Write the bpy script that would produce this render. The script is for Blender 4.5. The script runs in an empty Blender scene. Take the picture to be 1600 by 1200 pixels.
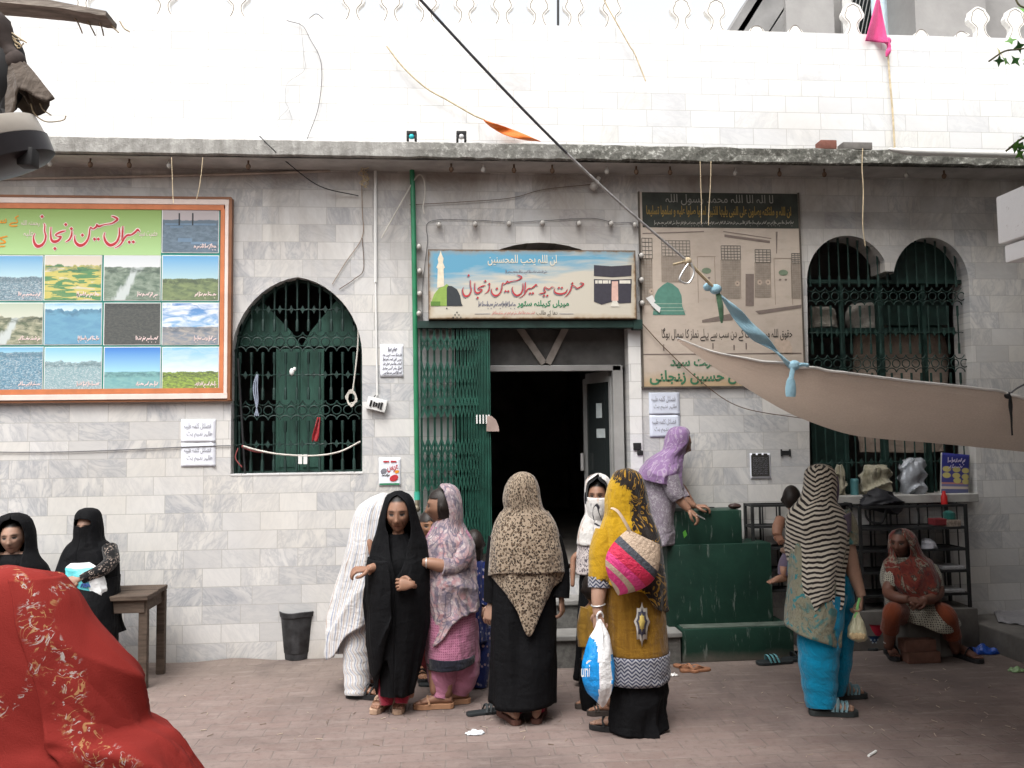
import bpy, bmesh, math, random, unicodedata
import numpy as np
from mathutils import Vector, Matrix
from mathutils.geometry import tessellate_polygon
from math import sin, cos, pi, radians as R
random.seed(7)
SC = bpy.context.scene
COL = SC.collection

# ------------------------------------------------------------------ camera
FPX, CH, CD = 1280.0, 1.75, 6.77            # focal length in photo pixels, eye height, distance to the facade
PITCH, YAW, ROLL = R(3.66), R(4.65), R(0.74)
def _rot(d):
    x, y, z = d
    c, s = cos(ROLL), sin(ROLL);  x, z = x*c+z*s, -x*s+z*c
    c, s = cos(PITCH), sin(PITCH); y, z = y*c-z*s, y*s+z*c
    c, s = cos(YAW), sin(YAW);    x, y = x*c+y*s, -x*s+y*c
    return Vector((x, y, z))
EYE = Vector((0, -CD, CH))
cam = bpy.data.cameras.new('camera'); camo = bpy.data.objects.new('camera', cam); COL.objects.link(camo)
cam.lens = 36*FPX/1600; cam.sensor_width = 36; cam.clip_end = 500; cam.clip_start = .05
cx_, cy_, cz_ = _rot((1,0,0)), _rot((0,0,1)), _rot((0,-1,0))
M_ = Matrix((cx_, cy_, cz_)).transposed().to_4x4(); M_.translation = EYE
camo.matrix_world = M_
SC.camera = camo
def ray(u, v): return _rot(((u-800)/FPX, 1.0, (600-v)/FPX))
def P(u, v, Y=0.0):                          # point of the picture on the upright plane at depth Y
    d = ray(u, v); return EYE + d*((Y+CD)/d.y)
def G(u, v, z=0.0):                          # point of the picture on the level plane at height z
    d = ray(u, v); return EYE + d*((z-CH)/d.z)

# ------------------------------------------------------------------ world, sun, exposure
SUN_EL, SUN_AZ = R(62), R(205)
w = bpy.data.worlds.new('World'); SC.world = w; w.use_nodes = True
wt = w.node_tree; bg = wt.nodes['Background']
sky = wt.nodes.new('ShaderNodeTexSky'); sky.sky_type = 'NISHITA'; sky.sun_disc = False
sky.sun_elevation = SUN_EL; sky.sun_rotation = SUN_AZ; sky.air_density = 1.6; sky.dust_density = 6; sky.ozone_density = 1
hs = wt.nodes.new('ShaderNodeHueSaturation'); hs.inputs['Saturation'].default_value = .18
wt.links.new(sky.outputs[0], hs.inputs['Color']); wt.links.new(hs.outputs[0], bg.inputs[0])
bg.inputs[1].default_value = .15
sl = bpy.data.lights.new('sun', 'SUN'); so = bpy.data.objects.new('sun', sl); COL.objects.link(so)
sl.energy = .6; sl.angle = R(25); sl.color = (1, .98, .95)
_sd = Vector((sin(SUN_AZ)*cos(SUN_EL), cos(SUN_AZ)*cos(SUN_EL), sin(SUN_EL)))
so.rotation_euler = _sd.to_track_quat('Z', 'Y').to_euler()
SC.view_settings.view_transform = 'Standard'; SC.view_settings.look = 'None'
SC.view_settings.exposure = 1.15; SC.view_settings.gamma = 1

# ------------------------------------------------------------------ material helpers
class NT:
    def __init__(s, name, rough=.7, spec=.3):
        s.m = bpy.data.materials.new(name); s.m.use_nodes = True
        s.t = s.m.node_tree; s.b = s.t.nodes['Principled BSDF']
        s.b.inputs['Roughness'].default_value = rough; s.b.inputs['Specular IOR Level'].default_value = spec
        s.tc = s.t.nodes.new('ShaderNodeTexCoord')
    def n(s, typ, ins=None, out=0, **kw):
        n = s.t.nodes.new('ShaderNode'+typ)
        for k, v in kw.items(): setattr(n, k, v)
        for k, v in (ins or {}).items(): s.set(n.inputs[k], v)
        return n.outputs[out]
    def set(s, inp, v):
        if isinstance(v, bpy.types.NodeSocket): s.t.links.new(v, inp)
        else:
            if inp.type == 'RGBA' and not isinstance(v, (int, float)) and len(v) == 3: v = (*v, 1)
            inp.default_value = v
    @property
    def obj(s): return s.tc.outputs['Object']
    @property
    def uv(s): return s.tc.outputs['UV']
    def mp(s, vec, sc=(1,1,1), loc=(0,0,0), rot=(0,0,0)):
        return s.n('Mapping', {'Vector': vec, 'Scale': sc, 'Location': loc, 'Rotation': rot})
    def noise(s, vec, scale, detail=4, rough=.55, dist=0, out=0):
        return s.n('TexNoise', {'Vector': vec, 'Scale': scale, 'Detail': detail, 'Roughness': rough, 'Distortion': dist}, out=out)
    def vor(s, vec, scale, feature='F1', out=0, rnd=1):
        return s.n('TexVoronoi', {'Vector': vec, 'Scale': scale, 'Randomness': rnd}, out=out, feature=feature)
    def math(s, op, a, b=0.0, c=0.0):
        n = s.t.nodes.new('ShaderNodeMath'); n.operation = op
        s.set(n.inputs[0], a); s.set(n.inputs[1], b); s.set(n.inputs[2], c); return n.outputs[0]
    def ramp(s, fac, *stops, interp='LINEAR'):
        n = s.t.nodes.new('ShaderNodeValToRGB'); n.color_ramp.interpolation = interp
        e = n.color_ramp.elements
        while len(e) < len(stops): e.new(.5)
        for i, (p, c) in enumerate(stops):
            e[i].position = p
            if isinstance(c, (int, float)): c = (c, c, c)
            e[i].color = (*c, 1) if len(c) == 3 else c
        s.set(n.inputs[0], fac); return n.outputs[0]
    def mix(s, f, a, b, mode='MIX'):
        n = s.t.nodes.new('ShaderNodeMix'); n.data_type = 'RGBA'; n.blend_type = mode
        s.set(n.inputs[0], f); s.set(n.inputs[6], a); s.set(n.inputs[7], b); return n.outputs[2]
    def xyz(s, vec):
        n = s.t.nodes.new('ShaderNodeSeparateXYZ'); s.set(n.inputs[0], vec); return n.outputs
    def comb(s, x, y, z=0.0):
        n = s.t.nodes.new('ShaderNodeCombineXYZ')
        for i, v in enumerate((x, y, z)): s.set(n.inputs[i], v)
        return n.outputs[0]
    def color(s, c): s.set(s.b.inputs['Base Color'], c); return s
    def bump(s, h, strength=.4, dist=.01):
        s.set(s.b.inputs['Normal'], s.n('Bump', {'Height': h, 'Strength': strength, 'Distance': dist})); return s

def pm(name, base, rough=.65, var=(6, .25), bump=None, spec=.3, metal=0, stretch=(1,1,1)):
    """plain surface whose colour wanders a little, with optional surface relief"""
    t = NT(name, rough, spec); t.b.inputs['Metallic'].default_value = metal
    v = t.mp(t.obj, stretch)
    f = t.noise(v, var[0], 6, .6)
    lo = tuple(max(0, c*(1-var[1])) for c in base); hi = tuple(min(1, c*(1+var[1])) for c in base)
    t.color(t.ramp(f, (.3, lo), (.7, hi)))
    if bump: t.bump(t.noise(v, bump[0], 5, .6), bump[1], bump[2] if len(bump) > 2 else .01)
    return t.m

def cloth(name, fn=None, base=(.5,.5,.5), rough=.85, wr=.35, sheen=.2, var=.18, solid=False, k=.66):
    """woven cloth: colour from fn(NT, uv) or base, fine creases as relief"""
    t = NT(name, rough, .15)
    t.b.inputs['Sheen Weight'].default_value = sheen
    uv = t.obj if solid else t.uv
    c = fn(t, uv) if fn else base
    f = t.noise(t.obj, 5, 4)
    g = t.ramp(f, (.3, (1-var)*k), (.7, k))
    t.color(t.mix(1, c, g, 'MULTIPLY'))
    wrk = t.noise(t.mp(uv, (1.5, 1.5, .8), rot=(.3,.5,.2)), 4.5, 3, .5, .8) if solid else t.noise(t.mp(uv, (4.2, 1.6, 1), rot=(0,0,.35)), 5, 4, .6, .8)
    wrk2 = t.math('MULTIPLY', t.noise(uv, 420, 1), .045) if solid else t.noise(t.mp(uv, (1.5, 3.5, 1), rot=(0,0,-.3)), 6, 3, .5, .5)
    t.bump(t.math('ADD', wrk, t.math('MULTIPLY', wrk2, .7)), wr, .05)
    return t.m

# ------------------------------------------------------------------ mesh helpers
class MB:
    def __init__(s): s.v, s.f, s.uv, s.mi, s.col = [], [], [], [], []
    def add(s, vs, fs, uvs=None, mi=0, col=None):
        o = len(s.v); s.v += [tuple(x) for x in vs]
        s.uv += list(uvs) if uvs is not None else [(x[0], x[2]) for x in vs]
        s.col += [col or (1,1,1)]*len(vs) if not isinstance(col, list) else col
        s.f += [tuple(i+o for i in f) for f in fs]; s.mi += [mi]*len(fs); return s
    def box(s, a, b, mi=0, bev=0):
        x0,y0,z0 = [min(p,q) for p,q in zip(a,b)]; x1,y1,z1 = [max(p,q) for p,q in zip(a,b)]
        if bev:
            bm = bmesh.new(); r = bmesh.ops.create_cube(bm, size=1)
            for v in bm.verts: v.co = Vector(((x0+x1)/2+v.co.x*(x1-x0), (y0+y1)/2+v.co.y*(y1-y0), (z0+z1)/2+v.co.z*(z1-z0)))
            bmesh.ops.bevel(bm, geom=list(bm.edges), offset=bev, segments=2, affect='EDGES', profile=.6)
            bm.verts.index_update()
            s.add([v.co for v in bm.verts], [[v.index for v in f.verts] for f in bm.faces], mi=mi); bm.free(); return s
        vs = [(x0,y0,z0),(x1,y0,z0),(x1,y1,z0),(x0,y1,z0),(x0,y0,z1),(x1,y0,z1),(x1,y1,z1),(x0,y1,z1)]
        return s.add(vs, [(0,3,2,1),(4,5,6,7),(0,1,5,4),(1,2,6,5),(2,3,7,6),(3,0,4,7)], mi=mi)
    def tube(s, pts, r, seg=8, mi=0, cap=True, col=None, flat=1.0):
        pts = [Vector(p) for p in pts]; n = len(pts)
        rs = r if isinstance(r, (list, tuple)) else [r]*n
        vs, uvs, fs = [], [], []; L = 0; up = None
        for i, p in enumerate(pts):
            t = (pts[min(i+1, n-1)]-pts[max(i-1, 0)]).normalized()
            if up is None:
                up = Vector((0,0,1)) if abs(t.z) < .9 else Vector((0,1,0))
            a = t.cross(up)
            if a.length < 1e-6: a = t.orthogonal()
            a.normalize(); b = a.cross(t).normalized(); up = b
            if i: L += (p-pts[i-1]).length
            for k in range(seg):
                th = 2*pi*k/seg
                vs.append(p+a*(rs[i]*cos(th))+b*(rs[i]*flat*sin(th))); uvs.append((k/seg*2*pi*rs[i], L))
        for i in range(n-1):
            for k in range(seg):
                k2 = (k+1) % seg
                fs.append((i*seg+k, i*seg+k2, (i+1)*seg+k2, (i+1)*seg+k))
        if cap: fs += [tuple(reversed(range(seg))), tuple((n-1)*seg+k for k in range(seg))]
        return s.add(vs, fs, uvs, mi, col)
    def ell(s, c, r, mi=0, nu=14, nv=9, col=None, rot=None):
        vs, fs = [], []; c = Vector(c)
        for j in range(nv+1):
            e = pi*j/nv
            for i in range(nu):
                a = 2*pi*i/nu; q = Vector((r[0]*sin(e)*cos(a), r[1]*sin(e)*sin(a), r[2]*cos(e)))
                if rot: q = rot @ q
                vs.append(c+q)
        for j in range(nv):
            for i in range(nu):
                fs.append((j*nu+i, (j+1)*nu+i, (j+1)*nu+(i+1) % nu, j*nu+(i+1) % nu))
        return s.add(vs, fs, mi=mi, col=col)
    def prism(s, loop, y0, y1, mi=0, holes=()):
        """polygon loop [(x,z)] from depth y0 (front) to y1, with holes"""
        loops = [list(loop)]+[list(h) for h in holes]
        flat = [p for l in loops for p in l]
        tri = tessellate_polygon([[Vector((p[0], p[1], 0)) for p in l] for l in loops])
        n = len(flat)
        vs = [(p[0], y0, p[1]) for p in flat]+[(p[0], y1, p[1]) for p in flat]
        fs = []
        for t in tri:
            a, b, c = [flat[i] for i in t]
            ccw = (b[0]-a[0])*(c[1]-a[1])-(b[1]-a[1])*(c[0]-a[0]) > 0
            t = tuple(t) if ccw else tuple(reversed(t))
            fs.append(t); fs.append(tuple(i+n for i in reversed(t)))
        o = 0
        for l in loops:
            m = len(l)
            for i in range(m):
                j = (i+1) % m; fs.append((o+i, o+j, o+j+n, o+i+n))
            o += m
        return s.add(vs, fs, mi=mi)
    def pieces(s):
        par = list(range(len(s.v)))
        def fd(i):
            while par[i] != i: par[i] = par[par[i]]; i = par[i]
            return i
        for f in s.f:
            for i in f[1:]: par[fd(i)] = fd(f[0])
        out = {}
        for f, m in zip(s.f, s.mi): out.setdefault(fd(f[0]), []).append((f, m))
        res = []
        for fm in out.values():
            ix = sorted({i for f, m in fm for i in f}); mp_ = {i: k for k, i in enumerate(ix)}; b = MB()
            b.v = [s.v[i] for i in ix]; b.uv = [s.uv[i] for i in ix]; b.col = [s.col[i] for i in ix]
            b.f = [tuple(mp_[i] for i in f) for f, m in fm]; b.mi = [m for f, m in fm]; res.append(b)
        return res
    def build(s, name, mats, parent=None, smooth=True, loc=None, solid=0, bevel=0, sub=0, angle=.7):
        me = bpy.data.meshes.new(name); me.from_pydata(s.v, [], s.f)
        for m in (mats if isinstance(mats, (list, tuple)) else [mats]): me.materials.append(m)
        n = len(me.loops); vi = np.empty(n, 'i'); me.loops.foreach_get('vertex_index', vi)
        ul = me.uv_layers.new(name='UVMap'); ul.data.foreach_set('uv', np.array(s.uv, 'f')[vi].ravel())
        ca = me.color_attributes.new('Col', 'FLOAT_COLOR', 'POINT')
        ca.data.foreach_set('color', np.c_[np.array(s.col, 'f'), np.ones(len(s.v))].astype('f').ravel())
        me.polygons.foreach_set('material_index', s.mi)
        me.polygons.foreach_set('use_smooth', [smooth]*len(me.polygons))
        if smooth and angle: 
            try: me.set_sharp_from_angle(angle=angle)
            except Exception: pass
        me.update()
        o = bpy.data.objects.new(name, me); COL.objects.link(o)
        if loc is not None:
            me.transform(Matrix.Translation(-Vector(loc))); o.location = loc
        if parent is not None:
            o.parent = parent
            par = parent; off = Vector((0,0,0))
            while par is not None: off += par.location; par = par.parent
            o.location = Vector(o.location)-off
        if solid:
            m = o.modifiers.new('thickness', 'SOLIDIFY'); m.thickness = solid; m.offset = 0
        if bevel:
            m = o.modifiers.new('bevel', 'BEVEL'); m.width = bevel; m.segments = 2; m.limit_method = 'ANGLE'
        if sub:
            m = o.modifiers.new('sub', 'SUBSURF'); m.levels = sub; m.render_levels = sub
        return o

def tag(o, label=None, cat=None, group=None, kind=None):
    if label: o['label'] = label
    if cat: o['category'] = cat
    if group: o['group'] = group
    if kind: o['kind'] = kind
    return o
def empty(name, loc=(0,0,0), label=None, cat=None, group=None):
    o = bpy.data.objects.new(name, None); COL.objects.link(o); o.location = loc; o.empty_display_size = .2
    return tag(o, label, cat, group)
def rect(u0, v0, u1, v1, Y=0):
    uc, vc = (u0+u1)/2, (v0+v1)/2
    return P(u0, vc, Y).x, P(u1, vc, Y).x, P(uc, v1, Y).z, P(uc, v0, Y).z
def rbox(mb, u0, v0, u1, v1, Y, dep, mi=0, bev=0):
    x0, x1, z0, z1 = rect(u0, v0, u1, v1, Y); return mb.box((x0, Y, z0), (x1, Y+dep, z1), mi, bev)
def panel(mb, u0, v0, u1, v1, Y, dep=.004, mi=0):
    """thin board whose front face carries 0..1 picture coordinates"""
    x0, x1, z0, z1 = rect(u0, v0, u1, v1, Y)
    vs = [(x0,Y,z0),(x1,Y,z0),(x1,Y,z1),(x0,Y,z1),(x0,Y+dep,z0),(x1,Y+dep,z0),(x1,Y+dep,z1),(x0,Y+dep,z1)]
    uv = [(0,0),(1,0),(1,1),(0,1)]*2
    return mb.add(vs, [(0,1,2,3),(7,6,5,4),(0,4,5,1),(1,5,6,2),(2,6,7,3),(3,7,4,0)], uv, mi)
def cat(pts, n=8):
    """smooth curve through the points"""
    p = [Vector(q) for q in pts]
    if len(p) < 3: return [p[0].lerp(p[-1], i/n) for i in range(n+1)]
    out = []
    for i in range(len(p)-1):
        a = p[i-1] if i else p[0]*2-p[1]; b, c = p[i], p[i+1]; d = p[i+2] if i+2 < len(p) else p[-1]*2-p[-2]
        for k in range(n):
            t = k/n
            out.append(.5*((2*b)+(c-a)*t+(2*a-5*b+4*c-d)*t*t+(3*b-a-3*c+d)*t**3))
    out.append(p[-1]); return out
def pts(Y, *uv):
    """picture points on the plane at depth Y (third number: extra depth)"""
    return [P(q[0], q[1], Y+(q[2] if len(q) > 2 else 0)) for q in uv]
def wire(name, mat, r, Y, uv, label, cat_, n=8, seg=6, group=None, parent=None):
    q = cat(pts(Y, *uv), n); mb = MB().tube(q, r, seg)
    o = mb.build(name, mat, parent, loc=None if parent else q[0])
    return o if parent else tag(o, label, cat_, group)
def smooth_keys(keys, x):
    """monotone cubic through keyed tuples (x, ...)"""
    k = np.array(keys, float); xs = k[:,0]; ys = k[:,1:]
    i = int(np.clip(np.searchsorted(xs, x)-1, 0, len(xs)-2)); h = np.diff(xs); d = np.diff(ys, axis=0)/h[:,None]
    m = np.zeros_like(ys)
    m[0], m[-1] = d[0], d[-1]
    for j in range(1, len(xs)-1):
        a, b = d[j-1], d[j]; ok = a*b > 0
        m[j] = np.where(ok, 2*a*b/np.where(ok, a+b, 1), 0)
    t = np.clip((x-xs[i])/h[i], 0, 1); H = h[i]
    return (2*t**3-3*t*t+1)*ys[i]+(t**3-2*t*t+t)*H*m[i]+(-2*t**3+3*t*t)*ys[i+1]+(t**3-t*t)*H*m[i+1]

def drape(mb, Y, rings, hem=None, seg=72, rows=44, fold=(9, .012), phase=0.0, gap=None, face=270, cap=True, mi=0, drift=1.2, rough_hem=.0, fold_top=.12):
    """cloth hanging round an upright axis. rings: (v, u_left, u_right, half_depth, depth_offset) from top to bottom in picture
    rows on the plane at depth Y; hem: [(angle, v)] where the cloth ends; gap: [(v, half_angle)] an opening towards `face`."""
    rings = [tuple(r)+(0,)*(5-len(r)) for r in rings]
    v0, v1 = rings[0][0], rings[-1][0]
    rnd = random.Random(int(phase*100)+int(rings[0][1]))
    ph = [rnd.uniform(0, 6.28) for _ in range(8)]
    hm = None
    if hem:
        hs_ = sorted((a % 360, v) for a, v in hem); hm = [(hs_[-1][0]-360, hs_[-1][1])]+hs_+[(hs_[0][0]+360, hs_[0][1])]
    closed = gap is None
    vs, uvs, fs = [], [], []
    scale = (P(801, 700, Y)-P(800, 700, Y)).length
    for j in range(rows+1):
        t = j/rows
        for k in range(seg+1):
            if closed: th = 2*pi*k/seg
            else:
                vv = v0+t*(v1-v0)
                g = float(smooth_keys(gap, min(max(vv, gap[0][0]), gap[-1][0]))[0]) if gap[0][0] <= vv <= gap[-1][0] else 0
                th = R(face+g)+(2*pi-2*R(g))*k/seg
            ve = v1
            if hm: ve = float(smooth_keys(hm, math.degrees(th) % 360)[0])
            v = v0+t*(ve-v0)
            uL, uR, ry, dy = smooth_keys(rings, v)
            rx = (uR-uL)/2*scale
            rx = max(rx, .0005); ry = max(ry, .0005)
            n, amp = fold[:2]; sw = fold[2] if len(fold) > 2 else .35
            q = fold_top+(1-fold_top)*((v-v0)/(v1-v0))
            s = t*2.2
            rg = lambda x: 1-2*abs(sin(x/2))**.75
            f = .50*rg(n*th+ph[0]+drift*sin(s*1.7+ph[1]))+.30*rg(round(n*1.6)*th+ph[2]-drift*s)+.22*sin(3*th+ph[3]+2*s)+.18*rg(round(n*2.7)*th+ph[5]+1.4*drift*sin(s*2.3+ph[6]))
            f *= .55+.45*sin(2*th+ph[7]+2.2*s)
            f += sw*rg(15*(t+.10*sin(th+ph[4])+.22*cos(th-ph[1])**2)+ph[6])*(.5+.5*sin(th*2+ph[3]+t*5))
            a = amp*q*f*(1 if min(rx, ry) > .03 else min(rx, ry)/.03)
            c = P((uL+uR)/2, v, Y)
            # gentle horizontal sag of the weave
            zz = amp*.5*q*sin(2*th+ph[4]+4*s)
            vs.append((c.x+(rx+a)*cos(th), Y+dy+(ry+a)*sin(th), c.z+zz*.5)); uvs.append((th*(rx+ry)/2 if False else th*.2, -c.z))
    w = seg+1
    for j in range(rows):
        for k in range(seg):
            fs.append((j*w+k, (j+1)*w+k, (j+1)*w+k+1, j*w+k+1))
    if cap:
        c = [sum(vs[k][i] for k in range(seg))/seg for i in range(3)]
        vs.append((c[0], c[1], c[2]+.002)); uvs.append((0, -c[2])); o = len(vs)-1
        fs += [(o, k, k+1) for k in range(seg)]
    return mb.add(vs, fs, uvs, mi)

def limb(mb, Y, p, seg=14, n=5, mi=0, col=None, flat=1.0, wob=0.0):
    """tapered tube through (u, v, extra_depth, radius)"""
    q = cat(pts(Y, *[(a[0], a[1], a[2]) for a in p]), n)
    rr = [float(r.x) for r in cat([(a[3], 0, 0) for a in p], n)]
    if wob: rr = [r*(1+wob*sin(i*1.9+r*50)) for i, r in enumerate(rr)]
    return mb.tube(q, rr, seg, mi, True, col, flat)

def sheet(mb, fn, nu, nv, mi=0, uvs=(1, 1)):
    vs, uv, fs = [], [], []
    for j in range(nv+1):
        for i in range(nu+1):
            vs.append(fn(i/nu, j/nv)); uv.append((i/nu*uvs[0], j/nv*uvs[1]))
    for j in range(nv):
        for i in range(nu):
            a = j*(nu+1)+i; fs.append((a, a+1, a+nu+2, a+nu+1))
    return mb.add(vs, fs, uv, mi)
# ------------------------------------------------------------------ shared materials
def marble(name, lo=(.52,.515,.505), hi=(.665,.655,.635), dirt_shade=.0, vk=1.0):
    t = NT(name, .42, .35)
    x, y, z = t.xyz(t.obj)
    v2 = t.comb(x, z, 0)
    def bricks(c1, c2, m):
        return t.n('TexBrick', {'Vector': v2, 'Color1': c1, 'Color2': c2, 'Mortar': m, 'Scale': 1.0, 'Mortar Size': .0022, 'Mortar Smooth': .3,
                   'Bias': 0.0, 'Brick Width': .298, 'Row Height': .1465}, offset=.5, offset_frequency=2, squash=1.3, squash_frequency=3)
    rnd = bricks((0,0,0), (1,1,1), (.5,.5,.5))
    mort = t.n('TexBrick', {'Vector': v2, 'Scale': 1.0, 'Mortar Size': .0022, 'Mortar Smooth': .3, 'Bias': 0.0, 'Brick Width': .298, 'Row Height': .1465},
               out=1, offset=.5, offset_frequency=2, squash=1.3, squash_frequency=3)
    W = t.math('MULTIPLY', rnd, 37.0)
    rot = t.n('VectorRotate', {'Vector': v2, 'Center': (0,0,0), 'Axis': (0,0,1), 'Angle': t.math('MULTIPLY', rnd, 2.4)}, rotation_type='AXIS_ANGLE')
    st = t.mp(rot, (1.5, 4.2, 1))
    nz = t.n('TexNoise', {'Vector': st, 'W': W, 'Scale': 2.6, 'Detail': 6, 'Roughness': .62, 'Distortion': 1.3}, noise_dimensions='4D')
    vein = t.ramp(t.math('ABSOLUTE', t.math('SUBTRACT', nz, .5)), (.0, 1.0), (.05, .28), (.14, 0.0))
    cloud = t.n('TexNoise', {'Vector': t.mp(rot, (1, 2.4, 1)), 'W': t.math('ADD', W, 9.0), 'Scale': 2.6, 'Detail': 5, 'Roughness': .6, 'Distortion': .7}, noise_dimensions='4D')
    base = t.ramp(rnd, (.0, lo), (.22, tuple(a*.55+b*.45 for a, b in zip(lo, hi))), (.5, hi), (.8, (hi[0], hi[1]*.985, hi[2]*.95)), (1, tuple(a*.3+b*.7 for a, b in zip(lo, hi))))
    grey = t.ramp(cloud, (.42, 0.0), (.7, 1.0))
    # only some tiles are strongly clouded
    sel = t.ramp(t.math('FRACT', t.math('MULTIPLY', rnd, 7.31)), (.2, .18*vk), (.9, .95*vk))
    c = t.mix(t.math('MULTIPLY', grey, sel), base, (.40,.405,.42))
    c = t.mix(t.math('MULTIPLY', vein, t.math('MULTIPLY', sel, .55)), c, (.25,.27,.31))
    yel = t.noise(t.comb(x, z, 3.0), 1.1, 4, .6)
    c = t.mix(t.math('MULTIPLY', t.ramp(yel, (.48, 0.0), (.72, 1.0)), .22), c, (.50,.45,.37))
    if dirt_shade:
        # brown grime mixed with painted-in shade, deepening towards the ledge; grime at the foot
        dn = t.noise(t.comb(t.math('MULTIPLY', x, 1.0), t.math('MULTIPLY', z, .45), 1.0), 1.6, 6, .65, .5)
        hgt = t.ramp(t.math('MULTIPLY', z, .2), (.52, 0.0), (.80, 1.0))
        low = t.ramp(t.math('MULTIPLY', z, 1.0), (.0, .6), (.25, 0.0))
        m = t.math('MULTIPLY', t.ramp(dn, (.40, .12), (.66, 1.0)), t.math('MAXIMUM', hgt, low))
        c = t.mix(t.math('MULTIPLY', m, dirt_shade), c, (.23,.185,.15))
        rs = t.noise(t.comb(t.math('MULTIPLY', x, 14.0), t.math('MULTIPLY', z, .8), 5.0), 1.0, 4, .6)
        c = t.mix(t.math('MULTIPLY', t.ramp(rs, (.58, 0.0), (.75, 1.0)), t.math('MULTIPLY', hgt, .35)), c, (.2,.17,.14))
    c = t.mix(t.math('MULTIPLY', mort, .75), c, (.33,.315,.29))
    t.color(c)
    t.bump(t.math('ADD', t.math('MULTIPLY', mort, -1.0), t.math('MULTIPLY', rnd, .35)), .35, .004)
    t.set(t.b.inputs['Roughness'], t.ramp(cloud, (.3, .34), (.7, .55)))
    return t.m
M = {}
M['marble'] = marble('marble_cladding', dirt_shade=.85)  # lower wall: shade below the ledge partly painted into tone and grime
M['marble_clean'] = marble('washed_marble', lo=(.67,.67,.675), hi=(.76,.76,.755), vk=.35)  # same marble painted brighter, for the stronger light on the upper wall
def _conc():
    t = NT('weathered_concrete', .9, .2); x, y, z = t.xyz(t.obj)
    st = t.noise(t.comb(t.math('MULTIPLY', x, 5.0), y, t.math('MULTIPLY', z, 1.2)), 2.2, 7, .7)
    bl = t.noise(t.obj, 1.3, 5, .6); sp = t.noise(t.obj, 28, 4, .7)
    dark = t.ramp(t.math('ADD', t.math('MULTIPLY', x, .09), t.math('MULTIPLY', bl, .55)), (.22, .25), (.42, 1.0))
    c = t.ramp(st, (.3, (.20,.19,.175)), (.52, (.36,.35,.33)), (.72, (.52,.51,.48)))
    c2 = t.ramp(sp, (.35, (.05,.052,.042)), (.56, (.15,.15,.13)), (.66, (.50,.50,.46)))
    c = t.mix(t.math('MULTIPLY', dark, .85), c, c2)
    t.color(c); t.bump(sp, .6, .012); return t.m
M['concrete'] = _conc()
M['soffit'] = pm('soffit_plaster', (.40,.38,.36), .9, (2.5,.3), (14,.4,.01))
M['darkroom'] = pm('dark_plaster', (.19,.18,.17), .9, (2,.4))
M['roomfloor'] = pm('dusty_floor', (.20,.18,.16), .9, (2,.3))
M['greenpaint'] = pm('old_green_paint', (.012,.064,.045), .45, (9,.35), (30,.12,.004), spec=.4)
M['greenwood'] = pm('green_painted_wood', (.034,.092,.070), .55, (3,.4), (12,.25,.006), stretch=(6,6,1))
M['greendark'] = pm('dark_green_iron', (.014,.036,.030), .5, (10,.4), spec=.35)
M['alu'] = pm('dull_aluminium', (.48,.48,.47), .38, (4,.15), metal=.55)
M['tintglass'] = NT('tinted_glass', .12, .5).color((.02,.024,.024)).m
M['transom'] = pm('dusty_transom_board', (.085,.083,.08), .55, (5,.4))
M['smear'] = pm('paper_smear', (.42,.46,.46), .8)
M['white'] = pm('white_plastic', (.72,.72,.70), .5, (5,.08))
M['black'] = pm('black_matt', (.018,.018,.019), .6, (8,.3))
M['iron'] = pm('black_iron', (.02,.021,.022), .5, (12,.4), spec=.4)
M['wirered'] = pm('brown_wire', (.12,.075,.05), .7, (9,.3))
M['wirewhite'] = pm('dusty_white_wire', (.55,.52,.47), .7, (9,.2))
M['wirecream'] = pm('straw_string', (.55,.45,.30), .9, (20,.3))
M['wiregrey'] = pm('grey_wire', (.12,.12,.125), .7, (9,.3))
M['pipe_green'] = pm('green_pipe_paint', (.02,.185,.085), .4, (7,.2), spec=.45)
M['graywall'] = pm('grey_render', (.33,.32,.31), .9, (1.2,.22), (9,.35,.01))

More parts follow.
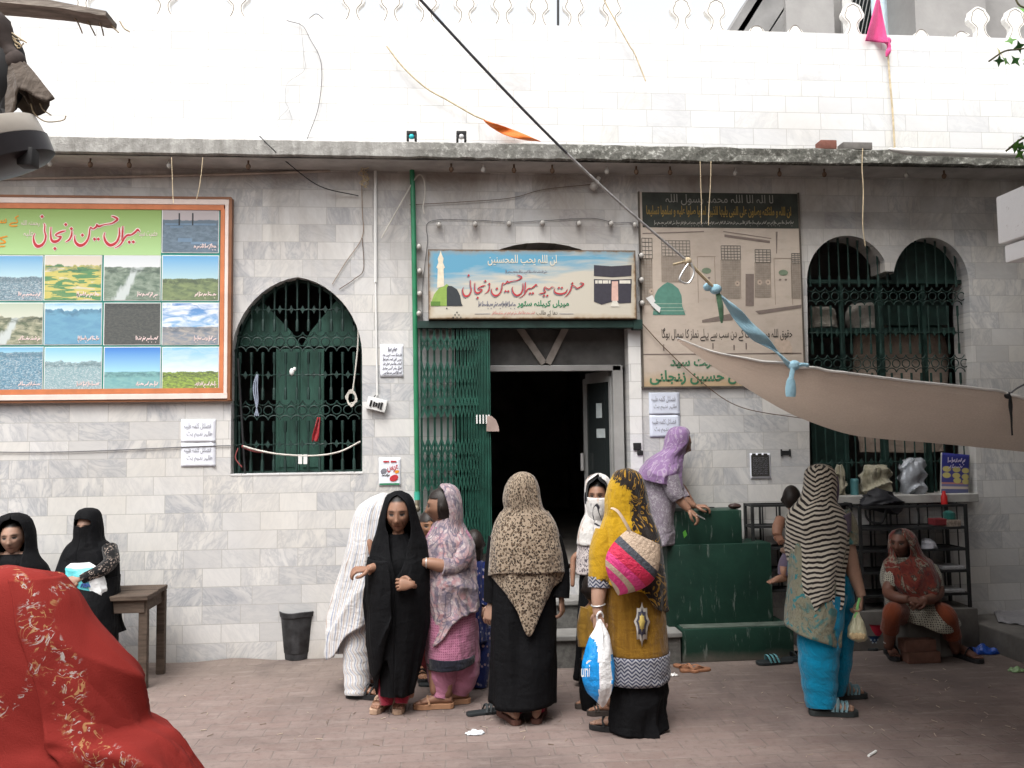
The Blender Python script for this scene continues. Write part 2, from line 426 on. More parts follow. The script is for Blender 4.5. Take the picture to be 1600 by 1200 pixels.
# ------------------------------------------------------------------ ground
def _ground():
    t = NT('dusty_brick_paving', .92, .2); x, y, z = t.xyz(t.obj)
    v2 = t.comb(x, y, 0)
    wob = t.mix(.022, v2, t.noise(v2, 3, 2, out=1))
    br = t.n('TexBrick', {'Vector': wob, 'Color1': (0.148,0.091,0.078), 'Color2': (0.208,0.144,0.130), 'Mortar': (0.148,0.122,0.109), 'Scale': 1.0, 'Mortar Size': .006,
             'Mortar Smooth': .6, 'Bias': 0.0, 'Brick Width': .235, 'Row Height': .118}, offset=.5)
    mo = t.n('TexBrick', {'Vector': wob, 'Scale': 1.0, 'Mortar Size': .006, 'Mortar Smooth': .6, 'Bias': 0.0, 'Brick Width': .235, 'Row Height': .118}, out=1, offset=.5)
    big = t.noise(v2, .8, 6, .62, .4); fine = t.noise(v2, 22, 6, .7); mid = t.noise(v2, 4.5, 6, .68, .5)
    c = t.mix(t.ramp(mid, (.3, .85), (.7, .4)), br, (0.222,0.178,0.161))
    wall = t.ramp(t.math('ADD', t.math('MULTIPLY', y, .55), t.math('ADD', t.math('MULTIPLY', big, 1.3), .1)), (.0, 0.0), (.55, 1.0))
    c = t.mix(t.math('MULTIPLY', wall, .8), c, t.ramp(mid, (.3, (0.134,0.108,0.093)), (.7, (0.205,0.169,0.146))))
    c = t.mix(t.ramp(fine, (.52, 0.0), (.72, .55)), c, (0.095,0.073,0.065))
    c = t.mix(t.ramp(big, (.44, 0.0), (.64, .75)), c, (0.106,0.084,0.078))
    st = t.noise(t.mp(v2, (1.0, 5, 1), rot=(0,0,.25)), 3.0, 5, .7)
    c = t.mix(t.ramp(st, (.54, 0.0), (.74, .65)), c, (0.282,0.232,0.208))
    t.color(c)
    h = t.math('ADD', t.math('MULTIPLY', mo, -.5), t.math('ADD', t.math('MULTIPLY', mid, .8), t.math('MULTIPLY', fine, .35)))
    t.bump(h, .55, .018); return t.m
M['ground'] = _ground()
g = MB(); rg = random.Random(3)
sheet(g, lambda a, b: (-14+28*a, -16+30*b, 0.0), 40, 40)
tag(g.build('ground', M['ground']), kind='structure')
# heaped dust along the foot of the wall
g = MB()
sheet(g, lambda a, b: (-5.2+4.2*a, -.012-.34*b, -.016+.046*(1-b)**1.5*(.6+.3*sin(9*a)+.2*sin(31*a+3*b))*min(1, (1-a)*6)), 120, 14)
tag(g.build('dust_strip', M['ground'], loc=(-3, -.15, 0)), kind='stuff', label='loose dust heaped along the foot of the marble wall')

# ------------------------------------------------------------------ the shrine building
shrine = empty('shrine_building', (0, 0, 0), 'white marble-clad building with arched grille windows, an open doorway and a stained concrete ledge', 'building')
def arch_loop(u0, u1, vs, vtop, vb, pointed=.0, n=22):
    x0, x1, _, _ = rect(u0, vs, u1, vb); zs = P((u0+u1)/2, vs).z; zt = P((u0+u1)/2, vtop).z; zb = P((u0+u1)/2, vb).z
    L = [(x0, zb), (x1, zb)]
    for i in range(n+1):
        a = pi*i/n; px_ = (x0+x1)/2+(x1-x0)/2*cos(a); s = sin(a)
        k = s*(1-pointed)+pointed*(1-abs(cos(a)))
        L.append((px_, zs+(zt-zs)*k))
    return L
LWIN = arch_loop(361, 566, 555, 433, 740, .10)
dx0, dx1, dz0, dz1 = rect(712, 500, 985, 870)
ZTH = .66
DOOR = [(dx0, ZTH), (dx1, ZTH)]+[((dx0+dx1)/2+(dx1-dx0)/2*cos(pi*i/20), P(855, 470).z+(P(855, 379).z-P(855, 470).z)*sin(pi*i/20)) for i in range(21)]
# right window: two arches meeting at a short stub
def _rw():
    zb = P(1395, 774).z; zs = P(1310, 440).z
    a0, a1 = P(1261, 440).x, P(1391, 440).x; b0, b1 = P(1396, 445).x, P(1514, 445).x
    zA, zB = P(1318, 368).z, P(1452, 371).z
    L = [(P(1266, 770).x, zb), (P(1527, 770).x, zb)]
    for i in range(17):
        a = .5*pi*i/16; L.append(((b0+b1)/2+(b1-b0)/2*cos(a), zs+(zB-zs)*sin(a)))
    for i in range(1, 14):
        a = pi/2+.5*pi*i/16*1.08; L.append(((b0+b1)/2+(b1-b0)/2*cos(a), zs+(zB-zs)*sin(a)))
    zst = P(1390, 424).z
    L += [(P(1397, 424).x, zst), (P(1383, 424).x, zst)]
    for i in range(5, 33):
        a = pi*i/32; L.append(((a0+a1)/2+(a1-a0)/2*cos(a), zs+(zA-zs)*sin(a)))
    return L
RWIN = _rw()
ZJ = P(800, 268).z                               # underside of the ledge where it meets the wall
ZPAR = P(800, 38).z
def face(outer, holes):
    mb = MB(); mb.prism(outer, 0, .24, holes=holes); return mb
ow = [(-7, 0), (7, 0), (7, ZJ+.06), (-7, ZJ+.06)]
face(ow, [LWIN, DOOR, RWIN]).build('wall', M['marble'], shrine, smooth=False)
MB().prism([(-7, ZJ+.062), (7, ZJ+.062), (7, ZPAR), (-7, ZPAR)], -.0, .22).build('upper_wall', M['marble_clean'], shrine, smooth=False)
# dark rooms behind the openings
def room(x0, x1, z0, z1, y0, y1):
    mb = MB(); e = .1
    mb.box((x0-e, y1, z0-e), (x1+e, y1+e, z1+e)); mb.box((x0-e, y0, z0-e), (x0, y1, z1+e)); mb.box((x1, y0, z0-e), (x1+e, y1, z1+e))
    mb.box((x0, y0, z1), (x1, y1, z1+e)); mb.box((x0, y0, z0-e), (x1, y1, z0), 1); return mb
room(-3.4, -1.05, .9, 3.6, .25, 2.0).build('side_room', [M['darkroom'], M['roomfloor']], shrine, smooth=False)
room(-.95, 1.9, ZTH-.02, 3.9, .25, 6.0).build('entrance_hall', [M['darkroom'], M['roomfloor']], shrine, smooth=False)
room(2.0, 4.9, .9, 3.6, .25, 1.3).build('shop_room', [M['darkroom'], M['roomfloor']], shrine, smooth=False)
# ledge (canopy)
def ledge():
    mb = MB(); n = 150; x0, x1 = -7.0, 7.0; vs = []; yf = -.335; rr = random.Random(5)
    for i in range(n+1):
        x = x0+(x1-x0)*i/n; j = rr.uniform(-1, 1)*(.003 if x < -.3 else .011); k = rr.uniform(-1, 1)*(.002 if x < -.3 else .007)
        zl, zh = ZJ-.01+j*.8, ZJ+.125+k
        vs += [(x, 0, ZJ), (x, yf+.02, zl+.004), (x, yf+k, zl+.012), (x, yf-k*.8, (zl+zh)/2), (x, yf+j*.6, zh-.012), (x, yf+.02, zh), (x, 0, ZJ+.14)]
    fs = []; w_ = 7
    for i in range(n):
        for k in range(6): fs.append((i*w_+k, i*w_+k+1, (i+1)*w_+k+1, (i+1)*w_+k))
    return mb.add(vs, fs)
ledge().build('canopy', M['concrete'], shrine, smooth=False)
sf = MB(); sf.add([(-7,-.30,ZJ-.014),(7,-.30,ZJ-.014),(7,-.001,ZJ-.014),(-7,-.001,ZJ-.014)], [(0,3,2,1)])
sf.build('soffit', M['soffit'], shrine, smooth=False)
# ---- parapet merlons
M['merlon'] = pm('merlon_marble', (.80,.78,.74), .6, (5,.08))
M['groove'] = pm('merlon_groove', (.20,.17,.14), .9, (9,.2))
def merlon_half(s):     # outline from the foot to the tip, half width by height
    return [(.078,0),(.052,.035),(.040,.075),(.044,.105),(.066,.128),(.090,.150),(.098,.178),(.086,.205),(.074,.222),(.068,.246),(.040,.262),(.012,.274)]
def merlon(u, v, s=1.0, cut=None, tilt=0.0):
    c = P(u, v, .05); h = [(a*s*1.05, b*s*1.1) for a, b in merlon_half(1)]
    if cut: h = [q for q in h if q[1] < cut]+[(.02, cut+.01)]
    L = [(-a, b) for a, b in h]; Rr = [(a, b) for a, b in reversed(h)]
    rot = lambda p: (c.x+p[0]*cos(tilt)-p[1]*sin(tilt), ZPAR-.004+p[0]*sin(tilt)+p[1]*cos(tilt))
    loop = [rot(p) for p in (L+Rr)][::-1]
    mb = MB(); mb.prism(loop, .02, .075)
    o = mb.build('merlon', M['merlon'], shrine, smooth=False)
    inn = [(a*.74, .012+b*.90) for a, b in h]; q = [(-a, b) for a, b in inn]+[(a, b) for a, b in reversed(inn)]
    g_ = MB(); g_.tube(cat([(rot(p)[0], .0195, rot(p)[1]) for p in q], 3), .0032, 4)
    gp = g_.build('groove', M['groove'], None); gp.parent = o
    return o
for u in (16, 130, 258, 372, 552, 611, 668, 727, 785, 842, 897, 955, 1064, 1118, 1331): merlon(u, 38)
for u, c in ((495, .035), (1180, .045), (1240, .06), (1436, .055)): merlon(u, 38, 1, c)
for u, c, t_ in ((1500, .05, .5), (1531, None, .12), (1582, None, -.06), (1633, None, 0)): merlon(u, 44, 1, c, t_)

# ---- grilles
def grille(u0, u1, vtop, vbot, nb, rows, Y, r=.0075, loop=None, twist=(), bal=()):
    """upright bars, rows of rings, twisted cross bars; clipped to the opening"""
    mb = MB(); us = [u0+(u1-u0)*(i+.5)/nb for i in range(nb)]
    xs = [P(u, 600, Y).x for u in us]; pit = xs[1]-xs[0]
    def top(x):
        if loop is None: return P(u0, vtop, Y).z
        zz = [b[1]+(a[1]-b[1])*((x-b[0])/(a[0]-b[0])) for a, b in zip(loop, loop[1:]+loop[:1]) if abs(a[0]-b[0]) > 1e-6 and min(a[0], b[0]) <= x <= max(a[0], b[0])]
        return max(zz)+.03 if zz else P(u0, vtop, Y).z
    zb = P(u0, vbot, Y).z
    zr = [P((u0+u1)/2, v, Y).z for v in rows]
    for x in xs:
        zt = top(x); segs = [zt]+[q for z in zr for q in (z+pit*.95, z-pit*.95)]+[zb]
        for a, b in zip(segs[::2], segs[1::2]):
            if a-b > .02:
                mb.tube([(x,Y,a),(x,Y,b)], r, 6)
                for zz, d in ((a, -1), (b, 1)):
                    mb.tube([(x,Y,zz),(x,Y,zz+d*.085),(x,Y,zz+d*.1)], [r*1.7, r*1.7, r], 6)
    def ring(x, z, rad, a0=0, a1=2*pi, n=14):
        mb.tube([(x+rad*cos(a0+(a1-a0)*i/n), Y, z+rad*sin(a0+(a1-a0)*i/n)) for i in range(n+1)], r*.75, 5, cap=a1-a0 < 6.2)
    for z in zr:
        for i, x in enumerate(xs):
            if top(x) < z: continue
            ring(x+pit/2, z, pit*.40)
            ring(x, z+pit*.95, pit*.5, -pi*.95, -pi*.05, 9); ring(x, z-pit*.95, pit*.5, pi*.05, pi*.95, 9)
    for v in twist:
        z = P((u0+u1)/2, v, Y).z
        mb.tube([(xs[0]-pit/2+(xs[-1]-xs[0]+pit)*i/60, Y-.006+.006*sin(i*1.6), z+.004*cos(i*1.6)) for i in range(61)], r*.7, 5)
        for x in xs[:-1]:
            if top(x) < z: continue
            q = x+pit/2
            mb.prism([(q-.012,z-.01),(q,z-.035),(q+.012,z-.01),(q+.024,z),(q+.012,z+.01),(q,z+.035),(q-.012,z+.01),(q-.024,z)], Y-.012, Y-.004)
    return mb
def frame_of(loop, w_, y0, y1):
    cx = sum(p[0] for p in loop)/len(loop); cz = sum(p[1] for p in loop)/len(loop)
    inn = [(p[0]-(p[0]-cx)/max(abs(p[0]-cx), .3)*w_*min(1, abs(p[0]-cx)/.25), p[1]-(p[1]-cz)/max(abs(p[1]-cz), .3)*w_*min(1, abs(p[1]-cz)/.25)) for p in loop]
    mb = MB(); mb.prism(loop, y0, y1, holes=[inn]); return mb
lw = frame_of([(p[0], p[1]) for p in LWIN], .02, .10, .16).build('window', M['greendark'], shrine, smooth=False)
grille(366, 562, 430, 738, 11, (534, 641), .075, loop=LWIN, twist=(484, 586, 694)).build('grille', M['greendark'], lw)
sh = MB(); rbox(sh, 431, 545, 468, 745, .17, .03); rbox(sh, 469, 545, 506, 745, .172, .03)
for u, v in ((436,560),(473,560)):
    rbox(sh, u, v, u+27, v+75, .163, .006); rbox(sh, u, v+88, u+27, v+170, .163, .006)
zt = P(468, 540, .2)
def quadp(*uv): return [(P(u, v, .18).x, P(u, v, .18).z) for u, v in uv]
sh.prism(quadp((340, 541), (470, 541), (455, 518), (405, 466), (380, 430), (340, 430)), .18, .205)
sh.prism(quadp((472, 541), (600, 541), (600, 430), (545, 440), (525, 470), (485, 518)), .18, .205)
sh.build('shutter', M['greenwood'], lw, smooth=False)
sl_ = MB(); rbox(sl_, 360, 739, 567, 742, -.004, .2); sl_.build('sill', M['marble_clean'], lw, smooth=False)

rw = MB(); rbox(rw, 1262, 437, 1518, 443, .10, .05); rbox(rw, 1376, 440, 1385, 772, .11, .05); rbox(rw, 1318, 440, 1323, 772, .11, .04); rbox(rw, 1446, 440, 1452, 772, .11, .04)
rw = rw.build('window', M['greendark'], shrine, smooth=False)
grille(1264, 1509, 368, 772, 16, (463, 568), .075, loop=RWIN, twist=(520, 722), r=.0065).build('grille', M['greendark'], rw)
s_ = MB(); rbox(s_, 1391, 365, 1520, 441, .16, .02); rbox(s_, 1376, 470, 1480, 508, .22, .02); rbox(s_, 1268, 580, 1320, 770, .5, .02)
s_.build('shutter', M['greendark'], rw, smooth=False)
s_ = MB(); rbox(s_, 1262, 774, 1530, 787, -.10, .36); s_.build('sill', pm('grey_sill', (.36,.35,.33), .6, (6,.25)), rw, smooth=False, bevel=.006)

# ---- doorway
dw = MB(); rbox(dw, 640, 571, 970, 580, .12, .07, 0); rbox(dw, 960, 571, 976, 862, .12, .07, 0)
door = dw.build('door_frame', M['alu'], shrine, smooth=False, bevel=.003)
t_ = MB(); rbox(t_, 700, 500, 980, 575, .15, .02); rbox(t_, 700, 532, 972, 571, .143, .006); t_.build('transom', M['transom'], door, smooth=False)
v_ = MB()
for a, b in (((812, 512), (850, 568)), ((884, 512), (856, 568))):
    p, q = P(*a, .11), P(*b, .11); d = (q-p).normalized(); nrm = Vector((-d.z, 0, d.x))*.028
    v_.prism([tuple((x.x, x.z)) for x in (p-nrm, q-nrm, q+nrm, p+nrm)], .11, .135)
v_.build('brace', pm('dusty_wood', (.30,.27,.24), .8, (8,.3)), door, smooth=False)
lf = MB(); L0, L1 = P(958, 700, .19), P(915, 700, .55)
def leafbox(mb, t0, t1, v0, v1, th=.02, mi=0):
    a = L0.lerp(L1, t0); b = L0.lerp(L1, t1); z0, z1 = P(937, v1, .35).z, P(937, v0, .35).z
    n_ = (L1-L0).cross(Vector((0,0,1))).normalized()*th
    c = [(a-n_), (b-n_), (b+n_), (a+n_)]
    mb.add([(p.x, p.y, z0) for p in c]+[(p.x, p.y, z1) for p in c], [(0,1,2,3),(7,6,5,4),(0,4,5,1),(1,5,6,2),(2,6,7,3),(3,7,4,0)], mi=mi)
leafbox(lf, 0, .06, 590, 850); leafbox(lf, .90, 1, 590, 850); leafbox(lf, .06, .90, 582, 598); leafbox(lf, .06, .90, 830, 850)
leaf = lf.build('door', M['alu'], shrine, smooth=False)
gl = MB(); leafbox(gl, .06, .90, 598, 830, .006); gl.build('pane', M['tintglass'], leaf, smooth=False)
for q_ in ((.35, .55, 630, 653), (.25, .55, 670, 684)): sm = MB(); leafbox(sm, *q_, .009); sm.build('paper_scrap', M['smear'], leaf, smooth=False)
hd = MB(); q = L0.lerp(L1, .95)
hd.tube([(q.x-.05, q.y-.03, P(915, 708, .5).z), (q.x-.05, q.y-.03, P(915, 735, .5).z)], .016, 8); hd.build('handle', M['alu'], leaf); hd = MB(); hd.tube([(q.x+.06, q.y-.05, P(915, 708, .5).z), (q.x+.06, q.y-.05, P(915, 735, .5).z)], .016, 8)
hd.build('handle', M['alu'], leaf)
# marble pier edging right of the door
pj = MB(); rbox(pj, 985, 512, 1004, 866, -.02, .019); pj.build('door_jamb', M['marble_clean'], shrine, smooth=False)
# entrance steps
st = MB(); rs_ = [(.66, -.02, .0), (.45, -.27, 0), (.24, -.54, 0)]
xs0, xs1 = P(690, 950, -.3).x, P(1052, 950, -.3).x
for i, (z, y, _) in enumerate(rs_):
    st.box((xs0, y, z-.035), (xs1, .30 if i == 0 else rs_[i-1][1]-.002, z), 0, .006)
    st.box((xs0+.01, y+.025, 0 if i == 2 else rs_[i+1][0]-.03), (xs1-.01, .28 if i == 0 else rs_[i-1][1], z-.036), 1)
st.build('entrance_steps', [pm('worn_step_marble', (.20,.195,.185), .6, (4,.3), (18,.2,.004)), pm('grey_terrazzo', (.11,.107,.10), .7, (30,.35), (25,.2,.003))], shrine, smooth=False)

# ---- collapsible gate
gt = empty('collapsible_gate', P(712, 870, -.05), 'dark green collapsible metal gate folded to the left of the dark doorway', 'gate')
gus = [659, 669, 679.5, 690, 700, 709, 716, 722, 727.5, 733, 738, 743, 747.5, 752, 756.5, 761, 765]
zt_, zb_ = P(712, 513, -.06).z, P(712, 866, -.06).z
for i, u in enumerate(gus):
    x = P(u, 690, -.06).x; mb = MB()
    k_ = 1.0 if i < 9 else 1.15; mb.box((x-.009*k_, -.075, zb_), (x-.003, -.045, zt_)); mb.box((x+.003, -.075, zb_), (x+.009*k_, -.045, zt_)); mb.box((x-.003, -.05, zb_), (x+.003, -.045, zt_))
    mb.build('gate_bar', M['greenpaint'], gt, smooth=False)
la = MB()
bands = [(566, 602), (598, 634), (622, 652), (686, 714), (710, 742), (738, 766), (800, 832), (526, 548)]
for bi, (va, vb) in enumerate(bands):
    for i in range(12):
        x0_, x1_ = P(gus[i], 690, -.06).x, P(gus[i+1], 690, -.06).x
        za, zb2 = P(712, va, -.06).z, P(712, vb, -.06).z
        for s_i, (p, q) in enumerate((((x0_, za), (x1_, zb2)), ((x1_, za), (x0_, zb2)))):
            d = Vector((q[0]-p[0], q[1]-p[1])).normalized(); nn = Vector((-d.y, d.x))*min(.0095, (x1_-x0_)*.16); y_ = -.088+.006*s_i
            la.prism([(p[0]-nn.x, p[1]-nn.y), (q[0]-nn.x, q[1]-nn.y), (q[0]+nn.x, q[1]+nn.y), (p[0]+nn.x, p[1]+nn.y)], y_, y_+.004)
la.build('lattice', M['greenpaint'], gt, smooth=False)
hb = MB(); rbox(hb, 652, 501, 1001, 512, -.10, .08, 0); rbox(hb, 990, 499, 1004, 514, -.11, .1)
hb.build('top_rail', M['greendark'], gt, smooth=False)
lk = MB(); lk.prism([(P(a, b, -.1).x, P(a, b, -.1).z) for a, b in ((760, 674), (780, 674), (779, 666), (775, 656), (768, 650), (761, 650))], -.10, -.09)
lk.build('lock_plate', pm('rusty_plate', (.33,.25,.22), .6), gt, smooth=False)
gc = MB()
for u in (744, 749, 754, 759, 763): rbox(gc, u, 648, u+2.2, 662, -.097, .01)
gc.build('chain', M['white'], gt, smooth=False)

# ------------------------------------------------------------------ neighbouring buildings
nb = empty('concrete_house', (6, 4, 0), 'grey cement house rising behind the right end of the parapet', 'building')
YN = 3.0
zlo = 3.0
b1 = MB()
ax = P(1228, 20, YN).x; bx_ = P(1303, 20, YN).x; cx2 = P(1412, 20, YN).x; dx2 = P(1520, 20, YN).x
b1.box((ax, YN, zlo), (bx_, YN+1.0, 9)); b1.box((cx2, YN-.25, zlo), (dx2, YN+1, 9)); b1.box((dx2, YN+.1, zlo), (12, YN+1, 9)); b1.box((bx_, YN+.9, zlo), (cx2, YN+1, 9), 0)
b1.build('wall', [M['graywall']], nb, smooth=False)
ro = MB()   # sloping stair slabs left of it
def slab(u0, v0, u1, v1, wd, dep):
    p, q = P(u0, v0, YN), P(u1, v1, YN); d = (q-p).normalized(); n_ = Vector((d.z, 0, -d.x))*wd
    ro.prism([(a.x, a.z) for a in (p, q, q+n_, p+n_)], YN+.05, YN+dep)
slab(1138, 50, 1200, -50, .16, 1.0); slab(1150, 52, 1215, -50, .34, .9); slab(1196, 62, 1262, -40, .10, .6); slab(1208, 66, 1275, -40, .2, .5)
ro.build('stair_slab', pm('stair_concrete', (.24,.235,.23), .9, (2,.3)), nb, smooth=False)
fr = MB(); rbox(fr, 1316, -40, 1331, 60, YN+.5, .05); fr.build('window_frame', M['white'], nb, smooth=False); fr = MB(); rbox(fr, 1404, -40, 1414, 75, YN+.4, .05); fr.build('window_frame', M['white'], nb, smooth=False)
cu = MB(); sheet(cu, lambda a, b: (P(1362+52*a, 20, YN+.35).x, YN+.35+.03*sin(a*14)+.01*sin(b*5), P(1390, -60+135*b, YN).z), 40, 6)
cu.build('curtain', cloth('pale_blue_curtain', base=(.62,.76,.84), k=1), nb)
pn = MB(); rbox(pn, 1331, -40, 1362, 70, YN+.62, .02); pn.build('pane', M['tintglass'], nb, smooth=False)
bs = MB()
for i in range(7): bs.tube([P(1318+i*6, 70, YN+.45), P(1336+i*6, -20, YN+.45)], .006, 5)
bs.build('window_bar', M['alu'], nb)

# the far side of the lane (behind the photographer): it closes the lane and shades it
ob = empty('lane_house', (0, -9.5, 0), 'plain brick house closing the lane behind the photographer', 'building')
mb = MB(); mb.box((-9, -9.6, 0), (9, -9.0, 5.6)); mb.build('wall', pm('old_brick_wall', (.34,.24,.19), .9, (3,.3)), ob, smooth=False)
aw = MB(); aw.box((-9, -9.0, 3.50), (1.2, -7.6, 3.56)); aw.box((1.25, -9.0, 3.90), (9, -3.15, 3.96)); aw.build('awning', pm('dull_canvas', (.42,.38,.33), .9), ob, smooth=False)  # right-hand roof is extended out of view to shade that side
sh_ = MB(); sh_.add([(1.7,-3.15,3.93),(9,-3.15,3.93),(9,-1.35,5.05),(1.7,-1.35,5.05)], [(0,1,2,3)]); sh_.build('added_shade_sheet', pm('added_shade_canvas', (.40,.36,.32), .9), ob, smooth=False, solid=.01)  # unseen sloping sheet added above the view to shade the right side

sd = empty('shade_block', (7, -3, 0), 'plain rendered house closing the right side of the lane', 'building')  # unseen block added beside the view to cut skylight from the right
mb = MB(); qa, qb = P(1700, 600, -.05).x, P(1760, 600, -4.2).x
q = [(qa, -.05), (qb, -4.2), (qb+5, -4.2), (qb+5, -.05)]
mb.add([(x, y, 0) for x, y in q]+[(x, y, 4.6) for x, y in q], [(3,2,1,0),(4,5,6,7)]+[(i, (i+1) % 4, (i+1) % 4+4, i+4) for i in range(4)]); mb.build('wall', M['graywall'], sd, smooth=False)
# ------------------------------------------------------------------ lettering
_forms = {}
for _c in list(range(0xFB50, 0xFDFF))+list(range(0xFE70, 0xFEFD)):
    _d = unicodedata.decomposition(chr(_c)).split()
    if len(_d) == 2 and _d[0] in ('<isolated>', '<final>', '<initial>', '<medial>'):
        _forms.setdefault(int(_d[1], 16), {})[_d[0][1:2]] = chr(_c)
def urdu(s):
    """joined letter shapes, laid out right to left"""
    out = []
    dual = lambda ch: 'i' in _forms.get(ord(ch), {})
    for wd in s.split(' '):
        r = ''
        for i, ch in enumerate(wd):
            f = _forms.get(ord(ch))
            if not f: r += ch; continue
            pv = i > 0 and dual(wd[i-1]) and 'f' in f; nx = i+1 < len(wd) and dual(ch) and 'f' in _forms.get(ord(wd[i+1]), {})
            r += f['m'] if pv and nx and 'm' in f else f['f'] if pv else f['i'] if nx else _isot.get(ord(ch), ch)
        out.append(r[::-1])
    return ' '.join(out[::-1])
_isot = {}
for _c in list(range(0xFB50, 0xFDFF))+list(range(0xFE70, 0xFEFD)):
    _d = unicodedata.decomposition(chr(_c)).split()
    if len(_d) == 2 and _d[0] == '<isolated>': _isot[int(_d[1], 16)] = chr(_c)
def _iso(c, ch): return _isot.get(c, ch)
def text(mb, s, u0, v0, u1, v1, Y, mi=0, shape=True, slant=0.0, bold=0.0, steps=False):
    """writing that fills the picture rectangle, flat on the plane at depth Y"""
    cu_ = bpy.data.curves.new('writing', 'FONT'); cu_.body = urdu(s) if shape else s; cu_.resolution_u = 3; cu_.offset = bold
    o = bpy.data.objects.new('writing', cu_); COL.objects.link(o)
    dg = bpy.context.evaluated_depsgraph_get(); dg.update()
    me = bpy.data.meshes.new_from_object(o.evaluated_get(dg)); bpy.data.objects.remove(o); bpy.data.curves.remove(cu_)
    co = [v.co.copy() for v in me.vertices]
    if not co: return mb
    for c in co: c.x += c.y*slant
    ax0 = min(c.x for c in co); ax1 = max(c.x for c in co); ay0 = min(c.y for c in co); ay1 = max(c.y for c in co)
    x0, x1, z0, z1 = rect(u0, v0, u1, v1, Y)
    vs = [(x0+(c.x-ax0)/(ax1-ax0)*(x1-x0), Y, z0+(c.y-ay0)/(ay1-ay0)*(z1-z0)) for c in co]
    fs = [tuple(p.vertices) for p in me.polygons]
    bpy.data.meshes.remove(me)
    return mb.add(vs, fs, mi=mi)
def pen(mb, stroke, f, Y, k=1.0, mi=0, grow=0.0):
    """brush stroke: (x, y, width) in drawing units, f maps to picture points"""
    q = cat([(a[0], a[1], a[2]) for a in stroke], 5); vs, fs = [], []
    sc = (Vector(f(1, 0))-Vector(f(0, 0))).length
    for i, p in enumerate(q):
        t = q[min(i+1, len(q)-1)]-q[max(i-1, 0)]; t = Vector((t.x, t.y)).normalized(); n_ = Vector((-t.y, t.x))
        w_ = p.z*.5*k+grow
        for s_ in (-1, 1):
            c = P(*f(p.x+n_.x*w_*s_, p.y+n_.y*w_*s_), Y); vs.append(c)
    for i in range(len(q)-1): fs.append((2*i, 2*i+2, 2*i+3, 2*i+1))
    return mb.add(vs, fs, mi=mi)
def dot(mb, x, y, r_, f, Y, mi=0, grow=0.0):
    r_ += grow
    return mb.add([P(*f(x+a, y+b), Y) for a, b in ((-r_, -r_*.2), (r_*.1, -r_), (r_, r_*.1), (-r_*.1, r_))], [(0, 1, 2, 3)], mi=mi)
NAME = [[(1345,262,6),(1325,238,15),(1300,262,16),(1262,288,12),(1225,292,16),(1197,318,14),(1165,372,12),(1130,402,8),(1098,416,3)],
        [(1182,203,8),(1179,260,15),(1173,322,11),(1166,345,4)],
        [(1146,218,8),(1147,290,15),(1120,358,17),(1062,388,24),(1018,355,20),(1000,300,11),(1010,262,4)],
        [(1068,108,4),(1098,116,13),(1130,138,17),(1100,165,13),(1065,182,10),(1030,186,8),(985,196,10),(950,207,17),(930,186,7),(926,210,15),(892,232,10),(872,214,8),(862,245,11),(858,285,13),(843,335,15),(808,378,20),(764,390,25),(728,362,19),(716,318,10),(723,288,4)],
        [(692,248,8),(688,290,14),(668,332,13),(628,360,5)],
        [(636,248,4),(602,256,14),(560,272,14),(534,292,10),(560,304,10),(586,306,14),(568,336,18),(530,354,22),(500,344,19),(488,300,13),(490,212,8)],
        [(420,176,5),(431,200,10),(428,250,11),(440,300,14),(430,348,15),(402,386,20),(360,398,26),(331,366,20),(322,312,11),(336,272,4)]]
NDOT = [(1243,358),(1282,357),(908,330),(945,330),(792,292),(686,230),(632,190),(528,420),(404,113)]
HONOR = [[(1190,222,5),(1160,214,8),(1130,240,12),(1100,230,9),(1076,214,8),(1070,250,12),(1085,276,12),(1042,292,12),(1008,292,4)],
         [(1498,162,7),(1538,178,15),(1506,210,15),(1462,230,12),(1432,206,9),(1400,198,12),(1390,238,15),(1360,292,12),(1318,332,4)],
         [(1346,238,5),(1330,276,15),(1272,298,20),(1210,288,18),(1190,256,9),(1200,228,4)]]
HDOT = [(1068,320),(1108,318),(1405,172),(1245,225),(1282,225)]
def emat(name, c, r=.6): return pm(name, c, r, (30, .12))
M['red_ink'] = emat('red_lettering', (.46,.035,.045)); M['pink_ink'] = emat('pale_outline', (.75,.60,.58)); M['grey_ink'] = emat('grey_lettering', (.20,.20,.23))
M['green_ink'] = emat('green_lettering', (.03,.21,.10)); M['orange_ink'] = emat('orange_lettering', (.72,.27,.02)); M['black_ink'] = emat('black_lettering', (.035,.033,.03))
M['gold_ink'] = emat('gold_lettering', (.30,.20,.05)); M['faint_ink'] = emat('faint_lettering', (.28,.27,.24)); M['white_ink'] = emat('white_lettering', (.78,.78,.76)); M['blue_ink'] = emat('blue_lettering', (.06,.10,.35))
M['cream_ink'] = emat('cream_lettering', (.66,.60,.48))
def squiggle(mb, u0, u1, v, h, Y, mi=0, seed=1):
    """a run of small unreadable script"""
    r_ = random.Random(seed); f = lambda x, y: (x, y); u = u1
    while u > u0+2:
        w_ = r_.uniform(3, 8); w_ = min(w_, u-u0)
        pen(mb, [(u, v-h*r_.uniform(.1, .9), h*.14), (u-w_*.35, v-h*.15, h*.28), (u-w_*.6, v-h*r_.uniform(.1, .5), h*.22), (u-w_*.95, v+h*r_.uniform(-.05, .35), h*.18)], f, Y, 1, mi)
        if r_.random() < .6: dot(mb, u-w_*.5, v+(h*.5 if r_.random() < .5 else -h*.7), h*.13, f, Y, mi)
        if r_.random() < .35: pen(mb, [(u-w_*.8, v-h*.95, h*.16), (u-w_*.8, v, h*.18)], f, Y, 1, mi)
        u -= w_*1.08

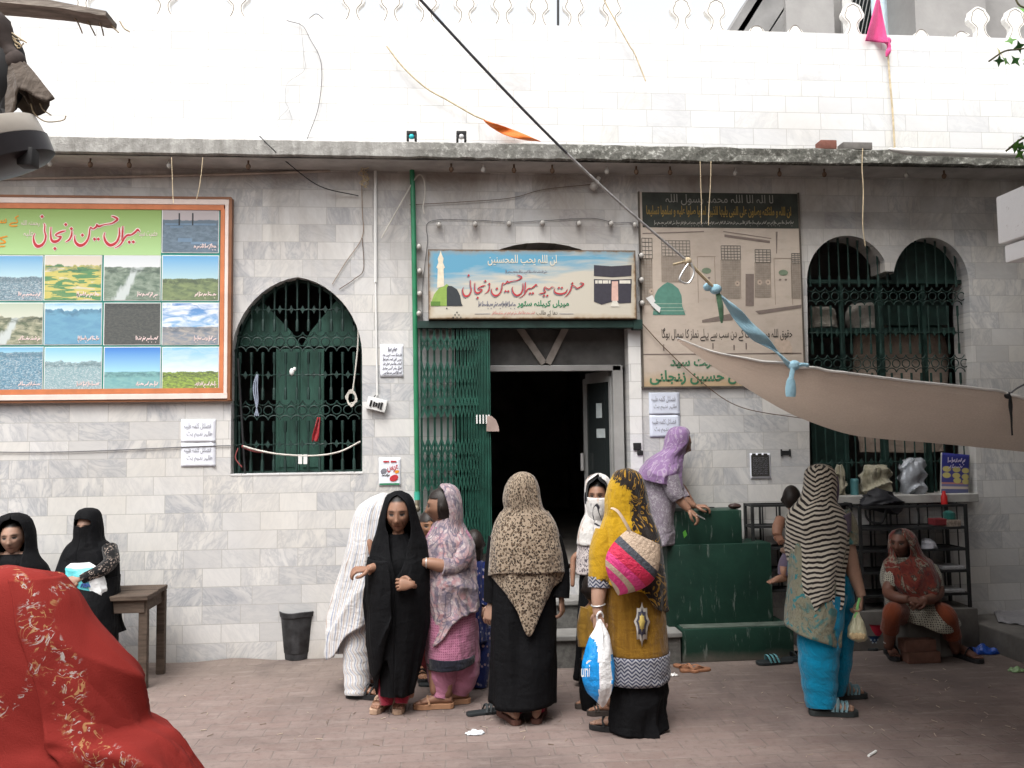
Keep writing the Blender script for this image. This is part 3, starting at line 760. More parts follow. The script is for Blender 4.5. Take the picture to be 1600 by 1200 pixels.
# ------------------------------------------------------------------ picture panels of the billboard
def land(name, sky_t, sky_b, hz, far, near, sc=6, kind=0, cloud=0.0, wob=.05):
    t = NT('picture_'+name, .45, .3); x, y, z = t.xyz(t.uv); uv = t.uv
    n1 = t.noise(t.mp(uv, (1, .25, 1)), 4, 4, .6); n2 = t.noise(t.mp(uv, (1, 1.8, 1)), sc, 6, .65, .6)
    s = t.mix(t.ramp(y, (hz, 1.0), (1, 0.0)), sky_t, sky_b)
    if cloud: s = t.mix(t.math('MULTIPLY', t.ramp(t.noise(t.mp(uv, (1, 2.6, 1), rot=(0,0,.3)), 2.6, 6, .6, .8), (.4, 0.0), (.62, 1.0)), cloud), s, (.85,.88,.9))
    g_ = t.mix(t.ramp(n2, (.36, 0.0), (.62, 1.0)), near, far)
    if kind == 1:   # town: small light and dark blocks
        b = t.vor(t.mp(uv, (1.2, 1.9, 1)), 44, out=1); g_ = t.mix(.5, g_, t.ramp(t.xyz(b)[0], (.1, near), (.5, far), (.95, (.8,.82,.82))))
    if kind == 2:   # fields
        g_ = t.mix(.85, g_, t.ramp(t.noise(t.mp(uv, (.7, 3.6, 1)), 3.2, 3, .5, .6), (.34, (.05,.22,.06)), (.48, (.62,.52,.10)), (.6, (.66,.60,.42)), (.7, (.78,.77,.72)), interp='CONSTANT'))
    if kind == 3:   # river
        d = t.math('ABSOLUTE', t.math('SUBTRACT', t.math('SUBTRACT', x, t.math('MULTIPLY', y, .5)), t.math('MULTIPLY', n1, .5)))
        g_ = t.mix(t.ramp(d, (.05, 1.0), (.11, 0.0)), g_, (.55,.60,.58))
    edge = t.math('ADD', hz, t.math('MULTIPLY', t.math('SUBTRACT', n1, .5), wob*4))
    tree = t.ramp(t.math('SUBTRACT', y, edge), (.0, 1.0), (.012, 0.0))
    c = t.mix(tree, s, g_)
    hzn = t.math('ABSOLUTE', t.math('SUBTRACT', y, t.math('SUBTRACT', edge, .06)))
    c = t.mix(t.math('MULTIPLY', t.ramp(hzn, (.03, .75), (.08, 0.0)), t.ramp(n2, (.35, 0.0), (.6, 1.0))), c, tuple(q*.45 for q in far))
    t.color(t.mix(.13, c, (.42,.47,.50))); return t.m
bbd = empty('billboard', P(120, 465, -.05), 'large framed billboard of landscape photographs under a green band with red script', 'billboard')
bb = MB(); rbox(bb, -135, 327, 343, 610, -.045, .04); bb.build('board', pm('teal_board', (.02,.22,.18), .5, (5,.12)), bbd, smooth=False)
fr = MB(); rbox(fr, -140, 318, 350, 326, -.055, .05); rbox(fr, -140, 608, 350, 616, -.055, .05); rbox(fr, 343.5, 326.2, 350, 607.8, -.056, .05)
fr.build('orange_border', pm('orange_border_paint', (.56,.19,.08), .5, (8,.15)), bbd, smooth=False)
fr = MB(); rbox(fr, -140, 309, 358, 317.6, -.06, .055); rbox(fr, -140, 616.4, 358, 625, -.06, .055); rbox(fr, 350.4, 317.8, 356, 616.2, -.061, .055, 0)
fr.build('frame', pm('pale_pink_frame', (.74,.62,.56), .5, (8,.1)), bbd, smooth=False, bevel=.003)
fr = MB(); rbox(fr, -142, 305, 361, 308.7, -.063, .06); rbox(fr, -142, 625.4, 361, 629, -.05, .05); rbox(fr, 356.3, 309, 361, 625.2, -.064, .06)
fr.build('outer_edge', pm('brown_edge', (.23,.10,.05), .5, (8,.2)), bbd, smooth=False)
band = MB(); panel(band, -132, 325.5, 252, 398, -.049)
def _band():
    t = NT('green_band', .5); x, y, z = t.xyz(t.uv)
    t.color(t.mix(t.ramp(y, (.0, 0.0), (1, 1.0)), (.40,.60,.28), (.24,.36,.10))); return t.m
bd = band.build('name_band', _band(), bbd, smooth=False)
fz = lambda x, y: (x/6.154, 320+y/6.15)
mb = MB()
for s_ in NAME: pen(mb, s_, fz, -.0505, 1.2, 1, 8)
for d_ in NDOT: dot(mb, *d_, 17, fz, -.0505, 1, 8)
for s_ in NAME: pen(mb, s_, fz, -.0515, 1.2, 0)
for d_ in NDOT: dot(mb, *d_, 17, fz, -.0515, 0)
text(mb, 'حضرت سید', 217, 360, 246, 372, -.0515, 1); text(mb, 'رحمتہ اللہ', 33, 344, 62, 354, -.0515, 1); text(mb, 'علیہ', 37, 359, 52, 371, -.0515, 1)
text(mb, 'کے سفر', -14, 336, 29, 354, -.0515, 2, bold=.012); text(mb, 'کے', -22, 368, 12, 386, -.0515, 2, bold=.012)
mb.build('lettering', [M['red_ink'], M['pink_ink'], M['orange_ink']], bbd, smooth=False)
LB = [(-110,-28),(-24,66),(70,158),(163,250),(254,341)]
ROWS = [[(325,394)],[(400,469)],[(474,538)],[(543,609)]]
spec = {
 (4,0): ('power_station', (.42,.36,.36), (.42,.36,.36), .72, (.13,.19,.25), (.06,.10,.14), 7, 0, 0, .03),
 (0,1): ('valley', (.15,.4,.7), (.6,.8,.85), .6, (.2,.3,.3), (.3,.4,.3), 7, 0, 0, .05),
 (1,1): ('hazy_town', (.12,.36,.62), (.45,.66,.72), .52, (.18,.30,.36), (.06,.12,.16), 9, 1, 0, .06),
 (2,1): ('fields', (.62,.55,.46), (.70,.62,.52), .78, (.03,.22,.10), (.64,.54,.22), 5, 2, 0, .08),
 (3,1): ('lakeside', (.62,.66,.68), (.72,.74,.74), .74, (.08,.13,.08), (.28,.34,.26), 5, 3, 0, .03),
 (4,1): ('scrub_plain', (.10,.36,.66), (.42,.62,.66), .48, (.09,.13,.05), (.22,.28,.10), 6, 0, 0, .04),
 (0,2): ('hills', (.3,.45,.6), (.6,.7,.7), .5, (.2,.25,.15), (.3,.3,.2), 6, 0, 0, .06),
 (1,2): ('village_road', (.45,.52,.40), (.62,.64,.52), .66, (.07,.10,.04), (.46,.44,.30), 5, 3, 0, .06),
 (2,2): ('blue_mountain', (.20,.46,.70), (.55,.74,.80), .84, (.10,.28,.44), (.14,.36,.50), 3, 0, .3, .10),
 (3,2): ('dark_hillside', (.06,.06,.05), (.06,.06,.05), .99, (.025,.028,.022), (.08,.075,.06), 16, 0, 0, .0),
 (4,2): ('cloudy_sky', (.04,.18,.48), (.20,.42,.68), .42, (.16,.20,.26), (.40,.36,.32), 6, 0, .95, .02),
 (0,3): ('plain', (.1,.3,.7), (.6,.8,.9), .5, (.2,.3,.2), (.3,.4,.2), 6, 0, 0, .03),
 (1,3): ('city_roofs', (.14,.40,.66), (.30,.58,.72), .88, (.12,.30,.42), (.05,.15,.22), 9, 1, 0, .04),
 (2,3): ('highway', (.20,.52,.80), (.50,.74,.82), .66, (.16,.30,.34), (.32,.46,.48), 9, 1, 0, .07),
 (3,3): ('blue_plain', (.01,.18,.62), (.34,.66,.82), .42, (.14,.36,.38), (.22,.46,.44), 8, 0, 0, .02),
 (4,3): ('crop_field', (.16,.48,.80), (.74,.84,.88), .42, (.10,.14,.02), (.34,.48,.04), 14, 0, .3, .05)}
for (ci, ri), sp in spec.items():
    (a, b), (c, d) = LB[ci], ROWS[ri][0]
    mb = MB(); panel(mb, a-1.2, c-1.2, b+1.2, d+1.2, -.0475, .002, 1); panel(mb, a, c, b, d, -.0495, .002, 0)
    cap_ = MB(); squiggle(cap_, b-38, b-3, d-7, 7, -.0512, 0, ci*7+ri)
    o = mb.build('photo_panel', [land(*sp), M['white']], bbd, smooth=False)
    cp = cap_.build('caption', M['pink_ink'], None, smooth=False); cp.parent = o
mb = MB()
for u in (279, 300): rbox(mb, u, 333, u+2.2, 352, -.0508, .001)
for u, v, w_, h_ in ((258,349,80,3),(266,353,20,3),(278,372,22,6),(298,378,40,4)): rbox(mb, u, v, u+w_, v+h_, -.0506, .001, 1)
o = mb.build('chimney', [pm('print_dark', (.04,.045,.05)), pm('print_blue', (.16,.24,.33))], bbd, smooth=False)
# ------------------------------------------------------------------ sign over the door
sg = empty('shop_sign', P(830, 445, -.12), 'cream and blue painted sign with red script hung over the dark doorway', 'sign')
def _sign():
    t = NT('sign_print', .5, .3); x, y, z = t.xyz(t.uv); uv = t.uv
    n1 = t.noise(t.mp(uv, (1, 2.4, 1)), 2.6, 5, .6, .5); n2 = t.noise(t.mp(uv, (3.2, 1, 1)), 5, 6, .7)
    q = t.math('ADD', y, t.math('MULTIPLY', t.math('SUBTRACT', n1, .5), .9))
    q = t.math('SUBTRACT', q, t.math('MULTIPLY', x, .42))
    c = t.mix(t.ramp(q, (.36, 0.0), (.62, 1.0)), (.66,.63,.55), (.14,.40,.60))
    c = t.mix(t.ramp(t.math('ADD', y, t.math('MULTIPLY', n1, .25)), (1.02, 0.0), (1.1, 1.0)), c, (.66,.58,.44))
    e = t.math('MINIMUM', t.math('MINIMUM', x, t.math('SUBTRACT', 1.0, x)), t.math('MULTIPLY', t.math('MINIMUM', y, t.math('SUBTRACT', 1.0, y)), .45))
    ru = t.math('SUBTRACT', t.math('MULTIPLY', n2, .07), e)
    c = t.mix(t.ramp(ru, (.0, 0.0), (.05, .75)), c, (.44,.29,.13))
    c = t.mix(t.ramp(t.math('SUBTRACT', t.math('MULTIPLY', n2, .035), e), (.008, 0.0), (.02, 1.0)), c, (.17,.09,.04))
    t.color(t.mix(1, c, (.80,.78,.75), 'MULTIPLY')); return t.m
mb = MB(); panel(mb, 670, 391.5, 993, 497.5, -.1300, .006, 0); mb.build('sign_face', _sign(), sg, smooth=False)
mb = MB(); rbox(mb, 669, 390.5, 994, 499, -.123, .10); mb.build('sign_box', pm('rusty_tin', (.10,.065,.04), .7, (6,.4)), sg, smooth=False)
fn_ = lambda x, y: (710+x/7.62, 420+y/7.62)
def fs_(x, y): return fn_(95+(x-318)*(990-95)/(1345-318), 78+(y-113)*(345-78)/(420-113))
mb = MB(); YS = -.1325
for off, mi, dy_ in ((5, 1, -.0008), (0, 0, -.0018)):
    sh1 = lambda x, y: (fs_(x, y)[0]-off*.28, fs_(x, y)[1]+off*.28); sh2 = lambda x, y: (fn_(x, y)[0]-off*.28, fn_(x, y)[1]+off*.28)
    for s_ in NAME: pen(mb, s_, sh1, YS+dy_, 1.0, mi)
    for d_ in NDOT: dot(mb, *d_, 17, sh1, YS+dy_, mi)
    for s_ in HONOR: pen(mb, s_, sh2, YS+dy_, .95, mi)
    for d_ in HDOT: dot(mb, *d_, 14, sh2, YS+dy_, mi)
text(mb, 'میراں کریانہ سٹور', 808, 469, 889, 481, YS, 2, bold=.03); squiggle(mb, 746, 806, 478, 8, YS, 1, 4); squiggle(mb, 790, 855, 426, 5, YS, 1, 9)
text(mb, 'دعا کے طالب', 838, 485, 871, 494, YS, 3); squiggle(mb, 768, 836, 491, 6, YS, 4, 6)
text(mb, 'ان اللہ یحب المحسنین', 762, 398, 870, 415, YS, 5, bold=.008)
for a, b in ((742, 766), (874, 896)): rbox(mb, a, 490, b, 490.7, YS, .001, 1)
mb.build('lettering', [M['red_ink'], M['grey_ink'], M['green_ink'], M['black_ink'], emat('rose_lettering', (.55,.30,.26)), M['cream_ink']], sg, smooth=False)
# painted dome, minaret and the cloth-draped cube
mb = MB()
def pp(*uv): return [(P(u, v, YS).x, P(u, v, YS).z) for u, v in uv]
mb.prism(pp((674,478),(674,472),(678,460),(686,450),(694,447),(698,443.5),(701,446),(701,478)), YS, YS+.001, 0)
mb.prism(pp((698,478),(698,450),(700,446.5),(706,447),(714,452),(719,462),(721,474),(723,478)), YS-.0006, YS, 1)
mb.prism(pp((683,450),(684,420),(682,418),(685,410),(684,404),(687,397),(688.5,391.6),(690,397),(693,404),(692,410),(695,418),(693,420),(694,447)), YS+.0002, YS+.001, 2)
mb.prism(pp((673,478),(688,478),(688,471),(673,471)), YS-.001, YS-.0004, 3)
for u, v in ((714,488),(711,492),(717,492),(708,496),(714,496),(720,496),(698,482)): mb.prism(pp((u-1.3,v),(u,v-1.5),(u+1.3,v),(u,v+1.5)), YS-.0008, YS, 1)
mb.build('painted_dome', [emat('dome_green', (.24,.36,.08)), emat('dome_dark', (.035,.04,.045)), emat('minaret_cream', (.68,.60,.46)), emat('dome_shade', (.10,.20,.04))], sg, smooth=False)
mb = MB()
mb.prism(pp((928,414),(955,416),(987,414),(986.5,431),(957,433),(928,431)), YS, YS+.001, 0)
mb.prism(pp((928,436),(957,437),(987,436),(986,473),(968,474),(957,471),(940,476),(928,471)), YS, YS+.001, 0)
mb.prism(pp((956,439.5),(965.5,439.5),(966,470),(955.5,470)), YS-.0008, YS, 1); mb.prism(pp((954,479),(957,470),(964,470),(968,479)), YS-.001, YS-.0002, 2)
for u, w_ in ((930,4),(935,6),(942,8),(951,3),(968,17)): mb.prism(pp((u,438),(u+w_,438),(u+w_,443),(u,443)), YS-.0006, YS, 2)
mb.build('painted_shrine', [emat('drape_black', (.045,.042,.055)), emat('door_rose', (.62,.40,.34)), emat('pale_stone', (.66,.63,.55))], sg, smooth=False)

# ------------------------------------------------------------------ faded poster
po = empty('faded_poster', P(1128, 455, -.02), 'tall faded brownish poster with a green dome on the wall right of the doorway', 'poster')
def _post():
    t = NT('faded_print', .7, .25); x, y, z = t.xyz(t.uv); uv = t.uv
    n1 = t.noise(uv, 2.4, 6, .65, .4); n2 = t.noise(t.mp(uv, (1, 3, 1)), 7, 5, .65)
    c = t.ramp(n1, (.3, (.43,.365,.31)), (.55, (.52,.445,.375)), (.75, (.45,.405,.35)))
    c = t.mix(t.math('MULTIPLY', t.ramp(n2, (.5, 0.0), (.75, 1.0)), .4), c, (.33,.27,.21))
    c = t.mix(t.ramp(t.math('ADD', y, t.math('MULTIPLY', n1, .12)), (.07, .7), (.13, 0.0)), c, (.42,.28,.13))
    t.color(c); return t.m
PQ = [(1000, 299), (1245, 303), (1258, 604), (1008, 603)]
YP = -.02
mb = MB(); x0,x1,z0,z1 = rect(1003, 301, 1252, 603, YP)
panel(mb, 1003, 301, 1252, 603, YP, .006); mb.build('poster_sheet', _post(), po, smooth=False)
mb = MB(); panel(mb, 1003.5, 301.5, 1247, 356, YP-.002, .0015)
mb.build('dark_band', pm('poster_dark', (.040,.045,.038), .6, (6,.4)), po, smooth=False)
edge_m = pm('poster_edge', (.10,.085,.07), .7)
mb = MB()
rbox(mb, 1000.5, 299, 1003, 605, YP-.006, .02); rbox(mb, 1252, 301, 1254.5, 605, YP-.006, .02); rbox(mb, 1003, 603, 1252, 605.5, YP-.006, .02)
mb.build('frame', edge_m, po, smooth=False)
mb = MB(); Y2 = YP-.0036
text(mb, 'لا الہ الا اللہ محمد رسول اللہ', 1040, 304, 1208, 321, Y2, 0); text(mb, 'ان اللہ و ملئکتہ یصلون علی النبی یایھا الذین امنوا صلوا علیہ و سلموا تسلیما', 1010, 322, 1236, 340, Y2, 1, bold=.02)
squiggle(mb, 1022, 1240, 350, 6, Y2, 0, 12)
text(mb, 'حقوق اللہ میں قیامت کے دن سب سے پہلے نماز کا سوال ہوگا', 1034, 512, 1238, 533, Y2+.001, 2, bold=.004)
text(mb, 'حضرت سید', 1047, 560, 1140, 576, Y2+.001, 3, bold=.03); text(mb, 'میراں حسین زنجانی', 1015, 578, 1185, 601, Y2+.001, 3, bold=.03)
mb.build('lettering', [M['faint_ink'], M['gold_ink'], M['black_ink'], emat('dull_green_lettering', (.05,.17,.09))], po, smooth=False)
mb = MB(); Y3 = YP-.0022
def q3(*uv): return [(P(u, v, Y3).x, P(u, v, Y3).z) for u, v in uv]
mb.prism(q3((1020,492),(1022,478),(1023,462),(1028,452),(1036,445),(1043,441),(1050,443),(1060,451),(1065,462),(1066,478),(1071,492)), Y3, Y3+.001, 0)
for v in (474, 480): rbox(mb, 1024, v, 1066, v+1, Y3-.0008, .0007, 2)
rbox(mb, 1021, 485, 1072, 486, Y3-.0008, .0007, 2)
def gridpane(u0, v0, u1, v1, nx, ny, mi):
    for i in range(nx+1): u = u0+(u1-u0)*i/nx; rbox(mb, u-.5, v0, u+.5, v1, Y3, .001, mi)
    for i in range(ny+1): v = v0+(v1-v0)*i/ny; rbox(mb, u0, v-.5, u1, v+.5, Y3-.0004, .001, mi)
def ghost(*uv, mi=3): mb.prism(q3(*uv), Y3, Y3+.0008, mi)
for u0, v0, u1, v1, s_ in ((1003,372,1019,476,404),(1034,376,1078,440,400),(1127,384,1157,466,406),(1180,390,1204,464,410),(1237,396,1252,466,412)):
    ghost((u0, s_), (u1, s_), (u1, v1), (u0, v1), mi=4); gridpane(u0, v0, u1, s_, max(2, int((u1-u0)/5)), 5, 1); gridpane(u0, s_, u1, v1, max(3, int((u1-u0)/3.4)), 16, 3)
for L in (((1132,366),(1203,376),(1203,380),(1132,370)), ((1097,500),(1145,489),(1145,500),(1097,504)), ((1180,486),(1252,476),(1252,481),(1186,491)), ((1165,428),(1178,428),(1178,478),(1165,478)), ((1212,362),(1215,362),(1214,396),(1213,396)), ((1004,364),(1100,361),(1100,362.5),(1004,365.5)), ((1130,361),(1205,372),(1205,373),(1130,362)), ((1003,553),(1252,551),(1252,552.5),(1003,554.5))): ghost(*L, mi=5)
for u, v in ((1104, 423), (1224, 426)):
    mb.prism([(P(u, v, Y3).x+.042*cos(i*.52), P(u, v, Y3).z+.026*sin(i*.52)) for i in range(12)], Y3, Y3+.001, 6)
    rbox(mb, u-14, v-22, u-13, v+50, Y3, .001, 3); rbox(mb, u+13, v-22, u+14, v+50, Y3, .001, 3); rbox(mb, u-14, v-23, u+14, v-22, Y3, .001, 3)
    for a in (-5, 4): mb.prism([(P(u+a, v+11, Y3).x+.012*cos(i), P(u+a, v+11, Y3).z+.009*sin(i)) for i in range(6)], Y3, Y3+.001, 5)
for u, v in ((1152,443),(1187,441),(1200,441),(1018,455)):
    mb.prism([(P(u, v, Y3).x+.022*cos(i*.63), P(u, v, Y3).z+.024*sin(i*.63)) for i in range(10)], Y3-.0012, Y3-.0006, 7)
    mb.prism([(P(u, v, Y3).x+.007*cos(i), P(u, v, Y3).z+.007*sin(i)) for i in range(6)], Y3-.0018, Y3-.0012, 5)
for u, v, h_ in ((1036,548,10),(1040,520,0),(1113,545,9),(1146,547,8),(1165,546,10)): rbox(mb, u, v-h_, u+2, v, Y3, .001, 5)
ghost((1206,553),(1206,540),(1212,530),(1222,527),(1234,533),(1238,545),(1238,553), mi=7)
mb.build('faded_print', [emat('faded_dome', (.10,.24,.19)), emat('print_a', (.15,.14,.125)), emat('print_b', (.34,.42,.34)), emat('print_c', (.33,.27,.22)), emat('print_d', (.36,.31,.26)), emat('print_e', (.20,.16,.14)), emat('print_f', (.17,.22,.15)), emat('print_g', (.50,.40,.32))], po, smooth=False)
tp = MB(); tp.prism(q3((1009,466),(1019,461),(1024,471),(1017,476)), Y3-.006, Y3-.003, 0); tp.prism(q3((1020,472),(1032,481),(1030,489),(1017,477)), Y3-.010, Y3-.006, 0)
tp.build('torn_paper', M['white'], po, smooth=False)

# ------------------------------------------------------------------ notices and small fittings
def notice(name, u0, v0, u1, v1, label, lines, cat_='notice', Y=-.006, base=(.74,.76,.82), rot=0):
    c = P((u0+u1)/2, (v0+v1)/2, Y); root = empty(name, c, label, cat_, None)
    mb = MB(); x0, x1, z0, z1 = rect(u0, v0, u1, v1, Y); rr = random.Random(int(u0+v0))
    def fn(a, b): return (x0+(x1-x0)*a, Y-.0025*sin(pi*a)*sin(3*b+1)*rr.uniform(.6, 1)-(.012 if (a > .99 and b < .01) else 0), z0+(z1-z0)*b)
    sheet(mb, fn, 8, 10); mb.build('sheet', pm(name+'_sheet', base, .7, (5,.05)), root, solid=.0012)
    tx = MB(); lines(tx, Y-.0055)
    tx.build('lettering', [M['grey_ink'], M['blue_ink'], M['red_ink'], M['green_ink'], M['black_ink'], M['orange_ink'], M['white_ink']], root, smooth=False)
    return root
def two(u0, v0, w_, h_):
    def f(mb, Y):
        text(mb, 'فضائل کلمہ طیبہ', u0+w_*.08, v0+h_*.16, u0+w_*.86, v0+h_*.46, Y, 0); text(mb, 'طاہر ندیم بٹ', u0+w_*.16, v0+h_*.52, u0+w_*.9, v0+h_*.8, Y, 0)
    return f
notice('paper_notice', 283, 655, 337, 691, 'upper white notice of the pair under the billboard corner', two(283, 655, 54, 36))
notice('paper_notice', 283, 691.5, 337, 729, 'lower white notice of the pair under the billboard corner, crossed by a wire', two(283, 692, 54, 37))
notice('paper_notice', 1014, 613, 1062, 648, 'upper pale notice of the pair under the faded poster', two(1014, 613, 48, 35), base=(.62,.66,.76))
notice('paper_notice', 1015, 648.5, 1063, 683, 'lower pale notice of the pair under the faded poster, above the lilac scarf', two(1015, 649, 48, 34), base=(.62,.66,.76))
def small(mb, Y):
    for i, v in enumerate((548, 556, 563, 570, 577, 584)): squiggle(mb, 598+(8 if i == 0 else 0), 628-(8 if i == 0 else 0), v, 5 if i else 7, Y, 0, 20+i)
notice('paper_notice', 594, 538, 630, 589, 'white handwritten notice between the white conduit and the green pipe', small)
def urs(mb, Y):
    text(mb, 'عرس', 605, 726, 622, 738, Y, 2, bold=.02); rbox(mb, 599, 720, 608, 722.4, Y, .001, 2); rbox(mb, 610.5, 720, 619.5, 722.4, Y, .001, 2)
    for u, v, a, b, mi in ((599.5, 736, .026, .022, 0), (615.5, 747, .036, .028, 2), (620, 737, .018, .013, 5)):
        c = P(u, v, Y); mb.prism([(c.x+a*cos(i*.5), c.z+b*sin(i*.5+.25)) for i in range(12)], Y, Y+.001, mi)
    squiggle(mb, 596, 609, 744, 5, Y, 4, 3); rbox(mb, 593, 755, 624, 757.6, Y, .001, 3)
notice('sticker_notice', 592, 715, 626, 759, 'small white sticker with red script and a red spot above the elderly woman', urs)
def blk(mb, Y):
    rbox(mb, 1174, 711, 1202, 744, Y-.002, .001, 4)
    for i in range(9): squiggle(mb, 1176, 1200, 716+i*3.1, 2.2, Y-.0035, 0, 40+i)
    for u in (1175, 1184, 1193): rbox(mb, u, 708.5, u+6, 711.5, Y-.003, .001, 4)
notice('black_notice', 1172, 708, 1204, 748, 'black printed notice with a white edge on the marble wall', blk)
def _bx(name, u0, v0, u1, v1, mat, label, cat_, dep=.03, bev=.003):
    c = P((u0+u1)/2, (v0+v1)/2, -dep); mb = MB(); rbox(mb, u0, v0, u1, v1, -dep, dep-.001, 0, bev); return mb, c
mb, c = _bx('', 1221, 704, 1236, 711, None, '', '', .01)
for u in (1221.5, 1234.5): rbox(mb, u-1, 702, u+1, 713, -.013, .012)
rbox(mb, 1224, 705.5, 1233, 706.5, -.012, .003)
tag(mb.build('letter_plate', M['iron'], None, smooth=False, loc=c), 'small black metal plate right of the black notice', 'plate')
mb = MB(); rbox(mb, 990, 692, 1002, 703, -.035, .03, 0, .003); rbox(mb, 996, 704, 1005, 711, -.03, .028, 0, .003); mb.tube(cat(pts(-.03, (995, 698), (1000, 702), (1001, 706)), 5), .006, 6)
tag(mb.build('doorbell_box', M['black'], None, loc=P(997, 700, -.03)), 'black electric box and plug beside the door jamb', 'electric box')
# white conduit, its hanging switch board
mb = MB(); x = P(587, 400).x; mb.tube([(x, -.014, P(587, 268).z), (x, -.014, P(587, 442).z)], .013, 8); mb.tube([(x, -.012, P(587, 443).z), (x+.012, -.012, P(587, 618).z)], .008, 8)
tag(mb.build('conduit_pipe', M['white'], None, loc=(x, -.014, P(587, 440).z)), 'white conduit pipe running down beside the left window', 'pipe')
sb = empty('switch_board', P(588, 631, -.03), 'white switch board hanging askew below the white conduit', 'switch board')
def tilt(mb_, u, v, a, Y=0):
    c = P(u, v, Y)
    mb_.v = [(c.x+(p[0]-c.x)*cos(a)-(p[2]-c.z)*sin(a), p[1], c.z+(p[0]-c.x)*sin(a)+(p[2]-c.z)*cos(a)) for p in mb_.v]; return mb_
mb = MB(); rbox(mb, 573, 622, 604, 641, -.05, .045, 0, .004); tilt(mb, 588, 631, -.24).build('board', M['white'], sb)
mb = MB()
for i, (u, h_) in enumerate(((578, 10), (583, 8), (587, 6), (591, 9), (595, 11))): rbox(mb, u, 632-h_/2, u+3, 632+h_/2, -.056, .008)
tilt(mb, 588, 631, -.24).build('switch_row', M['black'], sb, smooth=False)
mb = MB(); mb.tube(cat(pts(-.03, (587, 617), (584, 622), (590, 625)), 5), .004, 5); mb.build('cord', M['black'], sb)
# green pipe
mb = MB(); q = cat(pts(-.04, (642, 256), (643.5, 262), (645, 300), (647, 400), (650, 600), (652, 770)), 6); mb.tube(q, .021, 10)
gp = mb.build('drain_pipe', M['pipe_green'], None, loc=q[0]); tag(gp, 'bright green pipe running down the wall between window and gate', 'pipe')
mb = MB(); mb.tube(pts(-.04, (652, 768), (652, 781)), .026, 10); j = mb.build('coupling', pm('teal_joint', (.05,.36,.26), .4), gp)
mb = MB(); mb.tube(cat(pts(-.05, (652, 781), (651, 792), (648, 800), (653, 812)), 5), .018, 8); mb.ell(P(650, 795, -.07), (.035,.03,.03)); mb.build('tap', pm('old_brass', (.22,.19,.14), .5, (9,.3), metal=.4), gp)
# cloth-insulated wires, strings
wire('wall_wire', M['wiregrey'], .004, -.01, ((-60, 706), (100, 706), (300, 698), (362, 696)), 'thin wire strung along the wall left of the window', 'wire')
wire('ledge_conduit', pm('painted_conduit', (.42,.36,.31), .6), .011, -.012, ((-40, 280), (200, 276), (400, 271), (516, 267)), 'painted conduit running just below the ledge at left', 'pipe')
wire('black_cable', M['black'], .0042, -.2, ((406, 213, -.1), (425, 232, -.17), (450, 255, .0), (500, 291, .1), (560, 306, .18)), 'black cable hanging from the ledge above the left window', 'cable')
wire('dangling_wire', pm('tan_wire', (.30,.22,.16)), .003, -.012, ((565, 285), (566, 330), (566, 370), (540, 410), (519, 444)), 'brown wire trailing down to the top of the arched window', 'wire')
wire('thin_wire', M['wirered'], .003, -.012, ((566, 372), (568, 420), (555, 435), (530, 452)), 'thinner brown wire beside the trailing one', 'wire')
mb = MB(); rr = random.Random(4)
for i in range(5): mb.tube(cat(pts(-.05, *[(568+rr.uniform(-9, 9), 258+k*7, rr.uniform(-.04, .03)) for k in range(6)]), 5), .0035, 5)
mb.tube(cat([P(570+8*cos(a*.8), 255+9*sin(a*.8), -.1) for a in range(9)], 4), .003, 5)
tag(mb.build('wire_tangle', M['wirecream'], None, loc=P(570, 265, -.05)), 'tangled old wires tucked under the ledge', 'wires')
wire('white_wire', M['wirewhite'], .006, -.05, ((596, 372), (625, 320), (648, 280), (657, 273), (663, 284), (664, 305), (661, 322), (663, 334)), 'white wire looped over the green pipe', 'wire')
for u, lab in ((268, 'left straw string hanging from the ledge before the billboard'), (317, 'right straw string hanging from the ledge before the billboard'), (1094, 'left straw string hanging before the faded poster'), (1111, 'right straw string hanging before the faded poster'), (1348, 'long straw string hanging over the double-arched window')):
    v0_ = 246 if u < 900 else 252 if u < 1200 else 232
    e = {268: ((269, 270), (270, 300), (271, 318)), 317: ((314, 275), (311, 295), (307, 312)), 1094: ((1095, 290), (1096, 320), (1096, 350)), 1111: ((1110, 290), (1108, 320), (1107, 352)), 1348: ((1347, 262), (1349, 300), (1348, 350), (1352, 385))}[u]
    wire('straw_string', M['wirecream'], .003 if u != 1348 else .0045, -.345, ((u, v0_),)+e, lab, 'string', n=6)
wire('sagging_wire', M['wirered'], .004, -.04, ((1003, 505), (1040, 545), (1100, 600), (1160, 637), (1262, 655)), 'brown wire sagging across the lower faded poster', 'wire')
wire('upper_cable', M['wiregrey'], .003, -.02, ((448, 32), (472, 40), (484, 60), (502, 100), (498, 165), (480, 217)), 'grey cable drooping down the upper wall', 'cable')
wire('fine_cable', pm('pale_wire', (.4,.4,.4)), .002, -.02, ((470, 40), (474, 80), (475, 110), (449, 130), (446, 158), (450, 170), (433, 190), (444, 206), (456, 190), (452, 172)), 'hair-thin wire curling down the upper wall', 'wire')
wire('bunting_rope', M['wirecream'], .007, -.05, ((604, 72), (630, 105), (665, 137), (700, 157), (740, 180), (757, 187)), 'jute rope slung on the upper wall', 'rope')
wire('hanging_rope', M['wirecream'], .006, -.06, ((941, -6), (950, 12), (966, 40), (984, 72), (992, 85), (1009, 127)), 'jute rope hanging from the parapet', 'rope')
wire('flag_stick', M['wirecream'], .009, -.04, ((1386, 60), (1390, 120), (1395, 180), (1398, 233)), 'thin bamboo stick below the pink flag', 'stick')
wire('thin_mast', M['iron'], .011, .15, ((872, -20), (872, 42)), 'thin black rod standing on the parapet', 'rod')
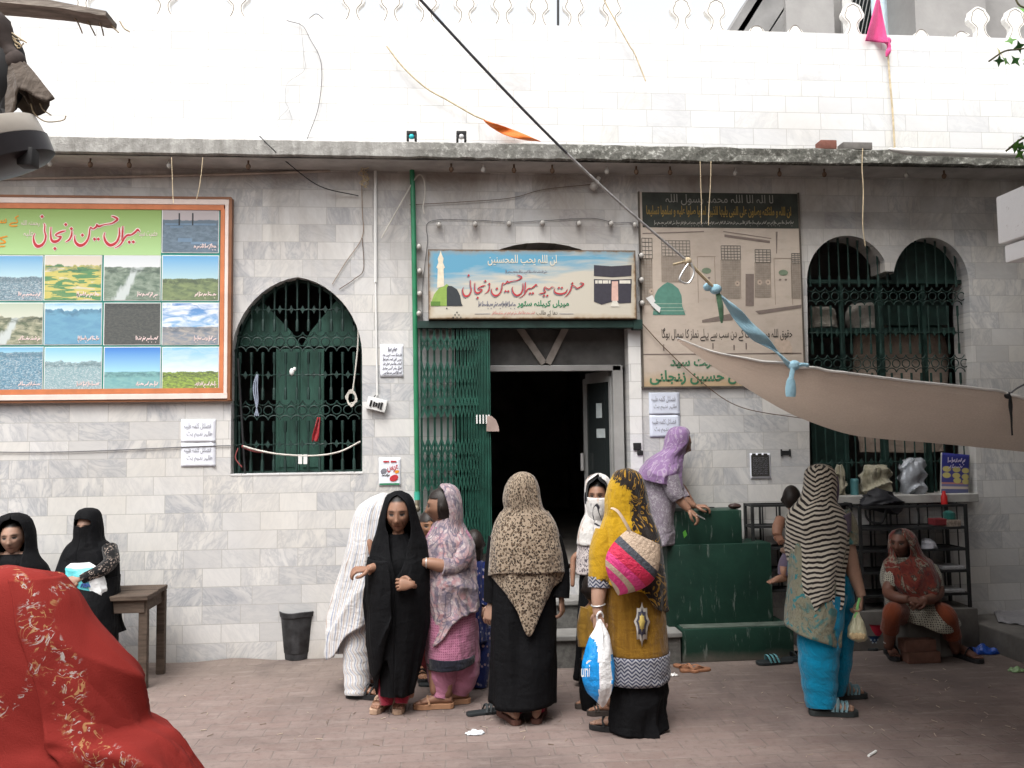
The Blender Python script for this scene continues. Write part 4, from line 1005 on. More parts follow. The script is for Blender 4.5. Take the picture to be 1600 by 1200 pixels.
# orange cloth on the rope, pink flag
mb = MB()
def orange(a, b):
    u = 757+88*a; v = 187+34*a**.8; w_ = 15*sin(pi*min(1, a*1.02))**.8*(1-.4*a)
    return P(u-2*b, v+w_*(b-.35), -.08-.03*sin(a*9+b*3))
sheet(mb, orange, 26, 6); tag(mb.build('orange_cloth', cloth('orange_cloth', base=(.72,.17,.03), k=1), None, solid=.004, loc=P(800, 205, -.08)), 'orange cloth strip lying along the ledge', 'cloth')
mb = MB()
def pink(a, b):
    top = Vector((1372, -12)); bl = Vector((1352, 64)); br = Vector((1388, 68))
    l = top.lerp(bl, b); r = top.lerp(br, b); q = l.lerp(r, a); return P(q.x, q.y, -.05-.035*sin(a*6+b*2.5)*b)
sheet(mb, pink, 20, 20); mb.ell(P(1387, 64, -.05), (.03, .025, .03))
mb.tube(cat(pts(-.06, (1387, 64), (1389, 76), (1385, 88)), 5), [.016]*6+[.02, .022, .018, .012, .006], 8)
tag(mb.build('pink_flag', cloth('pink_cloth', base=(.80,.10,.30), k=.9), None, solid=.004, loc=P(1375, 60, -.05)), 'bright pink flag knotted to a stick on the parapet', 'flag')
# things lying on the ledge
def onledge(name, u, v, w_, h_, mat, label, cat_, bev=.008):
    c = P(u, v, -.22); mb = MB(); x0, x1, z0, z1 = rect(u-w_/2, v-h_, u+w_/2, v, -.27); z1 += ZJ+.128-z0; z0 = ZJ+.128; mb.box((x0, -.31, z0), (x1, -.20, z1), 0, bev); return tag(mb.build(name, mat, None, loc=(x0, -.22, z0)), label, cat_)
onledge('loose_brick', 1292, 239, 25, 14, pm('brick_red', (.20,.085,.065), .9, (12,.3), (30,.4,.004)), 'reddish brick standing on the ledge', 'brick')
onledge('concrete_block', 1337, 240, 45, 11, pm('block_grey', (.17,.16,.15), .9, (12,.3), (30,.4,.004)), 'flat grey block lying on the ledge near the flag stick', 'block', .004)
for u, mi, lab in ((643, (.03,.42,.46), 'small floodlight with a turquoise lens on the ledge'), (721, (.5,.5,.5), 'small black clamp with a pale lens on the ledge')):
    r_ = empty('ledge_lamp', P(u, 218, -.26), lab, 'lamp')
    mb = MB(); rbox(mb, u-8, 204, u+8, 210, -.30, .10, 0, .006); rbox(mb, u-8, 210, u-4.5, 219, -.30, .08, 0, .004); rbox(mb, u+4.5, 210, u+8, 219, -.30, .08, 0, .004); mb.build('housing', M['black'], r_)
    mb = MB(); mb.ell(P(u, 213.5, -.29), (.022, .018, .022)); mb.build('lens', pm('lens', mi, .25), r_)
# bulbs strung round the door sign and under the ledge
M['glassbulb'] = NT('bulb_glass', .15, .5).color((.45,.43,.40)).m
def bulb(u, v, Y=-.03, s=1.0, down=True):
    c = P(u, v, Y); r_ = empty('string_bulb', c)
    mb = MB(); mb.tube([(c.x, Y+.024, c.z), (c.x, Y-.006, c.z)], [.017*s, .020*s], 8); mb.build('socket', M['black'], r_)
    mb = MB(); mb.ell((c.x, Y-.012*s-.012, c.z-.014*s), (.022*s, .024*s, .026*s), nu=10, nv=7); mb.build('bulb', M['glassbulb'], r_); return r_
bl = [(686,350),(742,349),(795,348),(847,347),(904,348),(954,348),(991,350)]
for i, q in enumerate(bl): tag(bulb(*q), ['first','second','third','fourth','fifth','sixth','last'][i]+' bulb from the left in the row above the door sign', 'bulb', 'bulbs strung round the door sign')
for i, q in enumerate(((655,384),(656,422),(656,457),(655,488))): tag(bulb(*q), ['topmost','second highest','third highest','lowest'][i]+' bulb on the string between green pipe and door sign', 'bulb', 'bulbs strung round the door sign')
for i, q in enumerate(((1001,398),(1001,436),(1002,472))): tag(bulb(*q), ['highest','middle','lowest'][i]+' bulb on the string right of the door sign', 'bulb', 'bulbs strung round the door sign')
wire('bulb_string', M['wiregrey'], .0025, -.012, ((660, 510), (660, 450), (668, 380), (672, 346), (742, 344), (800, 347), (860, 344), (925, 341), (960, 348), (995, 352), (1001, 400), (1004, 500)), 'dark wire carrying the bulbs round the door sign', 'wire')
wire('long_flex', M['wirered'], .0028, -.02, ((640, 320), (730, 315), (800, 309), (850, 296), (925, 288)), 'brown flex running up to the hanging lamp bulb', 'wire')
r_ = empty('light_bulb', P(930, 290, -.05), 'clear light bulb in a holder below the ledge', 'bulb')
mb = MB(); mb.tube(pts(-.05, (936, 277), (933, 283)), .018, 8); mb.build('holder', M['white'], r_)
mb = MB(); mb.ell(P(928, 291, -.06), (.036, .034, .038)); mb.build('bulb', M['glassbulb'], r_)
for i, u in enumerate((78, 141, 202, 264, 388, 705, 755, 803, 863, 948, 994, 1047, 1149, 1218, 1288, 1416, 1475)):
    v = 256 if u < 700 else 262 if u < 1100 else 270
    c = P(u, v, -.22); mb = MB(); mb.tube([(c.x, -.22, ZJ-.012), (c.x, -.22, ZJ-.045)], .008, 6); mb.ell((c.x, -.22, ZJ-.062), (.020,.020,.024), nu=8, nv=6)
    tag(mb.build('ledge_bulb', M['wirered'] if i % 3 else M['glassbulb'], None, loc=(c.x, -.22, ZJ-.05)), 'tiny bulb socket hanging from the underside of the ledge', 'bulb', 'bulb sockets under the ledge')
# ------------------------------------------------------------------ things around the left window
mb = MB(); mb.tube(cat(pts(-.02, (380, 697, .0), (405, 704), (440, 710), (490, 712), (530, 706), (563, 690, .03)), 6), .008, 6)
tag(mb.build('white_rope', M['wirewhite'], None, loc=P(470, 711, -.02)), 'white rope sagging across the foot of the left window', 'rope')
for u, lab in ((469, 'left white paper tag clipped to the rope'), (477, 'right white paper tag clipped to the rope')):
    mb = MB(); rbox(mb, u-3, 710, u+3, 725, -.026, .003); tag(mb.build('paper_tag', M['white'], None, smooth=False, loc=P(u, 712, -.03)), lab, 'tag')
mb = MB()
def redrag(a, b):
    w_ = 4+9*b-5*max(0, b-.75)*3; return P(496+(a-.5)*w_-4*b+2*(1-b), 652+38*b, .06-.012*sin(a*7+b*3))
sheet(mb, redrag, 8, 14); tag(mb.build('red_rag', cloth('red_rag_cloth', base=(.52,.02,.03)), None, solid=.004, loc=P(496, 655, .06)), 'red rag tied to the left window grille', 'rag')
mb = MB(); rr = random.Random(9)
for k in range(3): mb.tube(cat(pts(.04, (401+k, 585), (396+k*3, 605), (399+k*2, 628), (404-k*3, 650)), 5), .005, 5)
tag(mb.build('cord_bundle', pm('dusty_blue_cord', (.28,.32,.40), .8), None, loc=P(401, 600, .04)), 'bundle of bluish cords hung on the left window grille', 'cords')
mb = MB()
for k in range(9):
    a = rr.uniform(0, 6); mb.tube(cat([P(549+10*cos(a+i*.9)*rr.uniform(.5, 1), 622+14*sin(a+i*.9)*rr.uniform(.5, 1), .03) for i in range(8)], 4), .0035, 5)
mb.tube(cat(pts(.03, (560, 498), (559, 540), (555, 580), (551, 612)), 6), .006, 6)
tag(mb.build('cable_coil', M['wirewhite'], None, loc=P(549, 620, .03)), 'coil of white cable hanging on the right of the left window', 'cable')
mb = MB(); mb.tube(pts(.03, (372, 560), (383, 742)), .009, 6); tag(mb.build('leaning_rod', M['iron'], None, loc=P(378, 740, .03)), 'thin rod leaning inside the left window', 'rod')
mb = MB(); mb.ell(P(456, 581, .06), (.02,.015,.03)); mb.ell(P(460, 577, .06), (.014,.012,.018)); tag(mb.build('white_rag', M['white'], None, loc=P(456, 581, .06)), 'scrap of white cloth caught on the left window grille', 'rag')
mb = MB(); mb.tube(cat(pts(-.01, (378, 697), (396, 704), (412, 706)), 5), [.012]*11, 6); mb.tube(cat(pts(-.015, (372, 700), (368, 716), (378, 730)), 5), .005, 5)
tag(mb.build('red_ribbon', cloth('faded_red', base=(.42,.10,.10)), None, loc=P(395, 703, -.01)), 'faded red ribbon wound round the rope end', 'ribbon')
# ------------------------------------------------------------------ people: bodies
def _skin():
    t = NT('skin', .5, .35)
    vc = t.n('VertexColor', layer_name='Col'); f = t.noise(t.obj, 40, 3)
    t.color(t.mix(1, vc, t.ramp(f, (.3, .88), (.7, 1.0)), 'MULTIPLY'))
    t.b.inputs['Subsurface Weight'].default_value = .08; t.b.inputs['Subsurface Radius'].default_value = (.01, .004, .003)
    return t.m
M['skin'] = _skin()
M['hair'] = pm('dark_hair', (.018,.013,.011), .45, (40,.4), (60,.3,.004), stretch=(6,6,.6))
def frame(face, pitch=0.0, roll=0.0):
    """columns: side, forward, up for a head or hand that faces `face` degrees round the upright axis"""
    f = Vector((cos(R(face)), sin(R(face)), 0)); r = Vector((f.y, -f.x, 0)); u = Vector((0,0,1))
    m = Matrix((r, f, u)).transposed()
    return m @ Matrix.Rotation(-R(pitch), 3, 'X') @ Matrix.Rotation(R(roll), 3, 'Y')
def head(mb, c, face, s=1.0, skin=(.33,.18,.11), pitch=0, roll=0, old=0.0, hair=None, hair_top=.045, brow=(.02,.014,.012)):
    m = frame(face, pitch, roll); c = Vector(c); NA, NE = 64, 46; ga = lambda v, w_: math.exp(-(v/w_)**2)
    vs, cols, loc = [], [], []
    for j in range(NE+1):
        el = -pi/2+pi*j/NE
        for i in range(NA):
            q = i/NA*2-1; az = pi*(q*.55+.45*q**3)      # denser at the front
            x, y, z = .074*sin(az)*cos(el), .096*cos(az)*cos(el), .113*sin(el)
            if z < -.015: k = (-z-.015)/.098; x *= 1-.30*k; y = y*(1-.30*k) if y < 0 else y*(1-.05*k)
            fr = y > 0; col = list(skin)
            if fr:
                ax = abs(x)
                y += .021*ga(x, .011)*ga(z+.034, .014)+.010*ga(x, .009)*ga(z+.010, .026)+.006*ga(ax-.011, .006)*ga(z+.038, .008)
                y -= .011*ga(ax-.031, .017)*ga(z-.004, .012)
                y += .005*ga(ax-.030, .022)*ga(z-.028, .008)+.006*ga(ax-.040, .02)*ga(z+.025, .02)
                y += .007*ga(x, .024)*ga(z+.066, .011)-.006*ga(x, .022)*ga(z+.0655, .003)+.009*ga(x, .022)*ga(z+.100, .014)
                if old:
                    y -= old*.006*(ga(ax-.030-.25*(-z-.04), .004)*ga(z+.055, .022)); y -= old*.005*ga(x, .03)*ga(z+.066, .012)
                    y += old*.0012*sin(z*420)*ga(z-.055, .02)
                y += .005*ga(ax-.031, .011)*ga(z-.003, .0065)
                e = ((ax-.031)/.0135)**2+((z-.003)/.0055)**2
                if e < 1: col = [.20,.17,.155]
                if ((ax-.031)/.0078)**2+((z-.003)/.0070)**2 < 1 and e < 1.5: col = [.012,.009,.008]
                if abs(e-1.25) < .6 and z > .002: col = [.02,.014,.012]
                kb = min(1, 1.3*ga(ax-.031, .018)*ga(z-.0245+.14*abs(ax-.026), .0056))
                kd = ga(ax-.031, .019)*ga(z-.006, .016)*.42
                kl = min(1, 1.25*ga(x, .024)*ga(z+.066, .0075))
                kn = ga(ax-.007, .0035)*ga(z+.046, .003)
                km = ga(x, .022)*ga(z+.0655, .002)
                for a_ in range(3):
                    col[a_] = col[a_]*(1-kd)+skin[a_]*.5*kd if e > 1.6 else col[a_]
                    col[a_] = col[a_]*(1-.9*kb)+brow[a_]*.9*kb if e > 1.6 else col[a_]
                    col[a_] = col[a_]*(1-.75*kl)+(skin[0]*.72,skin[1]*.42,skin[2]*.46)[a_]*.75*kl
                    col[a_] *= (1-.75*kn)*(1-.6*km)
                kh = min(1, max(0, (z-.068-.35*max(0, .035-ax)*.3)/.010)); col = [v*(1-kh)+h_*kh for v, h_ in zip(col, (.012,.010,.009))]
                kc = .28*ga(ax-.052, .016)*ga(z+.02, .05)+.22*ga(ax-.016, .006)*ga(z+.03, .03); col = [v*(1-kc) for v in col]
                if old:
                    kw = old*(.6*ga(ax-.030-.25*(-z-.04), .004)*ga(z+.055, .022)+.3*ga(x, .006)*ga(z-.03, .012))
                    col = [v*(1-kw) for v in col]
            else:
                ae = ga(y+.006, .016)*ga(z+.012, .026)
                if abs(x) > .05: x += (.017 if x > 0 else -.017)*ae
            loc.append(Vector((x, y, z))*s); vs.append(c+m @ (Vector((x, y, z))*s)); cols.append(tuple(col))
    fs = [(j*NA+i, j*NA+(i+1) % NA, (j+1)*NA+(i+1) % NA, (j+1)*NA+i) for j in range(NE) for i in range(NA)]
    mb.add(vs, fs, col=cols)
    if hair is not None:    # a cap of hair over the crown and the back
        keep = []
        for f in fs:
            q = sum((loc[i] for i in f), Vector())/4/s
            if (q.y < .015 and q.z > -.07) or q.z > hair_top+.5*max(0, .03-abs(q.x)): keep.append(f)
        mv = [c+m @ (p*1.10+Vector((0, -.004, .004))*s) for p in loc]
        hair.add(mv, keep)
def hand(mb, wrist, d, n, s=1.0, side=1, curl=.5, skin=(.33,.18,.11), spread=.12, thumb=.9):
    """wrist point, direction of the fingers d, back-of-hand normal n; five fingers, curl 0 open .. 1 closed"""
    d = Vector(d).normalized(); n = Vector(n); n = (n-d*n.dot(d)).normalized(); t = d.cross(n)*side
    w0 = Vector(wrist); L = lambda a, b, c: w0+(d*a+t*b+n*c)*s
    vs, fs = [], []; prof = [(-.012,.021,.016),(.012,.026,.015),(.045,.038,.014),(.078,.040,.012),(.090,.037,.010)]
    for a, hw, ht in prof:
        for k in range(12):
            th = 2*pi*k/12; vs.append(L(a, hw*cos(th), ht*sin(th)))
    for i in range(len(prof)-1):
        for k in range(12): fs.append((i*12+k, i*12+(k+1) % 12, (i+1)*12+(k+1) % 12, (i+1)*12+k))
    fs += [tuple(reversed(range(12))), tuple(48+k for k in range(12))]
    mb.add(vs, fs, col=tuple(skin))
    for i, (b, ln, r_) in enumerate(((.029,.070,.0095),(.010,.079,.0098),(-.010,.073,.0092),(-.028,.057,.0082))):
        a0 = .082; p = L(a0, b, .001); q = [p]; ang = .10; dirb = spread*(b/.03)
        for k, fr in enumerate((.45, .32, .25)):
            ang += curl*(1.0 if k == 0 else 1.15)+.04*i*curl
            q.append(q[-1]+(d*cos(ang)+t*dirb*(1 if k == 0 else .5)-n*sin(ang)).normalized()*ln*fr*s)
        mb.tube(cat(q, 3), [r_*s*x for x in (1.08,1.05,1.0,1.04,1.0,.95,.96,.9,.78,.5)], 8, col=tuple(skin))
    q = [L(.018, .022, -.004), L(.040, .046, -.012), L(.066, .058-.02*curl*thumb, -.020-.016*curl), L(.090, .056-.045*curl*thumb, -.028-.022*curl)]
    mb.tube(cat(q, 3), [s*x for x in (.015,.0145,.013,.012,.0118,.0115,.011,.0105,.009,.006)], 8, col=tuple(skin))
def foot(mb, c, ang, s=1.0, skin=(.33,.18,.11), lift=0.0, sole=None, strap=None, up=.03):
    """heel at c (on its sole), toes towards ang degrees; sole / strap are meshes for the sandal"""
    c = Vector(c); f = Vector((cos(R(ang)), sin(R(ang)), 0)); r_ = Vector((f.y, -f.x, 0)); u = Vector((0,0,1))
    f = (f+u*lift).normalized()
    L = lambda a, b, h: c+(f*a+r_*b+u*(h+up/ s if False else h))*s+u*up
    pf = [(-.022,.012,.02,.020),(-.01,.026,.026,.03),(.02,.030,.036,.036),(.06,.029,.040,.040),(.10,.032,.034,.034),(.14,.039,.025,.025),(.175,.042,.018,.018),(.195,.040,.013,.013)]
    vs, fs = [], []
    for a, hw, h, zc in pf:
        for k in range(12):
            th = 2*pi*k/12; vs.append(L(a, hw*cos(th), max(0, zc+h*sin(th)*(1 if sin(th) > 0 else 1))))
    n = len(pf)
    for i in range(n-1):
        for k in range(12): fs.append((i*12+k, i*12+(k+1) % 12, (i+1)*12+(k+1) % 12, (i+1)*12+k))
    fs += [tuple(reversed(range(12))), tuple((n-1)*12+k for k in range(12))]
    mb.add(vs, fs, col=tuple(skin))
    for b, ln, r2 in ((-.028,.046,.0125),(-.010,.040,.0095),(.006,.036,.009),(.020,.030,.0085),(.032,.023,.008)):
        mb.tube([L(.185, b*.95, .012), L(.185+ln*.6, b, .012), L(.185+ln, b, .009)], [r2*s, r2*s, r2*s*.6], 8, col=tuple(skin))
    mb.tube([L(.015, 0, .05), L(.012, 0, .10), L(.008, 0, .16)], [.034*s, .033*s, .040*s], 10, col=tuple(skin))
    if sole is not None:
        o = [(-.034,.0),(-.03,.022),(-.01,.036),(.05,.034),(.10,.036),(.16,.046),(.21,.044),(.24,.028),(.247,0)]
        o = o+[(a, -b) for a, b in o[-2:0:-1]]
        vs = [L(a, b, -up*.0/s)-u*(up-.002) for a, b in o]+[L(a, b, 0)+u*.004 for a, b in o]; n = len(o)
        sole.add(vs, [tuple(range(n))[::-1], tuple(range(n, 2*n))]+[(i, (i+1) % n, (i+1) % n+n, i+n) for i in range(n)])
    if strap is not None:
        for a in strap[1]:
            h = .052 if a > .12 else .072
            strap[0].tube(cat([L(a, -.046, .004), L(a+.012, -.030, h*.72), L(a+.016, 0, h), L(a+.012, .030, h*.72), L(a, .046, .004)], 5), .0095*s, 6, flat=.45)
def skin_mesh(nodes, edges):
    """grow one continuous surface over a joint skeleton"""
    me = bpy.data.meshes.new('skeleton'); names = list(nodes); ix = {k: i for i, k in enumerate(names)}
    me.from_pydata([nodes[k][0] for k in names], [(ix[a], ix[b]) for a, b in edges], [])
    o = bpy.data.objects.new('skeleton', me); COL.objects.link(o)
    m = o.modifiers.new('skin', 'SKIN'); m.use_smooth_shade = True
    for k in names:
        sv = me.skin_vertices[0].data[ix[k]]; sv.radius = (nodes[k][1], nodes[k][1]*nodes[k][2] if len(nodes[k]) > 2 else nodes[k][1]); sv.use_root = k == 'pelvis'
    s = o.modifiers.new('sub', 'SUBSURF'); s.levels = 1
    dg = bpy.context.evaluated_depsgraph_get(); dg.update(); ev = bpy.data.meshes.new_from_object(o.evaluated_get(dg))
    v = [tuple(x.co) for x in ev.vertices]; f = [tuple(p.vertices) for p in ev.polygons]
    bpy.data.objects.remove(o); bpy.data.meshes.remove(me); bpy.data.meshes.remove(ev); return v, f
EDGES = [('pelvis','waist'),('waist','chest'),('chest','neck'),('neck','skull'),('chest','shl'),('shl','ell'),('ell','wrl'),('chest','shr'),('shr','elr'),('elr','wrr'),
         ('pelvis','hil'),('hil','knl'),('knl','anl'),('pelvis','hir'),('hir','knr'),('knr','anr')]
class Person:
    """label, head centre (u, v), pixel row of the soles, depth Y, facing in degrees (270 looks at the camera)"""
    def __init__(s, label, hu, hv, vf, Y, face, skin=(.33,.18,.11), zb=0.0, hs=1.0, J=None, pitch=0, roll=0, hy=0, hface=None, old=0, hair=False, hair_top=.045, slim=1.0, feet=None, group=None, hold=None):
        s.Y, s.skin, s.face, s.hs = Y, skin, face, hs
        H = P(hu, hv, Y); s.head = Vector((H.x, Y+hy, H.z)); s.zb = zb
        top = s.head.z+.115*hs; h = top-zb; f = Vector((cos(R(face)), sin(R(face)), 0)); r_ = Vector((f.y, -f.x, 0)); s.h = h; s.f, s.r = f, r_
        b = Vector((s.head.x, s.head.y, zb))
        def at(fr, side=0, fw=0): return b+Vector((0,0,h*fr))+r_*(side*h)+f*(fw*h)
        k = slim*h/1.6
        N = {'pelvis': (at(.53), .105*k, .8), 'waist': (at(.62), .095*k, .75), 'chest': (at(.735), .115*k, .75), 'neck': (at(.845), .048*k), 'skull': (s.head-Vector((0,0,.05*hs)), .05*hs),
             'shl': (at(.80,-.105), .050*k), 'ell': (at(.62,-.13), .038*k), 'wrl': (at(.48,-.13,.04), .024*k), 'shr': (at(.80,.105), .050*k), 'elr': (at(.62,.13), .038*k), 'wrr': (at(.48,.13,.04), .024*k),
             'hil': (at(.49,-.055), .082*k), 'knl': (at(.28,-.055,.01), .055*k), 'anl': (at(.06,-.055), .034*k), 'hir': (at(.49,.055), .082*k), 'knr': (at(.28,.055,.01), .055*k), 'anr': (at(.06,.055), .034*k)}
        for kk, q in (J or {}).items():
            p = P(q[0], q[1], Y+q[2]); N[kk] = (p, q[3]*slim if len(q) > 3 else N[kk][1])+tuple(N[kk][2:])
        s.N = N; s.mb = MB(); v, fc = skin_mesh(N, EDGES); s.mb.add(v, fc, col=tuple(skin))
        s.hairmb = MB() if hair else None
        head(s.mb, s.head, face if hface is None else hface, hs, skin, pitch, roll, old, s.hairmb, hair_top)
        s.label, s.group, s.kids, s.base = label, group, [], Vector((s.head.x, Y, zb))
        s.soles = []
    def pt(s, u, v, dy=0): return P(u, v, s.Y+dy)
    def hand(me, u, v, dy, d, n, **k):
        hand(me.mb, P(u, v, me.Y+dy), d, n, skin=me.skin, **k)
    def arm(s, p, **k): limb(s.mb, s.Y, p, col=tuple(s.skin), **k)
    def foot(s, u, v, ang, straps=(.12, .15), sc=1.0, z=None, **k):
        g_ = G(u, v, s.zb if z is None else z); q = (MB(), MB()); s.soles.append(q); foot(s.mb, g_, ang, sc, s.skin, sole=q[0], strap=(q[1], straps), **k)
    def wear(s, name, fn, mat, **k):
        mb = MB(); fn(mb); s.kids.append((name, mb, mat, k)); return s
    def done(s, sole_mat=None, strap_mat=None):
        root = s.mb.build('person', M['skin'], None, loc=s.base, angle=0); tag(root, s.label, 'person', s.group); s.root = root
        for name, mb, mat, k in s.kids:
            for piece in (mb.pieces() if name == 'sleeve' else [mb]): piece.build(name, mat, root, **k)
        if s.hairmb is not None and s.hairmb.v: s.hairmb.build('hair', M['hair'], root)
        for so_, st_ in s.soles:
            o = so_.build('sandal', sole_mat or M['black'], root, smooth=False, bevel=.003)
            if st_.v: q = st_.build('strap', strap_mat or sole_mat or M['black'], o)
        return root

# ------------------------------------------------------------------ people: cloths
def lines_of(t, uv, sc, k, w_, dist=.6, det=2):
    n = t.noise(uv, sc, det, .5, dist); f = t.math('FRACT', t.math('MULTIPLY', n, k)); return t.ramp(t.math('ABSOLUTE', t.math('SUBTRACT', f, .5)), (w_*.6, 1.0), (w_, 0.0))
def f_black(t, uv): return (.006,.0062,.0078)
def f_leopard(t, uv):
    d = t.noise(uv, 20, 2, .5, 0, out=1); u2 = t.mix(.02, uv, d)
    v = t.vor(t.mp(u2, (1, .82, 1)), 84); n = t.noise(uv, 60, 2)
    ring = t.ramp(v, (.20, 0.0), (.27, 1.0), (.46, 1.0), (.53, 0.0)); br = t.ramp(n, (.36, 0.0), (.43, 1.0))
    c = t.mix(t.ramp(v, (.22, 1.0), (.3, 0.0)), (.47,.37,.27), (.32,.21,.13))
    return t.mix(t.math('MULTIPLY', ring, br), c, (.028,.018,.014))
def f_pin(t, uv):
    x, y, z = t.xyz(uv); u = t.math('FRACT', t.math('MULTIPLY', t.math('ADD', x, t.math('MULTIPLY', t.noise(t.mp(uv, (.6, 1.2, 1)), 3, 2), .05)), 26))
    return t.ramp(u, (0, (.60,.595,.59)), (.30, (.60,.595,.59)), (.35, (.13,.19,.36)), (.48, (.60,.595,.59)), (.72, (.60,.595,.59)), (.77, (.36,.22,.15)), (.89, (.60,.595,.59)))
def f_bw(t, uv):
    x, y, z = t.xyz(uv); w_ = t.noise(t.mp(uv, (2.2, 1.0, 1)), 3, 3)
    u = t.math('FRACT', t.math('MULTIPLY', t.math('ADD', y, t.math('ADD', t.math('MULTIPLY', w_, .035), t.math('MULTIPLY', t.math('PINGPONG', t.math('ADD', x, t.math('MULTIPLY', w_, .1)), .21), .26))), 34))
    c = t.ramp(u, (0, (.66,.60,.50)), (.47, (.66,.60,.50)), (.53, (.022,.018,.018)), (.94, (.022,.018,.018)), (1, (.66,.60,.50)))
    return c
def f_paisley(t, uv):
    a = lines_of(t, uv, 6, 7, .16); b = lines_of(t, t.mp(uv, (1,1,1), (3,1,0)), 14, 5, .17); n = t.noise(uv, 7, 4); n2 = t.noise(uv, 24, 3)
    c = t.ramp(n, (.36, (.30,.25,.30)), (.48, (.56,.43,.45)), (.58, (.62,.34,.36)), (.68, (.44,.42,.46)))
    c = t.mix(t.ramp(n2, (.52, 0.0), (.62, .8)), c, (.72,.63,.62)); c = t.mix(t.math('MULTIPLY', b, .55), c, (.24,.22,.30)); return t.mix(t.math('MULTIPLY', a, .7), c, (.13,.12,.19))
def f_bluefloral(t, uv):
    n = t.vor(uv, 30); c = t.vor(uv, 30, out=1); k = t.ramp(n, (.26, 1.0), (.34, 0.0)); r_ = t.xyz(c)[0]
    return t.mix(t.math('MULTIPLY', k, t.ramp(r_, (.35, 0.0), (.4, 1.0))), (.022,.04,.20), t.ramp(r_, (.4, (.50,.50,.62)), (.8, (.60,.42,.46))))
def f_swirl(t, uv):
    a = lines_of(t, uv, 11, 6, .15, 1.4); n = t.noise(uv, 7, 3); c = t.mix(t.ramp(n, (.6, 0.0), (.7, .8)), (.70,.62,.60), (.40,.20,.10)); return t.mix(a, c, (.10,.08,.11))
def f_white_scarf(t, uv):
    n = t.noise(uv, 8, 3); a = lines_of(t, uv, 4, 4, .10, .4); c = t.mix(t.ramp(n, (.56, 0.0), (.66, .8)), (.74,.71,.68), (.50,.27,.16)); return t.mix(a, c, (.03,.028,.04))
def f_yellow(t, uv):
    x, y, z = t.xyz(uv); th = t.math('MULTIPLY', x, 5.0)      # angle round the body
    n = t.noise(t.mp(uv, (1.0, 1.0, 1)), 6, 5, .65, .4); zig = t.noise(uv, 38, 3, .7)
    s = t.math('ADD', t.math('COSINE', t.math('SUBTRACT', th, 3.72)), t.math('ADD', t.math('MULTIPLY', t.math('SUBTRACT', n, .5), .95), t.math('MULTIPLY', t.math('SUBTRACT', zig, .5), .5)))
    top = t.math('ADD', t.math('MULTIPLY', y, -1.0), t.math('ADD', t.math('MULTIPLY', t.math('SUBTRACT', zig, .5), .10), t.math('MULTIPLY', t.math('COSINE', t.math('SUBTRACT', th, 5.6)), .06)))
    m = t.math('MULTIPLY', t.ramp(s, (.46, 0.0), (.50, 1.0)), t.ramp(t.math('SUBTRACT', top, P(980, 752, -1.6).z), (.0, 1.0), (.012, 0.0)))
    a = lines_of(t, uv, 7, 4, .13, 2.2, 1); dk = t.mix(t.math('MULTIPLY', a, t.ramp(t.math('MULTIPLY', y, -1.0), (.0, 0.0), (.0, 1.0))), (.020,.013,.010), (.45,.24,.02))
    a2 = t.math('MULTIPLY', lines_of(t, uv, 10, 3, .07, 1.5, 1), .35)
    return t.mix(m, dk, t.mix(a2, (.66,.39,.012), (.40,.22,.01)))
def f_lilac(t, uv):
    a = lines_of(t, uv, 8, 3, .10, 1.6, 1); x, y, z = t.xyz(uv); return t.mix(t.math('MULTIPLY', a, .6), (.36,.215,.43), (.60,.50,.62))
def f_lilacprint(t, uv):
    a = lines_of(t, uv, 22, 4, .18, 1); return t.mix(a, (.34,.29,.35), (.52,.48,.52))
def f_redprint(t, uv):
    n = t.noise(uv, 9, 4, .6, .6); m = t.noise(uv, 30, 3); c = t.ramp(n, (.40, (.17,.024,.018)), (.49, (.25,.05,.03)), (.53, (.05,.025,.02)), (.57, (.34,.29,.22)), (.62, (.20,.035,.026)))
    return t.mix(t.ramp(m, (.58, 0.0), (.66, .7)), c, (.05,.03,.03))
def f_dots(t, uv):
    v = t.vor(uv, 70, rnd=.25); return t.mix(t.ramp(v, (.28, 1.0), (.36, 0.0)), (.50,.47,.38), (.06,.04,.04))
def f_greenprint(t, uv):
    n = t.noise(uv, 9, 3, .6, .8); c = t.ramp(n, (.36, (.10,.30,.30)), (.44, (.36,.36,.26)), (.56, (.40,.38,.27)), (.61, (.04,.36,.40)), (.72, (.02,.28,.38))); return t.mix(t.math('MULTIPLY', lines_of(t, uv, 16, 4, .1), .4), c, (.16,.14,.09))
def f_teal(t, uv): return (.0,.235,.42)
def f_pink(t, uv):
    return (.50,.205,.31)
def f_pinkdots(t, uv):
    v = t.vor(uv, 62, rnd=.1); return t.mix(t.ramp(v, (.22, 1.0), (.3, 0.0)), (.52,.21,.32), (.26,.06,.15))
def f_mustard(t, uv):
    n = t.noise(t.mp(uv, (9, .6, 1)), 4, 3); return t.mix(t.ramp(n, (.35, 0.0), (.7, 1.0)), (.30,.145,.012), (.43,.22,.02))
def f_border(t, uv):
    x, y, z = t.xyz(uv); q = t.math('ADD', t.math('MULTIPLY', y, 46), t.math('MULTIPLY', t.math('PINGPONG', t.math('MULTIPLY', x, 1.0), .022), 42))
    return t.ramp(t.math('FRACT', q), (0, (.50,.50,.54)), (.42, (.50,.50,.54)), (.5, (.045,.05,.10)), (.88, (.05,.06,.12)), (1, (.50,.50,.54)))
